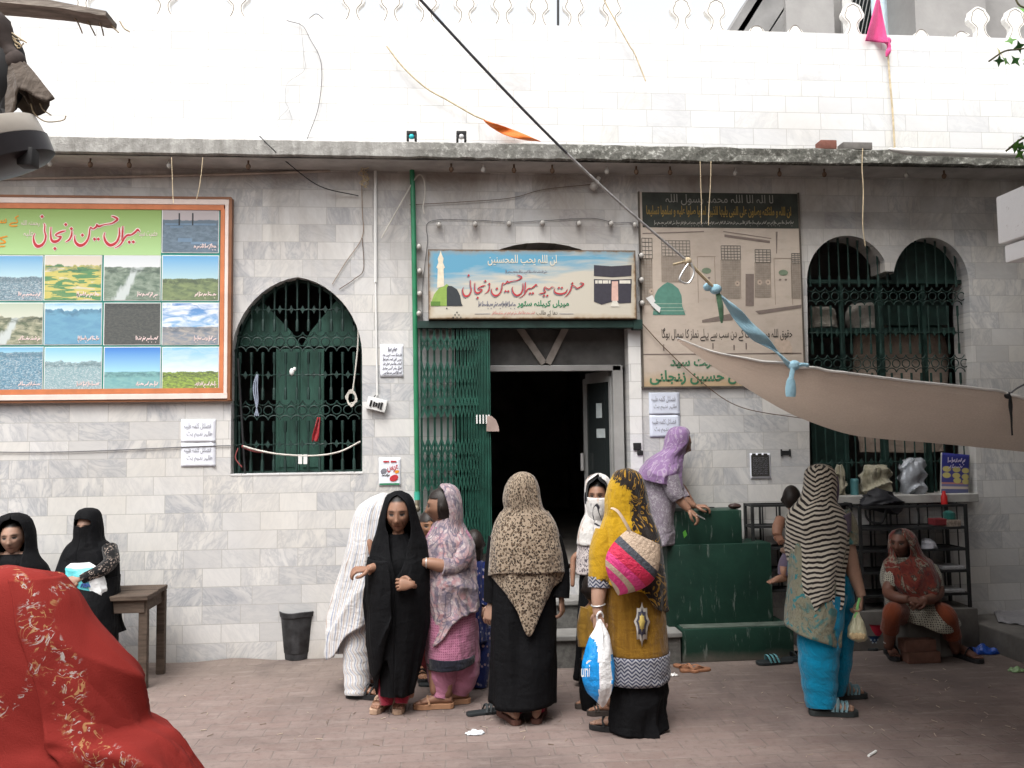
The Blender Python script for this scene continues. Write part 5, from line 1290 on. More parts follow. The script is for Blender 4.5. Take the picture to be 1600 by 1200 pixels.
def f_red(t, uv):
    uv = t.mp(t.obj, (1,1,1)); gold = lines_of(t, uv, 26, 5, .11, 1.5, 3); sil = lines_of(t, t.mp(uv, (1,1,1), (5,2,0)), 38, 4, .09, 1.2, 3)
    reg = t.noise(t.mp(uv, (1, 1, 1), (2.3, .7, 0)), 3.1, 2, .5, .7); m = t.ramp(t.math('ABSOLUTE', t.math('SUBTRACT', reg, .5)), (.010, 1.0), (.022, 0.0))
    ux, uy, uz = t.xyz(t.uv); wv = t.math('MULTIPLY', t.math('SUBTRACT', t.noise(t.uv, 5, 2), .5), .12)
    bA = t.math('ABSOLUTE', t.math('ADD', t.math('SUBTRACT', ux, 1.09), wv)); bB = t.math('ABSOLUTE', t.math('ADD', t.math('SUBTRACT', t.math('ADD', uy, 1.27), t.math('MULTIPLY', t.math('SUBTRACT', ux, .9), .5)), wv))
    m = t.math('MAXIMUM', t.math('MULTIPLY', m, .8), t.math('MAXIMUM', t.ramp(bA, (.016, 1.0), (.03, 0.0)), t.ramp(bB, (.012, 1.0), (.024, 0.0))))
    spk = t.ramp(t.noise(uv, 70, 3), (.42, 0.0), (.52, 1.0))
    c = t.mix(t.math('MULTIPLY', gold, t.math('MULTIPLY', m, spk)), (.42,.042,.033), (.70,.36,.16)); return t.mix(t.math('MULTIPLY', sil, t.math('MULTIPLY', m, spk)), c, (.80,.70,.66))
C = {k: cloth('cloth_'+k, f, **kw) for k, f, kw in (
    ('black', f_black, dict(wr=.25, sheen=.0, rough=.8)), ('leopard', f_leopard, {}), ('pinstripe', f_pin, dict(wr=.28, k=1.0)), ('stripe', f_bw, dict(k=.85)), ('paisley', f_paisley, {}), ('bluefloral', f_bluefloral, {}),
    ('swirl', f_swirl, dict(k=.85)), ('white_scarf', f_white_scarf, dict(k=.9)), ('yellow', f_yellow, dict(k=.72)), ('lilac', f_lilac, dict(rough=.6)), ('lilacprint', f_lilacprint, {}), ('redprint', f_redprint, {}), ('dots', f_dots, {}), ('greenprint', f_greenprint, {}),
    ('turquoise', f_teal, dict(wr=.4, k=1.0)), ('pink', f_pink, dict(k=.85)), ('pinkdots', f_pinkdots, dict(k=.85)), ('mustard', f_mustard, dict(k=.6)), ('border', f_border, {}), ('red', f_red, dict(rough=.85, wr=.34, solid=True, sheen=.0, var=.15, k=.58)))}
C['crimson'] = cloth('cloth_crimson', base=(.38,.02,.05))
def f_goldsleeve(t, uv):
    x, y, z = t.xyz(t.obj); q = t.math('ADD', z, t.math('MULTIPLY', t.noise(t.obj, 30, 3, .7), .10)); zc = P(940, 880, -1.6).z
    return t.mix(t.ramp(t.math('SUBTRACT', q, zc), (.0, 0.0), (.02, 1.0)), (.020,.013,.010), (.62,.36,.012))
C['gold'] = cloth('cloth_gold', f_goldsleeve); C['orange'] = cloth('cloth_orange', base=(.27,.06,.022)); C['darkred'] = cloth('cloth_darkred', base=(.20,.015,.02)); C['navy'] = cloth('cloth_navy', base=(.015,.016,.03))
C['ochre'] = cloth('cloth_ochre', base=(.40,.22,.03)); C['blackgreen'] = cloth('cloth_veil_edge', base=(.014,.014,.016)); C['grey_trim'] = cloth('cloth_trim', base=(.20,.16,.24)); C['sleeve_band'] = cloth('cloth_sleeve_band', f_border)
def f_lace(t, uv):
    return t.mix(t.math('MULTIPLY', lines_of(t, uv, 26, 4, .14, 1.2), t.ramp(t.noise(uv, 14, 2), (.42, 0.0), (.5, 1.0))), (.012,.012,.013), (.52,.42,.36))
C['lace'] = cloth('cloth_embroidered_sleeve', f_lace)
SK, SKP, SKD = (.28,.15,.098), (.35,.21,.15), (.14,.062,.042)
# ------------------------------------------------------------------ the people
def gy(u, v, z=0.0): return G(u, v, z).y
CAMD = 270
# 1 elderly woman in a black chador, facing the camera
Y = gy(612, 1110)-.05
p = Person('elderly woman wrapped in a black chador, facing the camera, one hand held out', 622, 802, 1112, Y, 268, SK, hs=1.1, old=1.0, pitch=4, slim=.75,
    J=dict(shl=(590, 868, 0), ell=(583, 905, -.05), wrl=(577, 889, -.16), shr=(652, 868, 0), elr=(655, 920, -.03), wrr=(642, 913, -.20)))
p.hand(577, 889, -.17, (-1, -.25, .02), (.2, -.3, 1), curl=.55, side=-1, s=.95); p.hand(645, 913, -.21, (-1, -.15, .05), (0, -1, .3), curl=.8, side=1, s=.95)
p.arm([(600, 884, -.08, .034), (588, 886, -.13, .031), (575, 889, -.17, .024)])
p.wear('chador', lambda mb: drape(mb, Y, [(768, 616, 628, .04, .02), (774, 604, 640, .08, .02), (785, 600, 646, .115, .02), (808, 594, 652, .122, .02), (832, 588, 659, .122, .02), (852, 581, 666, .13, .02), (890, 574, 671, .15, .0),
      (930, 571, 671, .165, -.01), (980, 574, 668, .165, 0), (1030, 580, 660, .155, 0), (1060, 586, 652, .145, 0), (1080, 590, 646, .14, 0)],
      hem=[(0, 1083), (90, 1078), (180, 1086), (225, 1050), (250, 1020), (270, 1076), (300, 1081)], fold=(7, .034), phase=1, gap=[(775, 0), (779, 26), (792, 37), (815, 39), (832, 34), (846, 24), (880, 12), (900, 0)], face=268, rows=64, seg=90), C['black'], solid=.005)
p.wear('dress', lambda mb: drape(mb, Y, [(834, 609, 637, .07, .02), (852, 598, 650, .09, .02), (880, 588, 660, .11), (960, 590, 656, .12), (1082, 594, 644, .12)], fold=(7, .008), phase=2), C['black'])
p.wear('chador_fold', lambda mb: drape(mb, Y, [(870, 576, 640, .17, -.01), (900, 572, 652, .19, -.02), (960, 572, 655, .20, -.02), (1010, 576, 650, .19, -.01), (1050, 580, 648, .18, 0)], hem=[(0, 1000), (90, 1000), (180, 1042), (215, 1050), (240, 1032), (262, 985), (285, 940), (320, 925)], gap=[(870, 118), (1050, 118)], face=30, fold=(6, .030, .7), phase=41, seg=60, rows=40, cap=False), C['black'], solid=.004)
p.wear('trousers', lambda mb: (limb(mb, Y, [(603, 1000, 0, .06), (604, 1060, 0, .065), (604, 1085, -.01, .055), (604, 1101, -.02, .038)]), limb(mb, Y, [(629, 1000, 0, .06), (628, 1060, 0, .065), (628, 1083, -.02, .055), (627, 1099, -.04, .038)])), C['crimson'])
def thing_in_hand(mb): mb.tube(cat(pts(Y-.27, (617, 905), (622, 899), (632, 901), (636, 906)), 5), .012, 8)
p.foot(604, 1101, 250, sc=.86); p.foot(626, 1101, 268, sc=.86)
p.done(pm('beige_sandal', (.40,.27,.19), .6), pm('beige_strap', (.42,.30,.22), .6))
# 2 stooping figure in striped white
Y4 = gy(566, 1090)+.08
p = Person('stooping person in white pinstriped shalwar and long shawl behind the elderly woman', 597, 800, 1092, Y4, 20, SK, slim=.7, pitch=35, hy=.05,
    J=dict(neck=(585, 812, .05), chest=(572, 845, .05), waist=(562, 895, .05), pelvis=(560, 945, .05), shl=(575, 840, -.1), shr=(578, 838, .18), hil=(556, 960, 0), hir=(568, 960, .1), knl=(556, 1020, 0), knr=(572, 1020, .12), anl=(556, 1075, 0), anr=(574, 1070, .12), ell=(585, 880, -.12), wrl=(598, 900, -.1), elr=(600, 870, .2), wrr=(612, 895, .2)))
p.wear('shawl', lambda mb: drape(mb, Y4, [(772, 592, 604, .04, .05), (779, 576, 611, .08, .05), (792, 559, 615, .12, .05), (815, 549, 616, .15, .05), (860, 541, 612, .18, .05), (900, 531, 610, .19, .05), (950, 519, 606, .2, .05), (1000, 511, 598, .2, .05), (1034, 508, 596, .2, .05)],
      hem=[(0, 960), (60, 985), (120, 1030), (180, 1034), (222, 1024), (255, 985), (280, 972), (310, 965)], fold=(8, .045), phase=3, rows=60, seg=90, drift=2.0), C['pinstripe'], solid=.005)
p.wear('trousers', lambda mb: (limb(mb, Y4, [(560, 930, 0, .10), (560, 985, 0, .105), (559, 1030, -.02, .10), (558, 1070, -.06, .086), (557, 1086, -.075, .080)], seg=22, wob=.03), limb(mb, Y4, [(572, 930, .14, .09), (577, 985, .15, .09), (578, 1040, .16, .085), (576, 1076, .16, .066)], seg=20, wob=.03)), C['pinstripe'])
p.foot(548, 1090, 345, sc=.95); p.foot(567, 1078, 20, sc=.95)
p.done()
# 3 woman in pink with a patterned shawl, looking left
Y7 = gy(700, 1103)
p = Person('woman in pink shalwar kameez and pink-grey patterned shawl, seen from behind, looking left', 690, 792, 1105, Y7, 130, SK, hs=1.0, hface=168, slim=.85, hair=True, hair_top=.05,
    J=dict(shl=(676, 845, -.03), ell=(700, 888, -.10), wrl=(662, 880, -.12), shr=(728, 848, .05), elr=(738, 900, .05), wrr=(720, 920, -.05)))
p.arm([(706, 885, -.12, .046), (690, 884, -.15, .044), (672, 880, -.16, .036), (660, 879, -.16, .026)], seg=14)
p.hand(662, 879, -.16, (-.55, 0, -.25), (-.5, -.6, .3), curl=.9, side=1, s=.95)
p.wear('bracelet', lambda mb: mb.tube([P(666+0*a, 879.5, Y7-.16)+Vector((.0, .032*cos(a), .032*sin(a))) for a in [i*2*pi/14 for i in range(15)]], .004, 6), M['alu'])
p.wear('kameez', lambda mb: drape(mb, Y7, [(822, 676, 724, .08), (845, 664, 738, .11), (900, 660, 742, .13), (960, 661, 742, .15), (1010, 666, 741, .16), (1036, 669, 740, .165)], hem=[(0, 1024), (90, 1030), (180, 1034), (270, 1030)], fold=(7, .012), phase=4), C['pinkdots'], solid=.004)
p.wear('hem_band', lambda mb: drape(mb, Y7, [(1022, 668, 741, .168), (1030, 668, 741, .170), (1040, 669, 740, .170)], hem=[(0, 1032), (90, 1036), (180, 1042), (270, 1038)], fold=(7, .012), phase=4, cap=False, rows=8), C['navy'], solid=.005)
p.wear('shawl', lambda mb: drape(mb, Y7, [(806, 686, 716, .06, .02), (814, 679, 722, .09, .02), (826, 672, 729, .12, .02), (845, 664, 738, .15), (880, 661, 743, .17), (920, 661, 747, .18), (960, 666, 751, .185), (1004, 668, 753, .18)],
      hem=[(0, 948), (90, 940), (150, 915), (180, 905), (205, 922), (222, 1003), (245, 992), (270, 966), (300, 955), (330, 950)], fold=(7, .040, .6), phase=5, rows=56, seg=96, drift=2.4), C['paisley'], solid=.006)
p.wear('headscarf', lambda mb: drape(mb, Y7, [(756, 688, 702, .03, .0), (760, 683, 711, .07), (770, 682, 718, .1), (788, 686, 722, .112), (804, 691, 723, .105), (818, 692, 723, .095), (834, 682, 730, .11)], gap=[(755, 30), (765, 78), (790, 86), (812, 74), (834, 60)], face=172, fold=(5, .006), phase=6, cap=False, rows=26), C['paisley'], solid=.005)
p.wear('sleeve', lambda mb: limb(mb, Y7, [(716, 846, -.05, .068), (722, 868, -.10, .072), (708, 884, -.12, .066), (690, 884, -.15, .060)], seg=18), C['paisley'], solid=.003)
p.wear('trousers', lambda mb: (limb(mb, Y7, [(692, 970, 0, .11), (692, 1030, 0, .112), (690, 1070, 0, .085), (687, 1092, -.03, .052)], seg=22, wob=.03), limb(mb, Y7, [(721, 970, .06, .11), (724, 1030, .06, .112), (722, 1060, .06, .10), (716, 1084, .05, .058)], seg=22, wob=.03)), C['pink'])
p.foot(702, 1106, 178, sc=.95, straps=(.13,)); p.foot(728, 1098, 190, sc=.95, straps=(.13,))
p.done(pm('tan_sole', (.30,.16,.09), .7), pm('tan_strap', (.35,.20,.12), .6))
# 4 girl peeping between the two
Y6 = gy(664, 1062)+.1
p = Person('dark-haired girl in red trousers peeping out beside the elderly woman in black', 668, 822, 1064, Y6, 250, (.30,.15,.085), hs=.88, slim=.6, hair=True, hair_top=.035, hface=285)
p.wear('kameez', lambda mb: drape(mb, Y6, [(842, 660, 678, .05), (855, 652, 686, .08), (920, 650, 688, .1), (990, 645, 690, .12)], fold=(6, .01), phase=7), C['darkred'])
p.wear('trousers', lambda mb: (limb(mb, Y6, [(656, 980, 0, .07), (657, 1030, 0, .07), (658, 1055, 0, .05)]), limb(mb, Y6, [(676, 980, 0, .07), (676, 1030, 0, .07), (675, 1055, 0, .05)])), C['darkred'])
p.foot(656, 1058, 280, sc=.8); p.foot(675, 1058, 320, sc=.8)
p.done()
# 5 child in blue
Y8 = gy(747, 1078)+.05
p = Person('small child in a blue flowered suit half hidden behind the woman in pink', 741, 850, 1078, Y8, 95, SK, hs=.82, slim=.6, hair=True, hair_top=.02,
    J=dict(shr=(752, 884, 0), elr=(760, 920, -.02), wrr=(756, 948, -.08), shl=(730, 884, 0)))
p.hand(756, 950, -.08, (0, -.2, -1), (-.3, -1, 0), curl=.5, s=.72)
p.wear('long_hair', lambda mb: drape(mb, Y8, [(828, 738, 744, .02), (834, 729, 752, .06), (850, 726, 755, .08), (870, 727, 754, .075), (884, 731, 750, .05)], fold=(11, .006), phase=2), M['hair'])
p.wear('kameez', lambda mb: drape(mb, Y8, [(872, 735, 748, .05), (880, 728, 756, .07), (910, 726, 758, .09), (960, 722, 762, .11), (1000, 722, 763, .12)], fold=(7, .012), phase=8), C['bluefloral'], solid=.004)
p.wear('sleeve', lambda mb: limb(mb, Y8, [(752, 880, 0, .045), (759, 905, -.03, .045), (761, 930, -.05, .042), (757, 946, -.07, .034)]), C['bluefloral'])
p.wear('trousers', lambda mb: (limb(mb, Y8, [(735, 980, 0, .07), (737, 1030, 0, .07), (738, 1070, 0, .05)]), limb(mb, Y8, [(753, 980, 0, .07), (752, 1030, 0, .065), (750, 1072, 0, .05)])), C['bluefloral'])
p.foot(738, 1074, 60, sc=.72); p.foot(751, 1076, 80, sc=.72)
p.done()
# 6 leopard scarf, back view
Y9 = gy(822, 1124)
p = Person('woman in a leopard-print scarf and long black abaya, seen from behind', 816, 776, 1126, Y9, 90, SKP, hs=1.0, slim=.85, hface=100,
    J=dict(shr=(862, 838, 0), elr=(874, 905, .02), wrr=(877, 938, -.02), shl=(775, 838, 0), ell=(768, 905, .02), wrl=(768, 945, .05)))
p.hand(877, 934, -.02, (.05, .0, -1), (1, -.5, 0), curl=.45, side=-1); p.hand(766, 946, .02, (-.15, 0, -1), (-.6, -.8, 0), curl=.5, side=1)
p.wear('abaya', lambda mb: drape(mb, Y9, [(808, 795, 840, .07), (822, 780, 858, .1), (850, 772, 868, .13), (900, 770, 868, .14), (960, 769, 868, .15), (1040, 768, 868, .165), (1098, 767, 868, .175)], fold=(6, .030), phase=9), C['black'], solid=.005)
p.wear('sleeve', lambda mb: (limb(mb, Y9, [(860, 840, 0, .07), (870, 880, .02, .072), (873, 910, .01, .07), (872, 933, -.01, .07)], seg=18), limb(mb, Y9, [(778, 840, .02, .06), (772, 890, .03, .06), (767, 940, .03, .045)], seg=16)), C['black'], solid=.003)
p.wear('scarf', lambda mb: drape(mb, Y9, [(738, 812, 822, .03), (741, 804, 830, .065), (748, 796, 837, .09), (762, 789, 842, .108), (780, 786, 845, .112), (793, 788, 848, .11), (803, 781, 856, .12), (820, 773, 867, .14), (850, 768, 873, .165), (890, 766, 879, .175), (940, 775, 872, .18), (984, 775, 872, .18)],
      hem=[(0, 896), (40, 880), (90, 865), (140, 880), (180, 896), (215, 912), (245, 944), (268, 985), (292, 948), (325, 912)], fold=(7, .024, .5), phase=10, rows=70, seg=96, drift=2.2, fold_top=.25), C['leopard'], solid=.005)
p.wear('scarf_fold', lambda mb: drape(mb, Y9, [(800, 782, 857, .125), (820, 771.5, 869, .15), (850, 766, 876, .178), (892, 763.5, 882, .19)], hem=[(0, 897), (90, 850), (180, 897), (230, 890), (270, 890), (310, 890)], fold=(9, .011), phase=11, rows=40, seg=96, cap=False), C['leopard'], solid=.004)
p.wear('trousers', lambda mb: (limb(mb, Y9, [(805, 1080, -.02, .055), (805, 1112, -.02, .05)]), limb(mb, Y9, [(839, 1080, 0, .055), (839, 1110, 0, .05)])), C['crimson'])
p.foot(806, 1132, 110, sc=.95, straps=(.13,)); p.foot(838, 1130, 75, sc=.95, straps=(.13,))
p.done(pm('brown_sandal', (.09,.04,.03), .6))
# 7 veiled woman looking back
Y10 = gy(920, 1075)+.05
p = Person('woman looking at the camera over a white printed veil, half hidden behind the mustard kameez', 934, 775, 1080, Y10, 255, SK, hs=.92, slim=.7, hface=250, J=dict(shl=(912, 830, 0), shr=(962, 830, 0)))
p.wear('skirt', lambda mb: drape(mb, Y10, [(880, 906, 962, .1), (950, 903, 966, .12), (1062, 898, 968, .14)], fold=(7, .034), phase=12), C['black'], solid=.004)
p.wear('kameez', lambda mb: drape(mb, Y10, [(806, 918, 952, .06), (818, 910, 962, .09), (845, 903, 968, .12), (895, 900, 968, .13)], fold=(6, .008), phase=13), C['swirl'], solid=.004)
p.wear('under_cap', lambda mb: drape(mb, Y10, [(744, 931, 938, .03), (748, 920, 949, .08), (758, 916, 953, .1), (775, 915.5, 954, .104), (800, 917, 953, .1)], gap=[(744, 0), (751, 18), (757, 44), (790, 62), (800, 60)], face=250, fold=(3, .001), cap=True, rows=24), C['blackgreen'])
p.wear('headscarf', lambda mb: drape(mb, Y10, [(740, 931, 939, .03), (744, 921, 948, .08), (755, 914.5, 954.5, .106), (775, 913.5, 957, .113), (800, 914, 957, .108), (815, 908, 960, .1), (832, 903, 964, .115), (850, 901, 966, .125)], gap=[(739, 0), (745, 22), (753, 50), (778, 66), (800, 50), (812, 0)], face=250, fold=(6, .006), phase=14, cap=True, rows=40), C['white_scarf'], solid=.005)
p.wear('veil', lambda mb: drape(mb, Y10, [(776, 917, 951, .112, -.012), (786, 916, 952, .114, -.014), (800, 917, 951, .108, -.012), (815, 918, 949, .09, -.008), (835, 916, 950, .09, 0)], hem=None, gap=[(776, 105), (835, 105)], face=70, fold=(5, .004), cap=False, rows=16, phase=15), C['white_scarf'], solid=.004)
p.done()
# 8 mustard kameez with yellow and black dupatta
Y11 = gy(985, 1140)
p = Person('woman in a mustard kameez under a yellow and black dupatta, seen from behind with bags', 978, 778, 1142, Y11, 85, SKP, hs=1.0, slim=.9, hface=75,
    J=dict(shl=(945, 842, 0), ell=(938, 900, -.03), wrl=(935, 950, -.10), shr=(1020, 842, .03), elr=(1032, 905, .05), wrr=(1020, 930, .15)))
p.arm([(938, 905, -.05, .048), (935, 930, -.08, .044), (934, 952, -.10, .032), (935, 962, -.11, .028)])
p.hand(934, 956, -.11, (.05, -.1, -1), (-.6, -.8, 0), curl=.85, side=1)
p.wear('bangle', lambda mb: mb.tube([P(934.5, 945, Y11-.095)+Vector((.040*cos(a), .040*sin(a), .004*cos(a))) for a in [i*2*pi/18 for i in range(19)]], .0045, 6), M['alu'])
p.wear('skirt', lambda mb: drape(mb, Y11, [(1000, 955, 1035, .12), (1060, 952, 1040, .15), (1110, 950, 1041, .165), (1137, 949, 1042, .175)], hem=[(0, 1128), (90, 1126), (180, 1138), (270, 1140)], fold=(7, .040), phase=16), C['black'], solid=.005)
p.wear('kameez', lambda mb: drape(mb, Y11, [(812, 955, 1005, .08), (830, 942, 1024, .11), (870, 936, 1032, .13), (920, 940, 1036, .145), (960, 943, 1040, .155), (1020, 942, 1045, .17)], fold=(6, .011), phase=17), C['mustard'], solid=.005)
p.wear('hem_border', lambda mb: drape(mb, Y11, [(1018, 941.5, 1045.5, .172), (1040, 941, 1046, .178), (1061, 941, 1047, .182)], hem=[(0, 1056), (90, 1056), (180, 1062), (270, 1062)], fold=(6, .011), phase=17.001, cap=False, rows=10), C['border'], solid=.005)
def motif(mb):
    out = []
    for i in range(24):
        a = 2*pi*i/24; k = 1-.25*abs(sin(4*a)); out.append((1003+12.5*k*cos(a)*abs(cos(a))**.3, 971+(30 if sin(a) < 0 else 40)*k*sin(a)))
    for j, sc in enumerate((1.0, .72, .42)):
        q = [P(1003+(u-1003)*sc, 971+(v-971)*sc, Y11-.172-.012-.004*j) for u, v in out]; c = P(1003, 971, Y11-.172-.013-.004*j)
        mb.add([c]+q, [(0, i+1, (i+1) % 24+1) for i in range(24)], mi=j)
p.wear('motif', motif, [emat('silver_thread', (.50,.47,.42)), emat('navy_thread', (.06,.06,.09)), emat('gold_thread', (.55,.42,.12))], solid=.004)
p.wear('sleeve', lambda mb: limb(mb, Y11, [(950, 832, 0, .080), (942, 862, -.02, .082), (939, 892, -.04, .074), (937, 910, -.05, .067)], seg=18), C['gold'], solid=.003)
p.wear('cuff', lambda mb: limb(mb, Y11, [(937, 902, -.045, .069), (936.5, 918, -.055, .067)], seg=18, n=2), C['border'], solid=.003)
p.wear('dupatta', lambda mb: drape(mb, Y11, [(733, 973, 985, .03), (736, 963, 994, .065), (744, 956, 1003, .09), (760, 949, 1009, .112), (785, 945, 1013, .118), (802, 944, 1016, .118), (815, 940, 1022, .13), (835, 934, 1031, .15), (870, 931, 1037, .17), (910, 931, 1042, .185), (955, 935, 1044, .19)],
      hem=[(0, 950), (60, 930), (120, 900), (180, 893), (215, 905), (245, 912), (275, 916), (300, 945), (335, 956)], fold=(6, .030, .5), phase=18, rows=66, seg=96, drift=2.3), C['yellow'], solid=.006)
p.foot(978, 1146, 150, sc=.92, straps=(.13,)); p.foot(1015, 1135, 75, sc=1.0, straps=(.13,))
p.done()
# shoulder bag
bg_ = empty('shoulder_bag', P(988, 890, Y11-.25), 'beige, pink and grey striped shoulder bag on the back of the mustard kameez', 'bag')
def bagshape(mb, u0, v0, u1, v1, Yb, dep, mi_fn, rows=26, seg=32, sag=.35, tilt_=0.0):
    x0, x1, z0, z1 = rect(u0, v0, u1, v1, Yb); vs, fs, mi, uv = [], [], [], []
    for j in range(rows+1):
        t = j/rows; wd = (sin(pi*min(1, .08+t*.92))**.55 if t > .45 else (.55+.45*sin(pi*min(.5, .08+t*.92))))*((1-(max(0, t-.45)/.56)**2.6)**.5 if t > .45 else 1)
        for k in range(seg):
            th = 2*pi*k/seg; vs.append(((x0+x1)/2+(x1-x0)/2*wd*cos(th), Yb+dep*max(.12, wd)*sin(th)*(.35+.65*sin(pi*min(1, .15+t*.8))), z1+(z0-z1)*t)); uv.append((cos(th), t))
    for j in range(rows):
        for k in range(seg):
            fs.append((j*seg+k, (j+1)*seg+k, (j+1)*seg+(k+1) % seg, j*seg+(k+1) % seg)); mi.append(mi_fn(cos(2*pi*(k+.5)/seg), (j+.5)/rows))
    o = len(vs); vs += [Vector(((x0+x1)/2, Yb, z0)), ((x0+x1)/2, Yb, z1-.01)]; uv += [(0,1),(0,0)]
    fs += [(o, rows*seg+(k+1) % seg, rows*seg+k) for k in range(seg)]; mi += [mi_fn(0, 1)]*seg
    fs += [(o+1, k, (k+1) % seg) for k in range(seg)]; mi += [mi_fn(0, 0)]*seg
    b = MB(); b.add(vs, fs, uv); b.mi = mi
    if tilt_: tilt(b, (u0+u1)/2, v0, tilt_)
    o = len(mb.v); mb.v += b.v; mb.uv += b.uv; mb.col += b.col; mb.f += [tuple(i+o for i in f) for f in b.f]; mb.mi += b.mi
def _bagm():
    t = NT('striped_bag', .55, .35); x, y, z = t.xyz(t.uv); q = t.math('SUBTRACT', y, t.math('MULTIPLY', x, .13)); be, pk, gr, cr = (.46,.35,.26), (.62,.045,.20), (.055,.06,.075), (.52,.02,.07)
    t.color(t.ramp(q, (0, be), (.27, gr), (.39, cr), (.565, pk), (.70, be), (.79, pk), (.94, be), interp='CONSTANT'))
    t.bump(t.noise(t.mp(t.uv, (1.4, 3, 1), rot=(0,0,.3)), 5, 4, .6, .6), .6, .03); return t.m
bm_ = [pm('bag_beige', (.46,.35,.26), .6, (9,.15), (20,.3,.01))]
mb = MB(); bagshape(mb, 946, 836, 1030, 936, Y11-.26, .075, lambda c, t: 0, rows=40); tilt(mb, 990, 880, -.45, Y11-.26)
mb.build('bag_body', _bagm(), bg_)
mb = MB(); mb.tube(cat(pts(Y11-.24, (956, 794, .02), (966, 800, -.01), (980, 822, -.03), (992, 845, -.02), (1004, 858, -.01)), 6), .016, 8, flat=.4); mb.build('strap', bm_[0], bg_)
# carrier bag in her hand
cb_ = empty('carrier_bag', P(937, 1030, Y11-.14), 'white and blue plastic carrier bag hanging from the hand beside the mustard kameez', 'bag')
def plast(name, c, r=.3): return pm(name, c, r, (7,.08), (9,.9,.03), spec=.5)
def cbag(mb):
    prof = [(968, 933, 939, .02), (980, 930, 946, .03), (995, 922, 953, .05), (1015, 914, 957, .07), (1040, 909, 960, .085), (1060, 909, 961, .085), (1080, 916, 957, .07), (1094, 930, 950, .045), (1104, 940, 944, .012)]
    drape(mb, Y11-.14, prof, fold=(7, .010), phase=21, seg=64, rows=44, fold_top=.8)
    mi = []
    for f in mb.f:
        c = sum((Vector(mb.v[i]) for i in f), Vector())/len(f); u = (c.x-P(935, 1030, Y11-.14).x)/(P(936, 1030, Y11-.14).x-P(935, 1030, Y11-.14).x)+935; v = 1030-(c.z-P(935, 1030, Y11-.14).z)/(P(935, 1029, Y11-.14).z-P(935, 1030, Y11-.14).z)
        mi.append(1 if (v > 994+max(0, u-924)*1.2 and u < 931 and v > 990) or (u > 952 and v > 1020) else 0)
    mb.mi = mi
mb = MB(); cbag(mb); mb.build('bag_body', [plast('white_film', (.78,.79,.80)), plast('blue_film', (.01,.26,.66))], cb_)
mb = MB(); text(mb, 'uni', 908, 1039, 922, 1058, Y11-.14-.098, shape=False, slant=.15, bold=.01); pen(mb, [(916,1037,2.5),(920,1033,3),(924,1032,1)], lambda x, y: (x, y), Y11-.14-.098); mb.build('lettering', M['white_ink'], cb_, smooth=False)
mb = MB(); mb.tube(cat(pts(Y11-.13, (934, 972), (933, 962, -.02), (938, 956, -.02), (942, 962), (939, 974)), 5), .006, 6); mb.build('bag_handle', plast('white_film_handle', (.78,.79,.80)), cb_)
# 9 child in front of the veiled woman
Y12 = gy(930, 1118)+.12
p = Person('small child in ochre top and black trousers half hidden behind the carrier bag', 925, 920, 1120, Y12, 95, SK, hs=.8, slim=.55, hair=True, hair_top=.02,
    J=dict(shl=(916, 950, 0), ell=(912, 985, 0), wrl=(914, 1005, -.04), shr=(945, 950, 0)))
p.wear('shirt', lambda mb: drape(mb, Y12, [(944, 920, 936, .05), (951, 912, 948, .07), (990, 910, 952, .09), (1040, 908, 955, .1)], fold=(6, .01), phase=22), C['ochre'])
p.wear('sleeve', lambda mb: limb(mb, Y12, [(917, 950, 0, .045), (912, 980, -.01, .045), (913, 1010, -.03, .04)]), C['ochre'])
p.wear('trousers', lambda mb: (limb(mb, Y12, [(922, 1030, 0, .07), (922, 1080, 0, .07), (922, 1108, 0, .055)]), limb(mb, Y12, [(944, 1030, 0, .07), (944, 1080, 0, .07), (943, 1110, 0, .055)])), C['black'])
p.foot(934, 1108, 165, sc=.60); p.foot(954, 1118, 172, sc=.60)
p.done(pm('dark_sandal', (.05,.04,.035), .6))
# 10 woman in lilac leaning over the green steps
Y13 = -.24
p = Person('woman in a lilac scarf leaning over the top of the green steps', 1063, 692, 868, Y13, 10, SK, zb=.66, hs=.98, slim=.72, pitch=18, hface=6, hy=.02,
    J=dict(neck=(1050, 714, 0), chest=(1034, 735, 0), waist=(1026, 765, 0), pelvis=(1024, 795, 0), shl=(1040, 735, .14), shr=(1042, 738, -.12), elr=(1056, 775, -.14), wrr=(1072, 793, -.20), ell=(1068, 760, .12), wrl=(1085, 788, .06), hil=(1024, 800, .08), hir=(1024, 800, -.06), knl=(1028, 830, .08), knr=(1026, 830, -.06), anl=(1024, 862, .08), anr=(1024, 862, -.06)))
p.arm([(1056, 770, -.15, .045), (1063, 782, -.17, .038), (1072, 792, -.19, .030), (1077, 797, -.20, .025)]); p.hand(1076, 796, -.20, (.6, -.25, -.55), (.5, -.4, .7), curl=.55, side=1, s=1.0)
p.arm([(1066, 776, -.02, .036), (1078, 787, -.05, .030), (1086, 791, -.06, .024)]); p.hand(1086, 791, -.06, (1, -.2, .0), (0, -.2, 1), curl=.5, side=1, s=.95)
p.wear('kameez', lambda mb: drape(mb, Y13, [(738, 1006, 1056, .1), (755, 1002, 1060, .13), (780, 1004, 1056, .15), (810, 1008, 1052, .16), (850, 1006, 1052, .17)], fold=(7, .014), phase=23), C['lilacprint'], solid=.004)
p.wear('sleeve', lambda mb: (limb(mb, Y13, [(1046, 745, -.14, .07), (1052, 765, -.16, .066), (1060, 779, -.17, .056)], seg=16), limb(mb, Y13, [(1050, 748, .05, .06), (1060, 766, .02, .056), (1070, 780, -.02, .048)], seg=16)), C['lilacprint'], solid=.003)
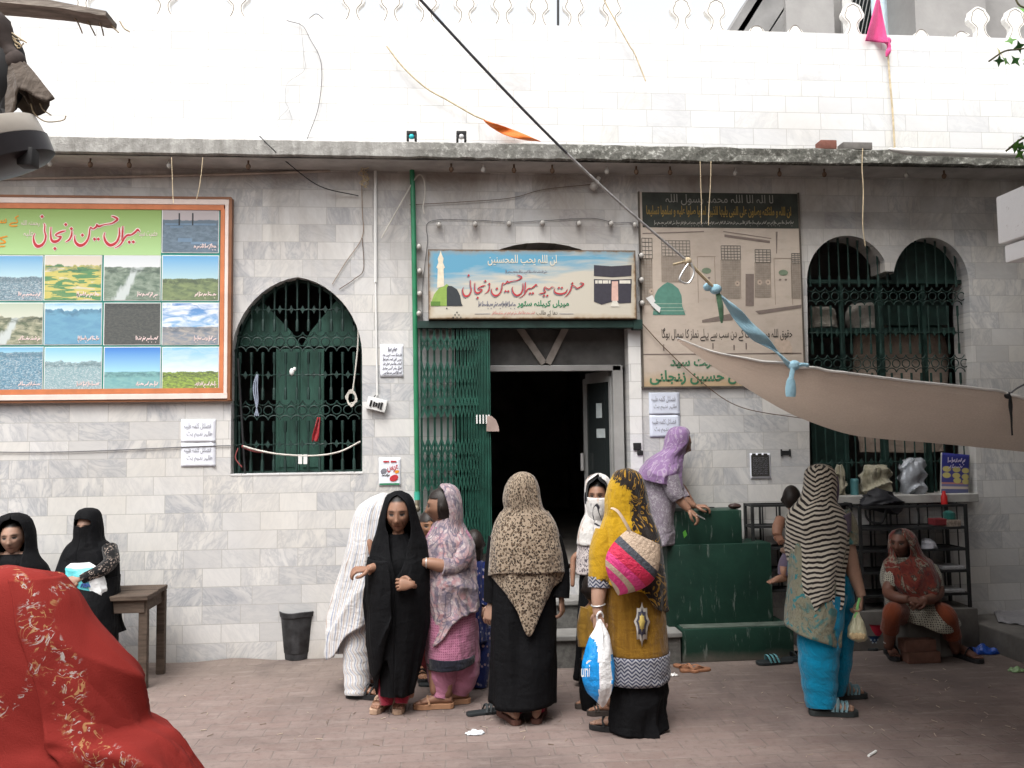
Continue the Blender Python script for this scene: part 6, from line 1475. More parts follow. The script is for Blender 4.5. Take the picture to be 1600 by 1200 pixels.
p.wear('scarf', lambda mb: drape(mb, Y13, [(667, 1054, 1068, .04), (670, 1047, 1074, .08), (678, 1041, 1078, .105), (690, 1038, 1078, .112), (702, 1034, 1074, .112), (712, 1020, 1067, .13), (724, 1008, 1064, .17), (738, 998, 1064, .2), (752, 993, 1066, .21), (764, 993, 1067, .21)],
      hem=[(0, 757), (90, 750), (180, 744), (215, 748), (270, 756), (320, 764)], gap=[(669, 0), (673, 30), (688, 52), (702, 44), (712, 12), (718, 0)], face=5, fold=(6, .026, .6), phase=24, rows=56, seg=90), C['lilac'], solid=.005)
p.done()
# 11 woman with the striped scarf, and the child on her arm
Y14 = gy(1290, 1112)
p = Person('woman in turquoise shalwar and black-and-cream striped scarf, seen from behind, carrying a child', 1281, 766, 1114, Y14, 60, SKP, hs=1.0, slim=.9, hface=60,
    J=dict(hil=(1285, 955, -.02, .06), knl=(1281, 1030, -.02, .045), anl=(1284, 1090, -.02), hir=(1303, 945, .10, .06), knr=(1306, 1020, .13, .045), anr=(1303, 1072, .16), shr=(1317, 812, .03), elr=(1326, 868, .0), wrr=(1343, 928, -.06), shl=(1240, 810, 0), ell=(1232, 860, .1), wrl=(1222, 860, .25)))
p.arm([(1318, 838, .0, .058), (1324, 862, -.01, .056), (1334, 895, -.03, .044), (1343, 922, -.05, .032), (1346, 932, -.06, .028)], seg=16)
p.hand(1345, 930, -.06, (-.12, -.15, -1), (.9, -.5, 0), curl=.7, side=-1)
p.wear('trousers', lambda mb: (limb(mb, Y14, [(1285, 925, -.02, .145), (1281, 985, -.02, .135), (1279, 1030, -.02, .122), (1281, 1075, -.02, .105), (1283, 1106, -.04, .088)], seg=30, wob=.03), limb(mb, Y14, [(1300, 895, .08, .125), (1306, 950, .10, .115), (1307, 1020, .13, .100), (1304, 1060, .15, .085), (1302, 1082, .16, .070)], seg=26, wob=.03)), C['turquoise'])
p.wear('kameez', lambda mb: drape(mb, Y14, [(795, 1252, 1302, .09), (808, 1236, 1322, .12), (850, 1232, 1322, .15), (900, 1232, 1312, .17), (950, 1230, 1310, .18), (1006, 1228, 1310, .19)], hem=[(0, 1000), (90, 985), (180, 978), (225, 986), (270, 996), (315, 1006)], fold=(6, .022), phase=25), C['greenprint'], solid=.004)
p.wear('sleeve', lambda mb: limb(mb, Y14, [(1310, 802, .02, .075), (1318, 820, .01, .082), (1321, 838, .0, .078), (1322, 850, -.005, .074)], seg=18), C['greenprint'], solid=.003)
p.wear('scarf', lambda mb: drape(mb, Y14, [(726, 1273, 1288, .03), (730, 1264, 1298, .07), (740, 1258, 1304, .098), (756, 1257, 1306, .112), (772, 1254, 1305, .115), (784, 1246, 1306, .12), (796, 1234, 1318, .14), (812, 1227, 1327, .165), (850, 1229, 1325, .18), (900, 1233, 1314, .19), (940, 1238, 1310, .195), (976, 1242, 1306, .195)],
      hem=[(0, 838), (90, 860), (150, 930), (180, 958), (205, 975), (232, 952), (256, 934), (278, 932), (300, 954), (325, 930), (342, 860)], fold=(6, .034, .5), phase=26, rows=72, seg=100, drift=2.4), C['stripe'], solid=.005)
def border_strip(mb):
    q = [(1304, 745), (1306, 765), (1303, 785), (1296, 800)]; mb.tube(cat(pts(Y14-.05, *q), 6), .022, 8, flat=.35)
    sheet(mb, lambda a, b: P(1302+28*a, 800+30*b+14*(1-a), Y14-.10-.03*sin(a*3)), 6, 8)
p.wear('scarf_border', border_strip, C['grey_trim'], solid=.004)
p.foot(1273, 1117, 350, sc=1.06, straps=(.09, .115, .14, .165)); p.foot(1300, 1093, 5, sc=1.0, straps=(.09, .115, .14, .165))
p.done(pm('dark_slipper', (.03,.035,.035), .6), pm('slipper_bands', (.10,.17,.19), .5))
pb = empty('plastic_bag', P(1338, 975, Y14-.1), 'small clear bag of food tied with green, in the hand of the woman in turquoise', 'bag')
mb = MB(); drape(mb, Y14-.08, [(948, 1338, 1341, .012), (958, 1335, 1343, .02), (970, 1330, 1348, .04), (984, 1325, 1353, .06), (994, 1325, 1354, .062), (1001, 1331, 1350, .03), (1003, 1338, 1343, .008)], fold=(9, .008), phase=27, seg=40, rows=24, fold_top=.8)
mb.build('bag_body', plast('cloudy_film', (.52,.50,.34)), pb)
mb = MB(); mb.tube(cat(pts(Y14-.09, (1343, 934), (1340, 946), (1339, 957), (1336, 964), (1340, 970)), 5), .008, 6); mb.build('tie', plast('green_tie', (.24,.58,.18)), pb)
mb = MB(); 
for i in range(14): mb.ell(P(1331+i*1.4, 992+(i*7 % 5), Y14-.135), (.016,.012,.014), nu=8, nv=6)
mb.build('food', pm('pale_food', (.55,.42,.24), .7), pb)
p = Person('toddler with short dark hair carried in front of the woman in the striped scarf', 1237, 780, 930, Y14+.16, 75, (.34,.18,.12), zb=P(1237, 925, Y14+.16).z, hs=.72, slim=.7, hair=True, hair_top=.0,
    J=dict(pelvis=(1252, 868, 0), waist=(1252, 848, 0), chest=(1252, 822, 0), neck=(1250, 803, 0), shl=(1240, 812, 0), ell=(1231, 830, -.02), wrl=(1229, 846, -.08), shr=(1264, 812, 0), elr=(1270, 835, 0), wrr=(1267, 850, .05), hil=(1246, 875, 0), knl=(1236, 890, 0), anl=(1234, 905, 0), hir=(1260, 875, 0), knr=(1267, 895, 0), anr=(1267, 912, 0)))
p.arm([(1220, 812, -.04, .036), (1215, 824, -.08, .034), (1214, 836, -.10, .029)]); p.hand(1214, 832, -.10, (.35, -.2, -1), (-.6, -.8, .1), curl=.4, s=.62)
foot(p.mb, P(1226, 909, Y14+.1), 200, .62, p.skin, up=0)
p.wear('shirt', lambda mb: drape(mb, Y14+.16, [(800, 1240, 1254, .05), (808, 1236, 1262, .06), (840, 1236, 1266, .07), (880, 1236, 1266, .07)], fold=(5, .008), phase=28), C['turquoise'])
p.wear('trousers', lambda mb: (limb(mb, Y14+.16, [(1238, 868, 0, .06), (1228, 884, -.03, .05), (1224, 900, -.05, .035)]), limb(mb, Y14+.16, [(1246, 868, 0, .06), (1254, 890, 0, .05), (1255, 906, 0, .035)])), C['grey_trim'])
p.done()
# 12 seated woman in red
Y16 = -.52
p = Person('woman in a red printed shawl sitting on a low block before the shoe rack', 1413, 850, 1022, Y16, 262, SKD, hs=1.0, slim=.95, hface=222, zb=0, hy=.05,
    J=dict(neck=(1418, 872, .08), chest=(1424, 895, .10), waist=(1426, 930, .12), pelvis=(1428, 958, .10), shl=(1392, 892, .08), ell=(1385, 925, 0), wrl=(1420, 936, -.22), shr=(1458, 892, .08), elr=(1468, 925, .02), wrr=(1440, 936, -.22), hil=(1410, 962, .05), knl=(1396, 960, -.22, .07), anl=(1388, 1010, -.12), hir=(1445, 962, .05), knr=(1478, 962, -.22, .07), anr=(1494, 1020, -.16)))
p.arm([(1391, 908, -.02, .045), (1388, 926, -.08, .044), (1402, 934, -.20, .040), (1420, 937, -.27, .030)], seg=16); p.arm([(1462, 908, -.02, .045), (1466, 926, -.08, .044), (1454, 936, -.2, .040), (1442, 938, -.27, .030)], seg=16)
p.hand(1418, 937, -.27, (1, -.15, -.1), (0, -.6, .8), curl=.45, side=1, s=.9); p.hand(1444, 938, -.27, (-1, -.2, -.1), (0, -.6, .8), curl=.45, side=-1, s=.9)
p.arm([(1394, 968, -.22, .05), (1391, 990, -.17, .044), (1388, 1012, -.12, .033)]); p.arm([(1482, 972, -.22, .05), (1488, 996, -.18, .044), (1494, 1018, -.14, .033)])
p.wear('kameez', lambda mb: drape(mb, Y16, [(872, 1402, 1436, .08, .08), (884, 1388, 1462, .12, .09), (905, 1384, 1466, .15, .08), (935, 1388, 1470, .19, .04), (955, 1388, 1484, .24, -.03), (968, 1386, 1490, .25, -.05), (976, 1390, 1488, .25, -.05)], hem=[(0, 966), (90, 970), (180, 962), (235, 966), (270, 976), (310, 970)], fold=(7, .022), phase=29, rows=50), C['dots'], solid=.004)
p.wear('sleeve', lambda mb: (limb(mb, Y16, [(1399, 886, .05, .054), (1393, 902, .0, .055), (1390, 918, -.04, .052)], seg=16), limb(mb, Y16, [(1453, 886, .05, .054), (1460, 902, .0, .055), (1464, 918, -.04, .052)], seg=16)), C['dots'], solid=.003)
p.wear('shawl', lambda mb: drape(mb, Y16, [(828, 1410, 1424, .03, .06), (832, 1401, 1430, .07, .06), (842, 1396, 1438, .1, .06), (856, 1395, 1444, .11, .06), (868, 1396, 1450, .11, .06), (880, 1385, 1465, .14, .05), (900, 1383, 1469, .18, .02), (930, 1390, 1466, .215, -.01)],
      hem=[(0, 908), (60, 905), (90, 900), (180, 906), (215, 930), (245, 940), (270, 930), (300, 920)], gap=[(832, 0), (836, 22), (848, 38), (862, 34), (872, 10), (876, 0)], face=226, fold=(6, .026, .6), phase=30, rows=54, seg=90), C['redprint'], solid=.005)
p.wear('trousers', lambda mb: (limb(mb, Y16, [(1412, 960, .05, .09), (1402, 957, -.12, .088), (1395, 958, -.24, .072), (1392, 970, -.24, .064), (1390, 984, -.20, .066)], seg=20), limb(mb, Y16, [(1445, 962, .05, .09), (1466, 958, -.12, .088), (1479, 962, -.24, .072), (1484, 976, -.23, .064), (1488, 994, -.20, .066)], seg=20)), C['orange'])
p.wear('anklet', lambda mb: mb.tube([P(1388.5, 1004, Y16-.135)+Vector((.036*cos(a), .036*sin(a), 0)) for a in [i*2*pi/14 for i in range(15)]], .004, 6), M['alu'])
p.foot(1388, 1022, 255, sc=.95, straps=(.12,), z=0); p.foot(1494, 1026, 285, sc=.95, straps=(.12,), z=0)
p.done()
# 13 young woman on the bench, face visible
Y2 = -.42
p = Person('young woman in a loose black hood sitting at the left edge, face uncovered', 20, 840, 1030, Y2, 275, SKP, hs=1.06, slim=.8, hface=282, roll=4)
p.wear('hood', lambda mb: drape(mb, Y2, [(802, 14, 28, .03, .01), (806, 4, 38, .08, .01), (816, -3, 46, .11, .01), (835, -8, 50, .12, .02), (858, -12, 52, .12, .02), (872, -22, 58, .13), (886, -36, 68, .15), (920, -42, 76, .17), (990, -44, 80, .2)], gap=[(809, 0), (814, 28), (830, 38), (850, 37), (864, 30), (890, 14), (905, 0)], face=280, fold=(6, .024), phase=31, rows=50), C['black'], solid=.005)
p.wear('abaya', lambda mb: drape(mb, Y2, [(866, 2, 36, .06), (876, -15, 55, .1), (920, -34, 70, .13), (980, -40, 76, .25, -.1), (1020, -40, 76, .25, -.12)], fold=(7, .03), phase=32), C['black'], solid=.004)
p.done()
# 14 woman in niqab
Y3_ = -.50
p = Person('woman in black niqab with a lace sleeve sitting on the bench end', 138, 824, 1030, Y3_, 265, SKP, hs=.95, slim=.8, hface=262,
    J=dict(shr=(108, 862, 0), elr=(100, 892, -.05), shl=(172, 862, 0), ell=(168, 892, -.12), wrl=(126, 905, -.26)))
p.hand(124, 905, -.27, (-1, -.1, -.2), (0, -.9, .4), curl=.7, side=-1, s=.9)
p.wear('abaya', lambda mb: drape(mb, Y3_, [(840, 122, 154, .09), (852, 108, 170, .11), (870, 100, 180, .14), (900, 94, 184, .19, -.03), (940, 100, 188, .26, -.08), (985, 110, 195, .28, -.1)], fold=(7, .03), phase=33), C['black'], solid=.005)
p.wear('niqab', lambda mb: drape(mb, Y3_, [(794, 132, 144, .03), (797, 125, 151, .075), (806, 120, 156, .1), (820, 119, 158, .115), (838, 119, 159, .12), (850, 114, 163, .13), (864, 104, 174, .15), (878, 100, 182, .16)], gap=[(808.5, 0), (811, 36), (815, 44), (818.5, 36), (821, 0)], face=262, fold=(6, .012), phase=34, rows=70), C['black'], solid=.004)
p.wear('sleeve', lambda mb: limb(mb, Y3_, [(171, 856, -.04, .055), (174, 876, -.12, .052), (158, 891, -.2, .045), (136, 901, -.26, .038), (128, 905, -.27, .034)], seg=18), C['lace'])
p.wear('skirt', lambda mb: drape(mb, Y3_, [(900, 100, 186, .2, -.05), (950, 108, 190, .25, -.15), (1000, 120, 196, .25, -.22), (1025, 124, 198, .25, -.24)], fold=(7, .018), phase=35), C['black'], solid=.004)
p.done()
cb2 = empty('carrier_bag', P(140, 908, Y3_-.3), 'white and turquoise plastic carrier bag held in the lap of the woman in niqab', 'bag')
mb = MB(); drape(mb, Y3_-.2, [(880, 112, 140, .03), (888, 104, 150, .06), (905, 104, 160, .08), (925, 118, 165, .08), (936, 138, 162, .04), (939, 146, 156, .01)], fold=(7, .012), phase=36, seg=50, rows=30, fold_top=.8)
mi = []
for f in mb.f:
    c = sum((Vector(mb.v[i]) for i in f), Vector())/len(f); mi.append(1 if c.x < P(147, 905, Y3_-.2).x and c.z < P(130, 886, Y3_-.2).z else 0)
mb.mi = mi; mb.build('bag_body', [plast('white_film', (.80,.82,.82)), plast('turquoise_film', (.10,.50,.54))], cb2)
mb = MB()
for i in range(3): mb.tube(cat(pts(Y3_-.285, (126+i*4, 918), (129+i*4, 912), (133+i*4, 917)), 4), .004, 5)
mb.build('print', M['blue_ink'], cb2)
# 15 red shawl close to the camera
Y1 = -5.42
p = Person('person under a red gold-embroidered shawl, close by in the lower left corner', 0, 1020, 2300, Y1, 120, SK, hs=.7, slim=.6, zb=0.0)
p.wear('shawl', lambda mb: drape(mb, Y1, [(889, -10, 36, 0.018), (893, -55, 56, 0.042), (902, -95, 76, 0.057), (935, -130, 104, 0.071), (968, -160, 124, 0.081), (1013, -180, 156, 0.09), (1063, -195, 186, 0.099), (1113, -205, 204, 0.108), (1138, -215, 212, 0.114), (1161, -240, 252, 0.126), (1211, -270, 284, 0.138), (1311, -320, 330, 0.156), (1511, -350, 360, 0.168), (2111, -340, 360, 0.18)], fold=(5, .030, .35), phase=37, rows=130, seg=150, fold_top=.3, drift=2.6), C['red'], solid=.004)
p.wear('shawl_end', lambda mb: drape(mb, Y1, [(901, -101, 82, 0.063), (934, -136, 110, 0.077), (967, -166, 130, 0.087), (1012, -186, 162, 0.096), (1062, -201, 192, 0.105), (1112, -211, 210, 0.114), (1137, -221, 218, 0.12), (1160, -246, 258, 0.132), (1210, -276, 290, 0.144), (1310, -326, 336, 0.162)], gap=[(901, 104), (1310, 104)], face=196, fold=(5, .030, .35), phase=37, rows=90, seg=120, fold_top=.3, drift=2.6, cap=False), C['red'], solid=.004)
p.done()
# ------------------------------------------------------------------ furniture and things on the ground
M['oldwood'] = pm('weathered_bench_wood', (.085,.062,.047), .85, (4,.4), (20,.5,.006), stretch=(1.5,12,12))
bn = empty('wooden_bench', P(180, 1000, -.45), 'weathered wooden bench against the marble wall at left', 'bench')
bx0, bx1 = P(-70, 925, -.62).x, P(250, 928, -.45).x; bz = P(240, 935, -.62).z
mb = MB(); mb.box((bx0, -.70, bz), (bx1, -.47, bz+.035)); mb.box((bx0, -.465, bz+.001), (bx1-.01, -.25, bz+.036)); mb.build('seat', M['oldwood'], bn, smooth=False, bevel=.006)
mb = MB(); mb.box((bx0+.05, -.675, bz-.09), (bx1-.03, -.65, bz-.001)); mb.box((bx1-.06, -.65, bz-.09), (bx1-.035, -.28, bz-.001)); mb.build('apron', M['oldwood'], bn, smooth=False, bevel=.004)
for x, y in ((bx1-.075, -.665), (bx1-.075, -.30), (bx0+.1, -.665), (bx0+.1, -.30)):
    mb = MB(); mb.box((x, y, 0), (x+.06, y+.05, bz-.002)); mb.build('leg', M['oldwood'], bn, smooth=False, bevel=.004)
# bin
bc = G(463, 1030); bc.y += .05
mb = MB(); prof = [(0, .098), (.005, .105), (.05, .108), (.055, .112), (.30, .131), (.335, .134), (.34, .142), (.375, .146), (.38, .140), (.36, .132), (.02, .095)]
vs, fs = [], []; nn = 36
for z, r_ in prof:
    for k in range(nn):
        a = 2*pi*k/nn; w_ = 1+.018*sin(3*a+z*6)+.01*sin(7*a); vs.append((bc.x+r_*w_*cos(a), bc.y+r_*w_*sin(a), z+.003*sin(4*a)*(z > .3)))
for j in range(len(prof)-1):
    for k in range(nn): fs.append((j*nn+k, j*nn+(k+1) % nn, (j+1)*nn+(k+1) % nn, (j+1)*nn+k))
fs.append(tuple((len(prof)-1)*nn+k for k in range(nn))); fs.append(tuple(range(nn))[::-1]); mb.add(vs, fs)
tag(mb.build('waste_bin', pm('scuffed_black_rubber', (.035,.035,.037), .6, (12,.6), (24,.4,.006)), None, loc=bc, angle=.6), 'scuffed black rubber bin standing against the wall', 'bin')
# green stepped block
def _gs():
    t = NT('chipped_green_paint', .5, .35); x, y, z = t.xyz(t.obj); n = t.noise(t.obj, 3, 6, .65); f = t.noise(t.mp(t.obj, (9, 9, 1.2)), 3, 5, .7)
    c = t.ramp(n, (.3, (.006,.026,.018)), (.7, (.012,.047,.031)))
    c = t.mix(t.ramp(f, (.60, 0.0), (.68, .8)), c, (.16,.19,.17)); c = t.mix(t.math('MULTIPLY', t.ramp(t.math('ADD', z, t.math('MULTIPLY', n, .16)), (.08, 1.0), (.16, 0.0)), .8), c, (.15,.13,.11))
    t.color(c); t.bump(t.math('ADD', n, t.math('MULTIPLY', t.noise(t.obj, 26, 4), .4)), .35, .01); return t.m
M['gsteps'] = _gs()
gs = empty('stepped_block', P(1145, 1030, -.4), 'dark green painted block of three steps right of the doorway', 'steps')
def blockbox(mb, u0, u1, vt, Y0, Y1, z0, dust=True):
    x0, x1 = P(u0, vt, Y0).x, P(u1, vt, Y0).x; z1 = P((u0+u1)/2, vt, Y0).z
    mb.box((x0, Y0, z0), (x1, Y1, z1), 0, .012); return z1
Yg = G(1150, 1033).y
mb = MB(); za = blockbox(mb, 1065, 1240, 981, Yg, -.02, 0); mb.build('lower_step', M['gsteps'], gs)
mb = MB(); zb3 = blockbox(mb, 1042, 1205, 850, Yg+.15, -.03, za-.03); mb.build('middle_step', M['gsteps'], gs)
mb = MB(); zc3 = blockbox(mb, 1042, 1159, 798, Yg+.17, -.04, zb3-.03); mb.build('upper_step', M['gsteps'], gs)
dm = pm('dusty_green_top', (.075,.095,.078), .9, (8,.4))
mb = MB(); x0, x1 = P(1065, 981, Yg).x, P(1240, 981, Yg).x; mb.box((x0+.02, Yg+.02, za+.001), (x1-.015, Yg+.148, za+.005)); mb.build('dust_film', dm, gs, smooth=False)
mb = MB(); x0, x1 = P(1042, 981, Yg).x, P(1065, 981, Yg).x; mb.box((x0, Yg+.10, 0), (x1-.003, -.03, za-.031)); mb.build('side_block', pm('bare_cement', (.25,.24,.23), .9, (6,.3), (20,.4,.006)), gs, smooth=False)
mb = MB(); mb.prism([(P(u, v, Yg+.165).x, P(u, v, Yg+.165).z) for u, v in ((1069, 841), (1067, 832), (1071, 828), (1074, 836))], Yg+.167, Yg+.169); mb.build('paint_spot', pm('lime_spot', (.10,.36,.05)), gs, smooth=False)
for u, lab in ((1106, 'black spectacles lying on the green block near the hand'), (1148, 'dark purse lying on the right end of the green block')):
    mb = MB(); c = P(u, 795, Yg+.26)
    c.z = zc3+.012
    if u < 1120:
        for s_ in (-1, 1): mb.tube([c+Vector((.028*s_+.024*cos(a), .018*sin(a), .004)) for a in [i*2*pi/12 for i in range(13)]], .005, 6)
        mb.tube([c+Vector((-.05, 0, .004)), c+Vector((-.06, .07, .004))], .004, 5)
        tag(mb.build('spectacles', M['black'], None, loc=c), lab, 'spectacles')
    else:
        mb.ell(c+Vector((0, 0, .012)), (.055, .035, .024)); mb.tube([c+Vector((-.03, -.034, .012)), c+Vector((.03, -.034, .012))], .006, 6); tag(mb.build('purse', pm('dark_leather', (.05,.028,.025), .4), None, loc=c), lab, 'purse')
mb = MB(); mb.tube([P(1087, 804, Yg+.02), P(1101, 811, Yg+.03)], .006, 6); tag(mb.build('thin_pen', M['alu'], None, loc=P(1094, 808, Yg+.02)), 'thin pale stick held in the hand over the green block', 'stick')
# plinth, platform, mat, seat block, bricks
M['cement'] = pm('grimy_cement', (.13,.122,.112), .92, (3,.4), (18,.5,.008))
ZP = .31
px0, px1 = P(1262, 960, -.36).x, P(1524, 960, -.3).x
mb = MB(); mb.box((px0, -.34, 0), (px1, -.005, ZP), 0, .012); tag(mb.build('cement_plinth', M['cement'], None, loc=((px0+px1)/2, -.17, 0)), 'low grey cement plinth under the shoe racks', 'plinth')
zq = P(1600, 997, G(1600, 1037).y).z
q = [(px1+.004, -.02), (px1+.004, -.34), (P(1600, 1037, G(1600, 1037).y).x, G(1600, 1037).y), (6.2, -2.4), (7.0, -.02)]
mb = MB(); mb.add([(x, y, 0) for x, y in q]+[(x, y, zq) for x, y in q], [tuple(range(5, 10))]+[(i, (i+1) % 5, (i+1) % 5+5, i+5) for i in range(5)]);
tag(mb.build('cement_platform', M['cement'], None, smooth=False, loc=(q[2][0], q[2][1], 0), bevel=.012), 'raised cement platform at the right edge under a pale mat', 'platform')
mb = MB(); a0 = G(1528, 958, zq); a1 = G(1565, 977, zq); 
m0, m1, m2, m3 = G(1560, 974, zq), G(1640, 982, zq), G(1700, 946, zq), G(1550, 952, zq)
def matf(a, b):
    p = m0.lerp(m1, a).lerp(m3.lerp(m2, a), b); return (p.x, p.y, zq+.010+.008*sin(a*9+b*4)*sin(b*6)+.006*sin(a*23))
sheet(mb, matf, 24, 14); tag(mb.build('floor_mat', cloth('pale_mat', base=(.42,.41,.43)), None, solid=.006, loc=(m0.x, m0.y, zq)), 'pale creased plastic mat spread on the platform', 'mat')
c = G(1430, 1000); mb = MB(); xA, xB = P(1402, 990, -.5).x, P(1452, 990, -.5).x
mb.box((xA, -.66, 0), (xB, -.30, .40), 0, .03); tag(mb.build('stone_block', M['cement'], None, loc=((xA+xB)/2, -.5, 0)), 'rough cement block the seated woman sits on', 'block')
M['brickred'] = pm('clay_brick', (.15,.075,.055), .9, (10,.35), (30,.5,.005))
for (u0, u1, v0, v1, Yb), lab in (((1414, 1463, 991, 1008, -.74), 'upper clay brick of the two stacked between the seated woman\'s feet'), ((1419, 1470, 1009, 1025, -.74), 'lower clay brick of the two stacked between the seated woman\'s feet')):
    x0, x1, z0, z1 = rect(u0, v0, u1, v1, Yb); z0, z1 = (0.0, .085) if v1 > 1020 else (.088, .175)
    mb = MB(); mb.box((x0, Yb, z0), (x1, Yb+.11, z1), 0, .008); tag(mb.build('clay_brick', M['brickred'], None, loc=((x0+x1)/2, Yb, z0)), lab, 'brick', 'clay bricks at the seated woman\'s feet')
mb = MB(); x0, x1 = P(1464, 1005, -.62).x, P(1508, 1005, -.62).x; mb.box((x0, -.60, 0), (x1, -.40, .17), 0, .02); tag(mb.build('rubble_block', M['cement'], None, loc=(x0, -.5, 0)), 'rough cement lump right of the stacked bricks', 'block')
# baskets and plastic on the ground
def basket(u, v, r0, r1, h, mat, lab, z=0, holes=False):
    c = G(u, v, z); mb = MB(); vs, fs = [], []; n = 28; pr = [(0, r0*.9), (.01, r0), (h, r1), (h+.008, r1+.008), (h, r1-.006), (.015, r0-.008)]
    for zz, r_ in pr:
        for k in range(n): a = 2*pi*k/n; vs.append((c.x+r_*cos(a), c.y+r_*sin(a), z+zz))
    for j in range(len(pr)-1):
        for k in range(n): fs.append((j*n+k, j*n+(k+1) % n, (j+1)*n+(k+1) % n, (j+1)*n+k))
    fs += [tuple(range(n))[::-1], tuple(5*n+k for k in range(n))]; mb.add(vs, fs); root = mb.build('plastic_basket', mat, None, loc=(c.x, c.y, z), angle=.5); tag(root, lab, 'basket')
    if holes:
        hm = MB()
        for rr_ in range(4):
            for k in range(22):
                a = 2*pi*(k+.5*(rr_ % 2))/22; zz = z+h*(.18+.2*rr_); r_ = r0+(r1-r0)*(.18+.2*rr_)+.002; o = Vector((c.x+r_*cos(a), c.y+r_*sin(a), zz)); t_ = Vector((-sin(a), cos(a), 0))
                hm.add([o-t_*.009, o+Vector((0,0,.009)), o+t_*.009, o-Vector((0,0,.009))], [(0,1,2,3)])
        hp = hm.build('hole_pattern', pm('basket_light', (.34,.40,.46)), root, smooth=False)
basket(1357, 1012, .085, .105, .11, pm('navy_plastic', (.02,.05,.12), .4), 'navy perforated basket beside the seated woman', 0, True)
basket(1362, 992, .10, .12, .10, pm('red_plastic', (.36,.02,.04), .4), 'red plastic basket behind the navy one', .10)
def crumple(name, u, v, sx, sy, h, mat, lab, cat_, seed=1, z=0):
    c = G(u, v, z); r_ = random.Random(seed); a_ = [r_.uniform(0, 6) for _ in range(6)]; mb = MB()
    def fn(a, b):
        x = (a-.5)*2; y = (b-.5)*2; e = max(0, 1-x*x)*max(0, 1-y*y)
        return (c.x+sx*x*(1-.2*abs(y)+.08*sin(5*y+a_[0])), c.y+sy*y*(1-.2*abs(x)+.1*sin(4*x+a_[1])), z+.004+h*e**.6*(.55+.45*sin(7*x+a_[2]+3*y)*sin(5*y+a_[3])))
    sheet(mb, fn, 22, 14); return tag(mb.build(name, mat, None, solid=.003, loc=(c.x, c.y, z), angle=.35), lab, cat_)
crumple('blue_sheet', 1535, 1020, .14, .07, .07, plast('blue_plastic', (.012,.07,.38)), 'crumpled blue plastic sheet beside the platform', 'plastic sheet', 2)
crumple('green_scrap', 1588, 1049, .06, .04, .035, plast('green_plastic', (.22,.34,.16)), 'crumpled pale green plastic scrap near the right edge', 'litter', 3)
crumple('white_packet', 742, 1147, .055, .03, .025, plast('white_packet', (.62,.66,.70)), 'white crumpled packet on the ground before the leopard scarf', 'litter', 4)
crumple('white_paper', 1053, 1056, .03, .02, .02, plast('white_paper', (.68,.66,.64)), 'little white paper ball beside the mustard kameez', 'litter', 5)
crumple('white_wrapper', 650, 1045, .03, .02, .03, plast('cream_wrapper', (.6,.58,.46)), 'small pale wrapper behind the elderly woman', 'litter', 6)
mb = MB(); a = G(1357, 1183); b = G(1369, 1176); mb.tube([a+Vector((0,0,.006)), b+Vector((0,0,.008))], .007, 6); tag(mb.build('paper_stub', M['white'], None, loc=a), 'short white paper stub on the paving in the foreground', 'litter')
# slippers
def slipper(u, v, ang, s, sole, strap, lab, ups=((.13,),), grp=None, cat_='slipper'):
    c = G(u, v); f = Vector((cos(R(ang)), sin(R(ang)), 0)); r_ = Vector((f.y, -f.x, 0)); L = lambda a, b, h: c+(f*a+r_*b)*s+Vector((0,0,h*s))
    o = [(-.034,.0),(-.03,.022),(-.01,.036),(.05,.034),(.10,.036),(.16,.046),(.21,.044),(.24,.028),(.247,0)]; o = o+[(a, -b) for a, b in o[-2:0:-1]]; n = len(o)
    mb = MB(); vs = [L(a, b, .002) for a, b in o]+[L(a, b, .024) for a, b in o]; mb.add(vs, [tuple(range(n))[::-1], tuple(range(n, 2*n))]+[(i, (i+1) % n, (i+1) % n+n, i+n) for i in range(n)])
    root = mb.build('slipper', sole, None, smooth=False, loc=c, bevel=.004); tag(root, lab, cat_, grp)
    mb = MB()
    for pth in ups: mb.tube(cat([L(*q) for q in pth], 5), .011*s, 6, flat=.45)
    mb.build('strap', strap, root); return root
band = lambda a: ((a, -.046, .02), (a+.01, -.028, .055), (a+.012, 0, .064), (a+.01, .028, .055), (a, .046, .02))
thong = ((.06, -.040, .022), (.12, -.024, .05), (.185, 0, .026)); thong2 = ((.06, .040, .022), (.12, .024, .05), (.185, 0, .026))
tanm = pm('tan_rubber', (.26,.12,.065), .7, (14,.3)); dkm = pm('dark_rubber', (.022,.026,.028), .6, (14,.3)); tq = pm('turquoise_strap', (.10,.26,.28), .5)
slipper(1058, 1042, 300, .85, tanm, tanm, 'tan slipper lying nearer the green steps', (thong, thong2), 'discarded tan slippers'); slipper(1068, 1050, 5, .85, tanm, tanm, 'tan slipper lying flat in front of its mate', (thong, thong2), 'discarded tan slippers')
slipper(1232, 1036, 184, 1.05, dkm, tq, 'black slipper with turquoise bands before the green steps', (band(.09), band(.12), band(.15)), 'black slippers by the steps'); slipper(1268, 1030, 190, 1.05, dkm, dkm, 'plain black slipper touching the turquoise trousers', (band(.10), band(.14)), 'black slippers by the steps')
slipper(1326, 1013, 335, .9, dkm, dkm, 'black thong slipper between the turquoise trousers and the navy basket', (thong, thong2))
slipper(736, 1118, 15, .9, dkm, dkm, 'dark slipper by the feet of the woman in pink', (band(.10), band(.13)), 'loose dark slippers in the crowd'); slipper(660, 1072, 350, .8, dkm, dkm, 'dark slipper behind the elderly woman', (band(.10),), 'loose dark slippers in the crowd')
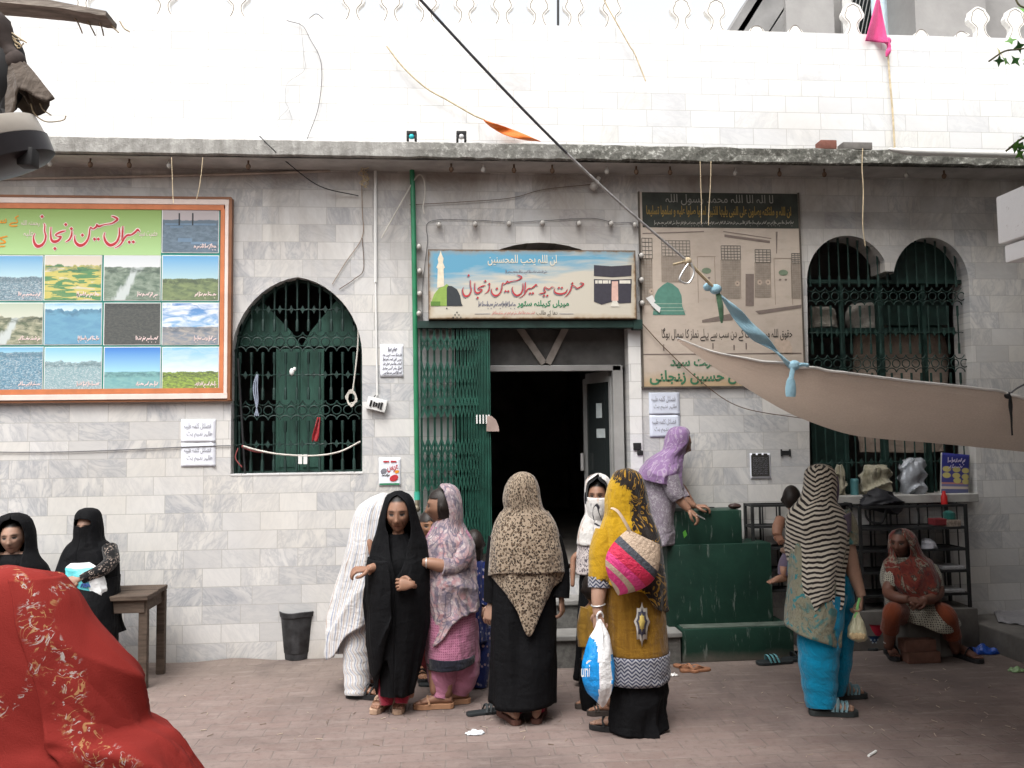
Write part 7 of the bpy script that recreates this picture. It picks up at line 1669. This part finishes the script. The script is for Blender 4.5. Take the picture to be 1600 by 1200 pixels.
# twigs, straw and chips that lie about
rr = random.Random(11); M['chip'] = pm('dark_chip', (.16,.12,.095), .9); M['straw'] = pm('straw_bit', (.38,.31,.24), .9)
mb = MB()
for i in range(260):
    u, v = rr.uniform(200, 1600), rr.triangular(1020, 1200, 1090); c = G(u, v); a = rr.uniform(0, 3.1); l = rr.uniform(.006, .022)
    if c.y > -.3: continue
    d = Vector((cos(a), sin(a), 0))*l; mb.tube([c-d+Vector((0,0,.003)), c+d+Vector((0,0,.004+rr.random()*.004))], rr.uniform(.001, .0025), 4, mi=rr.randrange(2))
tag(mb.build('litter_bits', [M['chip'], M['straw']], None, smooth=False, loc=(0, -1.5, 0)), 'tiny twigs and straw scattered over the paving', 'litter', kind='stuff')
# ------------------------------------------------------------------ shoe racks
def rack(name, u0, u1, vt, shelves, zb_, label, verts, y0=-.30, y1=-.04):
    r_ = empty(name, P((u0+u1)/2, vt, y0), label, 'rack'); x0, x1 = P(u0, 850, y0).x, P(u1, 850, y0).x; zt = P((u0+u1)/2, vt, y0).z
    for x in (x0, x1):
        for y in (y0, y1): mb = MB(); mb.box((x-.011, y-.011, zb_), (x+.011, y+.011, zt)); mb.build('post', M['iron'], r_, smooth=False)
    for v in [vt+2]+shelves:
        z = P((u0+u1)/2, v, y0).z; mb = MB(); mb.box((x0+.012, y0-.008, z-.010), (x1-.012, y0+.008, z+.010)); mb.box((x0+.012, y1-.008, z-.010), (x1-.012, y1+.008, z+.010))
        for x in (x0, x1): mb.box((x-.007, y0+.012, z-.009), (x+.007, y1-.012, z+.009))
        if v != vt+2: mb.box((x0+.012, y0+.009, z-.003), (x1-.012, y1-.009, z+.002))
        mb.build('shelf', M['iron'], r_, smooth=False)
    for i, u in enumerate(verts):
        x = P(u, 850, y1).x; mb = MB(); mb.tube([(x, y1-.012, P(u, shelves[-1], y1).z), (x, y1-.012, zt)], .006 if i % 3 else .010, 6); mb.build('back_bar', M['iron'], r_)
    return r_, x0, x1
rack('shoe_rack', 1177, 1331, 787, [822, 856, 890, 922], ZP*.99 if False else .03, 'black iron shoe rack left of the seated woman, behind the striped scarf', (1188, 1192, 1214, 1219, 1240, 1262, 1286, 1310), y0=-.20)
rack('shoe_rack', 1345, 1511, 789, [826, 860, 894, 930], ZP, 'black iron shoe rack behind the seated woman', (1360, 1366, 1386, 1392, 1402, 1422, 1436, 1450, 1473, 1478, 1496), y0=-.30)
mb = MB(); rbox(mb, 1461, 811, 1480, 821, -.26, .1, 0, .004); rbox(mb, 1480.3, 813, 1502, 827, -.27, .1, 1, .004); 
tag(mb.build('shoe_box', [pm('red_card', (.20,.03,.035)), pm('printed_card', (.33,.27,.22), .7, (40,.6))], None, smooth=False, loc=P(1480, 824, -.26)), 'worn red and cream cardboard box on the top rack shelf', 'box')
mb = MB(); drape(mb, -.2, [(798, 1478, 1486, .02), (802, 1474, 1492, .05), (811, 1474, 1493, .05)], fold=(5, .006), seg=24, rows=8); tag(mb.build('teal_cloth', cloth('teal_cloth', base=(.03,.20,.17)), None, loc=P(1484, 812, -.2)), 'crumpled teal cloth on the cardboard box', 'cloth')
mb = MB(); drape(mb, -.24, [(841, 1444, 1452, .02), (846, 1440, 1460, .05), (857, 1439, 1466, .06)], fold=(6, .01), seg=30, rows=12); tag(mb.build('white_bundle', plast('grey_film', (.42,.42,.46)), None, loc=P(1450, 856, -.24)), 'crumpled white plastic bundle on the middle rack shelf', 'bundle')
for v, lab in ((890, 'folded pale newspaper on the lower rack shelf'), (926, 'folded pale newspaper on the lowest rack shelf')):
    mb = MB(); rbox(mb, 1474, v-5, 1508, v, -.30, .18, 0, .004); tag(mb.build('folded_paper', pm('newsprint', (.36,.36,.37), .8, (40,.3)), None, loc=P(1490, v, -.3)), lab, 'newspaper')
# backpack on the sill, bottle, window stock
bk = empty('backpack', P(1380, 790, -.22), 'black backpack lying over the sill and the top of the shoe rack', 'backpack')
mb = MB(); drape(mb, -.16, [(763, 1366, 1374, .03), (766, 1358, 1384, .06), (773, 1350, 1396, .09), (781, 1342, 1412, .11), (790, 1341, 1415, .11), (797, 1356, 1412, .09), (801, 1376, 1408, .05)], fold=(4, .045, .8), phase=40, seg=48, rows=24, fold_top=.7); mb.build('pack_body', pm('black_nylon', (.014,.014,.017), .55, (9,.3), (18,.5,.01)), bk)
mb = MB(); mb.tube(cat(pts(-.26, (1352, 797), (1354, 808), (1362, 816), (1376, 817), (1382, 808), (1384, 796)), 6), .010, 6, flat=.4); mb.tube(cat(pts(-.26, (1432, 790), (1436, 806), (1434, 822)), 5), .008, 6, flat=.4); mb.build('strap', M['black'], bk)
mb = MB(); c = P(1470, 786, -.10); mb.tube([(c.x, -.15, P(1470, 788, -.15).z), (c.x, -.15, P(1470, 776, -.15).z), (c.x, -.15, P(1470, 771, -.15).z), (c.x, -.15, P(1470, 767, -.15).z)], [.026, .026, .014, .012], 12); tag(mb.build('red_bottle', pm('red_bottle_plastic', (.45,.02,.02), .3), None, loc=(c.x, -.15, c.z)), 'small red bottle at the front of the right window sill', 'bottle')
def stock(name, rings, Yb, mat, lab, cat_, ph, fold=(6, .040, .8)):
    mb = MB(); drape(mb, Yb, rings, fold=fold, phase=ph, seg=50, rows=22, fold_top=.7); r_ = rings[-1]; tag(mb.build(name, mat, None, loc=P((r_[1]+r_[2])/2, r_[0], Yb)), lab, cat_)
def f_stain(t, uv): return t.mix(t.ramp(t.noise(uv, 9, 4), (.48, 0.0), (.66, .8)), (.50,.46,.34), (.22,.20,.12))
stock('cloth_sack', [(727, 1350, 1385, .05), (732, 1344, 1391, .09), (755, 1342, 1393, .1), (773, 1343, 1392, .1)], .05, cloth('stained_sack', f_stain), 'stained cream sack standing inside the right window', 'sack', 41)
stock('silver_sack', [(716, 1420, 1440, .04), (721, 1408, 1444, .09), (740, 1403, 1446, .11), (760, 1406, 1443, .11), (773, 1410, 1440, .1)], .05, pm('silver_film', (.34,.36,.39), .35, (9,.3), (12,.8,.02), metal=.3), 'shiny silver plastic sack inside the right window', 'sack', 42)
stock('printed_bundle', [(727, 1308, 1316, .03), (735, 1305, 1319, .05), (755, 1304, 1321, .06), (773, 1304, 1322, .06)], .05, cloth('printed_bundle', f_stain), 'narrow printed bundle left of the cream sack in the right window', 'bundle', 43)
stock('jar', [(748, 1330, 1340, .03), (750, 1329, 1341, .045), (773, 1329, 1341, .045)], .04, pm('teal_jar', (.06,.16,.17), .3), 'small teal jar left of the cream sack in the right window', 'jar', 44, (3, .001))
stock('hanging_curtain', [(522, 1330, 1480, .04, 0), (528, 1328, 1484, .06), (560, 1326, 1490, .07), (620, 1330, 1486, .07), (706, 1336, 1480, .07)], .42, cloth('brown_curtain', base=(.42,.33,.27), k=1), 'brown curtain with metal eyelets hung inside the right window', 'curtain', 45, (15, .03))
stock('rolled_cloth', [(474, 1330, 1372, .05), (480, 1322, 1386, .09), (500, 1318, 1390, .1), (516, 1326, 1384, .08)], .36, cloth('grey_roll', base=(.45,.42,.38), k=1), 'bundle of grey cloth stored high inside the right window', 'bundle', 46, (6, .02))
stock('green_sack', [(476, 1388, 1470, .05), (482, 1384, 1476, .09), (504, 1384, 1478, .1), (518, 1388, 1474, .08)], .36, cloth('green_roll', base=(.05,.12,.10)), 'dark green bundle stored beside the grey one inside the right window', 'bundle', 47, (7, .02))
stock('pale_cloth', [(480, 1262, 1300, .05), (486, 1262, 1306, .08), (512, 1262, 1310, .08)], .36, cloth('pale_roll', base=(.52,.48,.42), k=1), 'pale folded cloth at the left inside the right window', 'cloth', 48, (5, .015))
mb = MB(); rbox(mb, 1266, 512, 1525, 519, .22, .4); tag(mb.build('stock_shelf', M['greendark'], None, smooth=False, loc=P(1390, 515, .22)), 'dark shelf across the middle of the right window', 'shelf')
# advertisement in the window
ad = empty('window_poster', P(1490, 740, -.04), 'small blue and yellow advertisement propped on the right window sill', 'poster'); YA = .02
mb = MB()
def adf(a, b): p = P(1470+46*a-(2*(1-b)), 773-66*b+4*a*b, YA); return (p.x, YA-.012*sin(pi*a)-.02*(1-b)*max(0, .3-a), p.z)
sheet(mb, adf, 14, 14)
def _ad():
    t = NT('advert_print', .45); x, y, z = t.xyz(t.uv)
    c = t.ramp(y, (0, (.10,.11,.22)), (.14, (.50,.42,.36)), (.20, (.16,.16,.30)), (.26, (.45,.20,.16)), (.30, (.06,.06,.22)), (.68, (.03,.035,.20)), interp='CONSTANT')
    for cx, cy in ((.2,.62),(.52,.62),(.84,.60),(.2,.47),(.52,.47),(.84,.45),(.56,.35),(.86,.33)):
        d = t.math('ADD', t.math('POWER', t.math('ABSOLUTE', t.math('SUBTRACT', x, cx)), 2.0), t.math('MULTIPLY', t.math('POWER', t.math('ABSOLUTE', t.math('SUBTRACT', y, cy)), 2.0), 4.0)); c = t.mix(t.ramp(d, (.016, 1.0), (.020, 0.0)), c, (.50,.44,.16))
    e = t.ramp(t.math('MINIMUM', x, t.math('SUBTRACT', 1.0, x)), (.03, 1.0), (.04, 0.0)); t.color(t.mix(e, c, (.40,.40,.37))); return t.m
mb.build('sheet', _ad(), ad, solid=.003)
mb = MB(); squiggle(mb, 1478, 1508, 722, 8, YA-.016, 0, 60); squiggle(mb, 1482, 1504, 731, 5, YA-.016, 0, 61); mb.build('lettering', emat('pale_lilac', (.5,.45,.62)), ad, smooth=False)
# ------------------------------------------------------------------ awning, its rope and the bits above
YT0, YT1 = -2.5, -1.35
M['tarp'] = NT('brown_tarpaulin', .8, .2).m
def _tarp():
    t = NT('brown_canvas', .85, .15); n = t.noise(t.uv, 3, 5, .6); fine = t.noise(t.uv, 60, 2)
    t.color(t.mix(t.ramp(fine, (.4, 0.0), (.6, .18)), t.ramp(n, (.3, (.57,.50,.44)), (.7, (.67,.59,.52))), (.24,.19,.16)))
    t.bump(t.noise(t.mp(t.uv, (1.2, 4, 1), rot=(0,0,.5)), 4, 4, .55, .8), .5, .03)
    tr = t.t.nodes.new('ShaderNodeBsdfTranslucent'); tr.inputs[0].default_value = (.46,.36,.29,1); mx = t.t.nodes.new('ShaderNodeMixShader'); mx.inputs[0].default_value = .4
    out = t.t.nodes['Material Output']; t.t.links.new(t.b.outputs[0], mx.inputs[1]); t.t.links.new(tr.outputs[0], mx.inputs[2]); t.t.links.new(mx.outputs[0], out.inputs[0]); return t.m
tp = empty('awning', P(1240, 575, YT0), 'sagging brown canvas awning tied up with pale blue cloth, above the shoe racks', 'awning')
topk = [(0, 1058, 530), (.10, 1120, 553), (.26, 1240, 573), (.55, 1410, 596), (.75, 1565, 614), (.85, 1610, 628), (1, 1760, 650)]
botk = [(0, 1060, 534), (.10, 1140, 590), (.26, 1255, 655), (.42, 1345, 682), (.60, 1455, 692), (.78, 1560, 702), (.88, 1640, 710), (1, 1760, 722)]
def tarpf(a, b):
    tu, tv = smooth_keys(topk, a); bu, bv = smooth_keys(botk, a); u = tu+(bu-tu)*b; v = tv+(bv-tv)*b
    k = math.exp(-((a-.26)/.09)**2)+.9*math.exp(-((a-.77)/.06)**2)
    Yv = YT0+(YT1-YT0)*b*(.35+.65*b)-.10*sin(pi*b)*(1-.5*k)+.018*sin(60*a)*k*(1-b)+.03*sin(14*a+5*b)*b*.6
    return P(u, v+1.6*sin(75*a)*k*(1-b), Yv)
mb = MB(); sheet(mb, tarpf, 150, 30, uvs=(3, 1)); mb.build('canvas', _tarp(), tp)
mb = MB(); q = [tarpf(i/120, 0)+Vector((0, -.005, .006)) for i in range(121)]; mb.tube(q, [.004+.008*min(1, i/25) for i in range(121)], 7, flat=.7); mb.build('bright_hem', cloth('pale_hem', base=(.80,.78,.74), k=1), tp)
mb = MB(); c = tarpf(.26, 0)
mb.ell(c+Vector((0,-.01,.01)), (.032, .03, .028)); mb.tube(cat([c, c+Vector((.04,-.02,.012)), c+Vector((.075,-.02,.004))], 5), [.014, .018, .02, .022, .022, .02, .018, .02, .022, .016, .008], 8, flat=.6)
mb.tube(cat([c+Vector((-.01,-.02,0)), c+Vector((-.03,-.03,-.07)), c+Vector((-.035,-.03,-.16))], 6), [.014]*6+[.022, .026, .028, .03, .03, .03, .026], 8, flat=.35)
bluec = cloth('pale_blue_rag', base=(.36,.60,.72), k=1); mb.build('blue_knot', bluec, tp)
c = tarpf(.77, 0); mb = MB(); rr = random.Random(6); mb.ell(c, (.02,.02,.02))
for i in range(3): mb.tube(cat([c+Vector((.004*i, -.012, -.055*k+rr.uniform(-.004,.004)))+Vector((rr.uniform(-.008,.008),0,0)) for k in range(5-i)], 4), .005, 5)
mb.build('black_lace', M['black'], tp)
mb = MB(); mb.tube(cat([c, P(1600, 601, YT0), P(1680, 570, YT0)], 4), .005, 5); mb.build('guy_line', M['wiregrey'], tp)
rp = empty('awning_rope', P(1074, 405, -2.9), 'dark cord running from the awning knot up over the upper wall', 'rope')
k0 = tarpf(.26, 0); k1 = P(1118, 452, -2.62); k2 = P(1074, 408, -2.72); k3 = P(650, -8, -3.5)
sagp = lambda t: k3.lerp(k2, t)+Vector((0,0,-.05*sin(pi*t)))
mb = MB(); mb.tube([sagp(i/30) for i in range(16)], .0062, 8); mb.build('cord', pm('grey_black_cord', (.075,.08,.09), .35, (30,.4), spec=.5), rp)
mb = MB(); mb.tube([sagp(i/30) for i in range(15, 31)], .0058, 8); mb.build('pale_cord', pm('grey_white_cord', (.42,.42,.42), .4, (30,.4), spec=.5), rp)
mb = MB(); mb.tube([k2, k1], [.009, .008], 8); mb.ell(k2, (.022,.02,.02)); mb.tube([k2, k2+Vector((-.075,0,-.018))], .007, 6); mb.build('cord_knot', M['wirecream'], rp)
mb = MB(); mb.tube(cat([k2+Vector((.005,-.01,-.01)), k2+Vector((-.03,-.01,-.06)), k2+Vector((-.045,-.01,-.10)), k2+Vector((.0,-.01,-.115)), k2+Vector((.03,-.01,-.06)), k2+Vector((.015,-.01,-.01))], 5), .0055, 6); mb.build('wire_loop', M['alu'], rp)
def ragf(a, b):
    p = k1.lerp(k0, a); w_ = .018+.05*sin(pi*min(1, a*1.1))**2*(1 if a < .9 else .6); d = Vector((-.6, .2, -.75)); return p+d*w_*(b-.25)+Vector((0, .012*sin(a*17+b*4), .008*sin(a*11)*b))
mb = MB(); sheet(mb, ragf, 40, 6); mb.ell(k1, (.03,.025,.025)); mb.ell(k1+Vector((-.04,0,.012)), (.024,.018,.02)); mb.build('blue_rag', bluec, rp, solid=.004)
mb = MB(); mb.tube(cat([k1+Vector((.01,0,-.01)), k1+Vector((.02,-.01,-.09)), k1+Vector((.025,-.01,-.18))], 6), [.012,.013,.014,.015,.016,.016,.016,.015,.014,.013,.012,.009,.005], 7, flat=.4); mb.build('green_tail', cloth('green_rag', base=(.12,.24,.14)), rp)
# right edge: white pole and peeling capital, creeper leaves
mb = MB(); mb.tube(cat([P(1388, 233, -.42), P(1410, 236, -.42), P(1450, 238, -.42), P(1600, 242, -.42), P(1700, 245, -.42)], 6), [.004]+[.014]*2+[.02]*2+[.024]*2+[.030]*18, 12)
tag(mb.build('white_tube', pm('white_tube_paint', (.82,.82,.80), .4, (8,.05)), None, loc=P(1500, 240, -.42)), 'white tube reaching in from the right edge below the upper wall', 'tube')
cp = empty('pillar_capital', P(1600, 350, -2.9), 'white painted brick capital with peeling paint at the right edge', 'pillar')
def _peel():
    t = NT('peeling_white_paint', .7); n = t.noise(t.obj, 14, 6, .7); m = t.noise(t.obj, 3, 4); t.color(t.mix(t.ramp(t.math('ADD', n, t.math('MULTIPLY', m, .5)), (.88, 0.0), (.95, 1.0)), (.78,.78,.79), (.26,.20,.19))); t.bump(n, .6, .01); return t.m
M['peel'] = _peel()
xc = P(1557, 340, -2.6).x; zc = lambda v: P(1557, v, -2.6).z
mb = MB(); mb.box((xc, -3.35, zc(384)+.006), (xc+.55, -2.6, zc(308)), 0, .012); mb.build('upper_block', M['peel'], cp)
mb = MB(); mb.box((xc+.025, -3.33, zc(412)), (xc+.53, -2.615, zc(385)), 0, .010); mb.build('lower_block', M['peel'], cp)
mb = MB(); mb.box((xc+.33, -3.2, 0), (xc+.52, -2.7, zc(412)-.002)); mb.build('shaft', M['peel'], cp, smooth=False)
rr = random.Random(21)
def leaf(mb, c, ang, s, tilt_, mi):
    o = [(0,0),(.32,-.10),(.50,-.42),(.62,-.12),(1,0),(.62,.14),(.52,.44),(.32,.12)]
    m = Matrix.Rotation(ang, 3, 'Y') @ Matrix.Rotation(tilt_, 3, 'X') @ Matrix.Rotation(rr.uniform(-.5, .5), 3, 'Z')
    mb.add([c+m @ Vector((a*s, .10*s*abs(b), b*s)) for a, b in o], [(0,1,7),(1,2,3),(1,3,5,7),(3,4,5),(5,6,7)], mi=mi)
lm = [pm('leaf_green', (.14,.36,.06), .5, (20,.3)), pm('leaf_yellow', (.52,.48,.05), .5, (20,.3)), pm('leaf_deep', (.06,.20,.05), .5, (20,.3))]
cr = empty('creeper', P(1600, 150, -1.1), 'creeper with green and yellow leaves hanging in at the upper right edge', 'plant')
mb = MB(); sp = [(1552,95,.05,2),(1565,88,.05,0),(1580,86,.05,2),(1595,94,.05,0),(1556,72,.05,1),(1568,66,.045,0),(1590,62,.05,2),(1588,10,.05,0),(1596,18,.05,1),(1602,2,.06,0),(1575,230,.06,0),(1584,222,.06,2),(1592,212,.055,0),(1600,226,.06,0),(1610,205,.06,2),(1588,232,.05,0),(1605,238,.05,2),(1598,100,.05,2),(1612,80,.06,0)]
for u, v, s, mi in sp: leaf(mb, P(u, v, -1.1), rr.uniform(-.6, .9)+pi*.1, s*2.2, rr.uniform(-.7, .7), mi)
mb.build('leaves', lm, cr, smooth=False)
mb = MB(); mb.tube(cat(pts(-1.1, (1545, 96), (1570, 80), (1600, 76), (1660, 60)), 5), .007, 5); mb.tube(cat(pts(-1.1, (1572, 236), (1600, 215), (1660, 190)), 5), .008, 5); mb.tube(cat(pts(-1.1, (1585, -5), (1600, 12), (1660, 20)), 5), .007, 5); mb.build('stem', pm('vine_stem', (.10,.09,.04)), cr)
# left edge: lamp, torn bundle and beam end, close to the camera
YL = -4.7
hl = empty('hanging_lamp', P(5, 230, YL), 'round hanging lamp with a white rim and dark underside at the upper left edge', 'lamp')
lc = P(-8, 222, YL); mr = Matrix.Rotation(-.36, 3, 'Y') @ Matrix.Rotation(.22, 3, 'X')
def turned(prof, n=40):
    vs, fs = [], []
    for r_, z in prof:
        for k in range(n): vs.append(lc+mr @ Vector((r_*cos(2*pi*k/n), r_*sin(2*pi*k/n), z)))
    for j in range(len(prof)-1):
        for k in range(n): fs.append((j*n+k, j*n+(k+1) % n, (j+1)*n+(k+1) % n, (j+1)*n+k))
    fs += [tuple(range(n)), tuple((len(prof)-1)*n+k for k in range(n))[::-1]]; return vs, fs
MB().add(*turned([(.02, .030), (.085, .028), (.098, .036), (.110, .033), (.114, -.010), (.113, -.012)])).build('white_rim', pm('cream_enamel', (.62,.57,.50), .35, (8,.1)), hl)
MB().add(*turned([(.112, -.0125), (.118, -.014), (.116, -.06), (.100, -.070), (.05, -.080), (.01, -.082)])).build('dark_dish', pm('dark_enamel', (.030,.027,.030), .4, (8,.3)), hl)
mb = MB(); c = lc+mr @ Vector((.075, -.06, -.074)); mb.box(c-Vector((.018,.018,.022)), c+Vector((.018,.018,.022)), 0, .003); mb.build('catch', M['black'], hl)
mb = MB(); mb.tube(cat(pts(YL, (10, 195), (3, 178), (9, 150), (0, 120), (-6, 90)), 6), .010, 8); mb.tube(cat(pts(YL, (14, 192), (4, 172), (-6, 160)), 6), .010, 8); mb.build('cable', M['black'], hl)
tb = empty('tied_sack', P(35, 140, YL+.1), 'brown sack end tied into a bundle above the hanging lamp', 'sack')
def cone(mb, a, b, r0, r1, n=24, ph=0.0):
    d = (b-a).normalized(); s_ = d.cross(Vector((0,1,0))).normalized(); t_ = d.cross(s_)
    vs, fs = [], []
    for j in range(13):
        t = j/12; r_ = r0+(r1-r0)*t**.8
        for k in range(n):
            th = 2*pi*k/n; f = 1+.16*t*sin(5*th+ph)+.08*sin(9*th+ph*2)
            vs.append(a+(b-a)*t+(s_*cos(th)+t_*sin(th)*.7)*r_*f+d*.02*t*sin(3*th))
    for j in range(12):
        for k in range(n): fs.append((j*n+k, j*n+(k+1) % n, (j+1)*n+(k+1) % n, (j+1)*n+k))
    mb.add(vs, fs)
mb = MB(); cone(mb, P(24, 100, YL), P(48, 162, YL), .020, .052); cone(mb, P(20, 100, YL+.04), P(32, 160, YL+.04), .02, .04, ph=2); mb.build('sack_skirt', cloth('brown_sacking', base=(.20,.16,.13)), tb, solid=.004)
mb = MB(); mb.ell(P(23, 96, YL), (.026,.024,.030)); mb.tube(cat(pts(YL, (22, 92), (8, 74), (-5, 55), (-20, 40)), 5), [.02, .022, .022, .02, .022, .025, .028, .03, .034, .038, .042, .045, .05, .05, .05, .05], 10); mb.build('knot', pm('dark_sacking', (.07,.055,.05), .9, (18,.4)), tb)
mb = MB(); mb.ell(P(-4, 112, YL+.02), (.07,.05,.12)); mb.build('dark_lump', M['black'], tb)
mb = MB()
for k in range(9): mb.tube(cat(pts(YL, (2+k, 35+k*2), (12+k*2, 48+k*3+rr.uniform(-5, 5)), (20+rr.uniform(0, 22), 60+rr.uniform(0, 18))), 5), .0018, 4)
for k in range(5): mb.tube(cat(pts(YL+.1, (115+k*18, 27+k*1.5), (122+k*18, 36+k*2), (126+k*18+rr.uniform(-4, 6), 50+rr.uniform(-6, 6))), 5), .0018, 4)
mb.tube(cat(pts(YL, (48, 162), (54, 178), (72, 190), (98, 188), (103, 181)), 6), .0016, 4); mb.tube(cat(pts(YL, (62, 162), (68, 172), (80, 180)), 6), .0016, 4)
mb.build('loose_threads', M['wirecream'], tb)
mb = MB(); q = [(-20, -16), (60, -4), (120, 8), (166, 17), (165, 24), (150, 23), (140, 20), (122, 18), (100, 13), (82, 11), (60, 9), (20, 5), (-20, 2)]
mb.prism([(P(u, v, YL+.05).x, P(u, v, YL+.05).z) for u, v in q], YL+.05, YL+.12); tag(mb.build('beam_end', pm('split_timber', (.30,.26,.225), .9, (9,.4), (30,.6,.006), stretch=(1,6,6)), None, smooth=False, loc=P(60, 2, YL+.05)), 'splintered grey timber end jutting in at the upper left', 'beam')
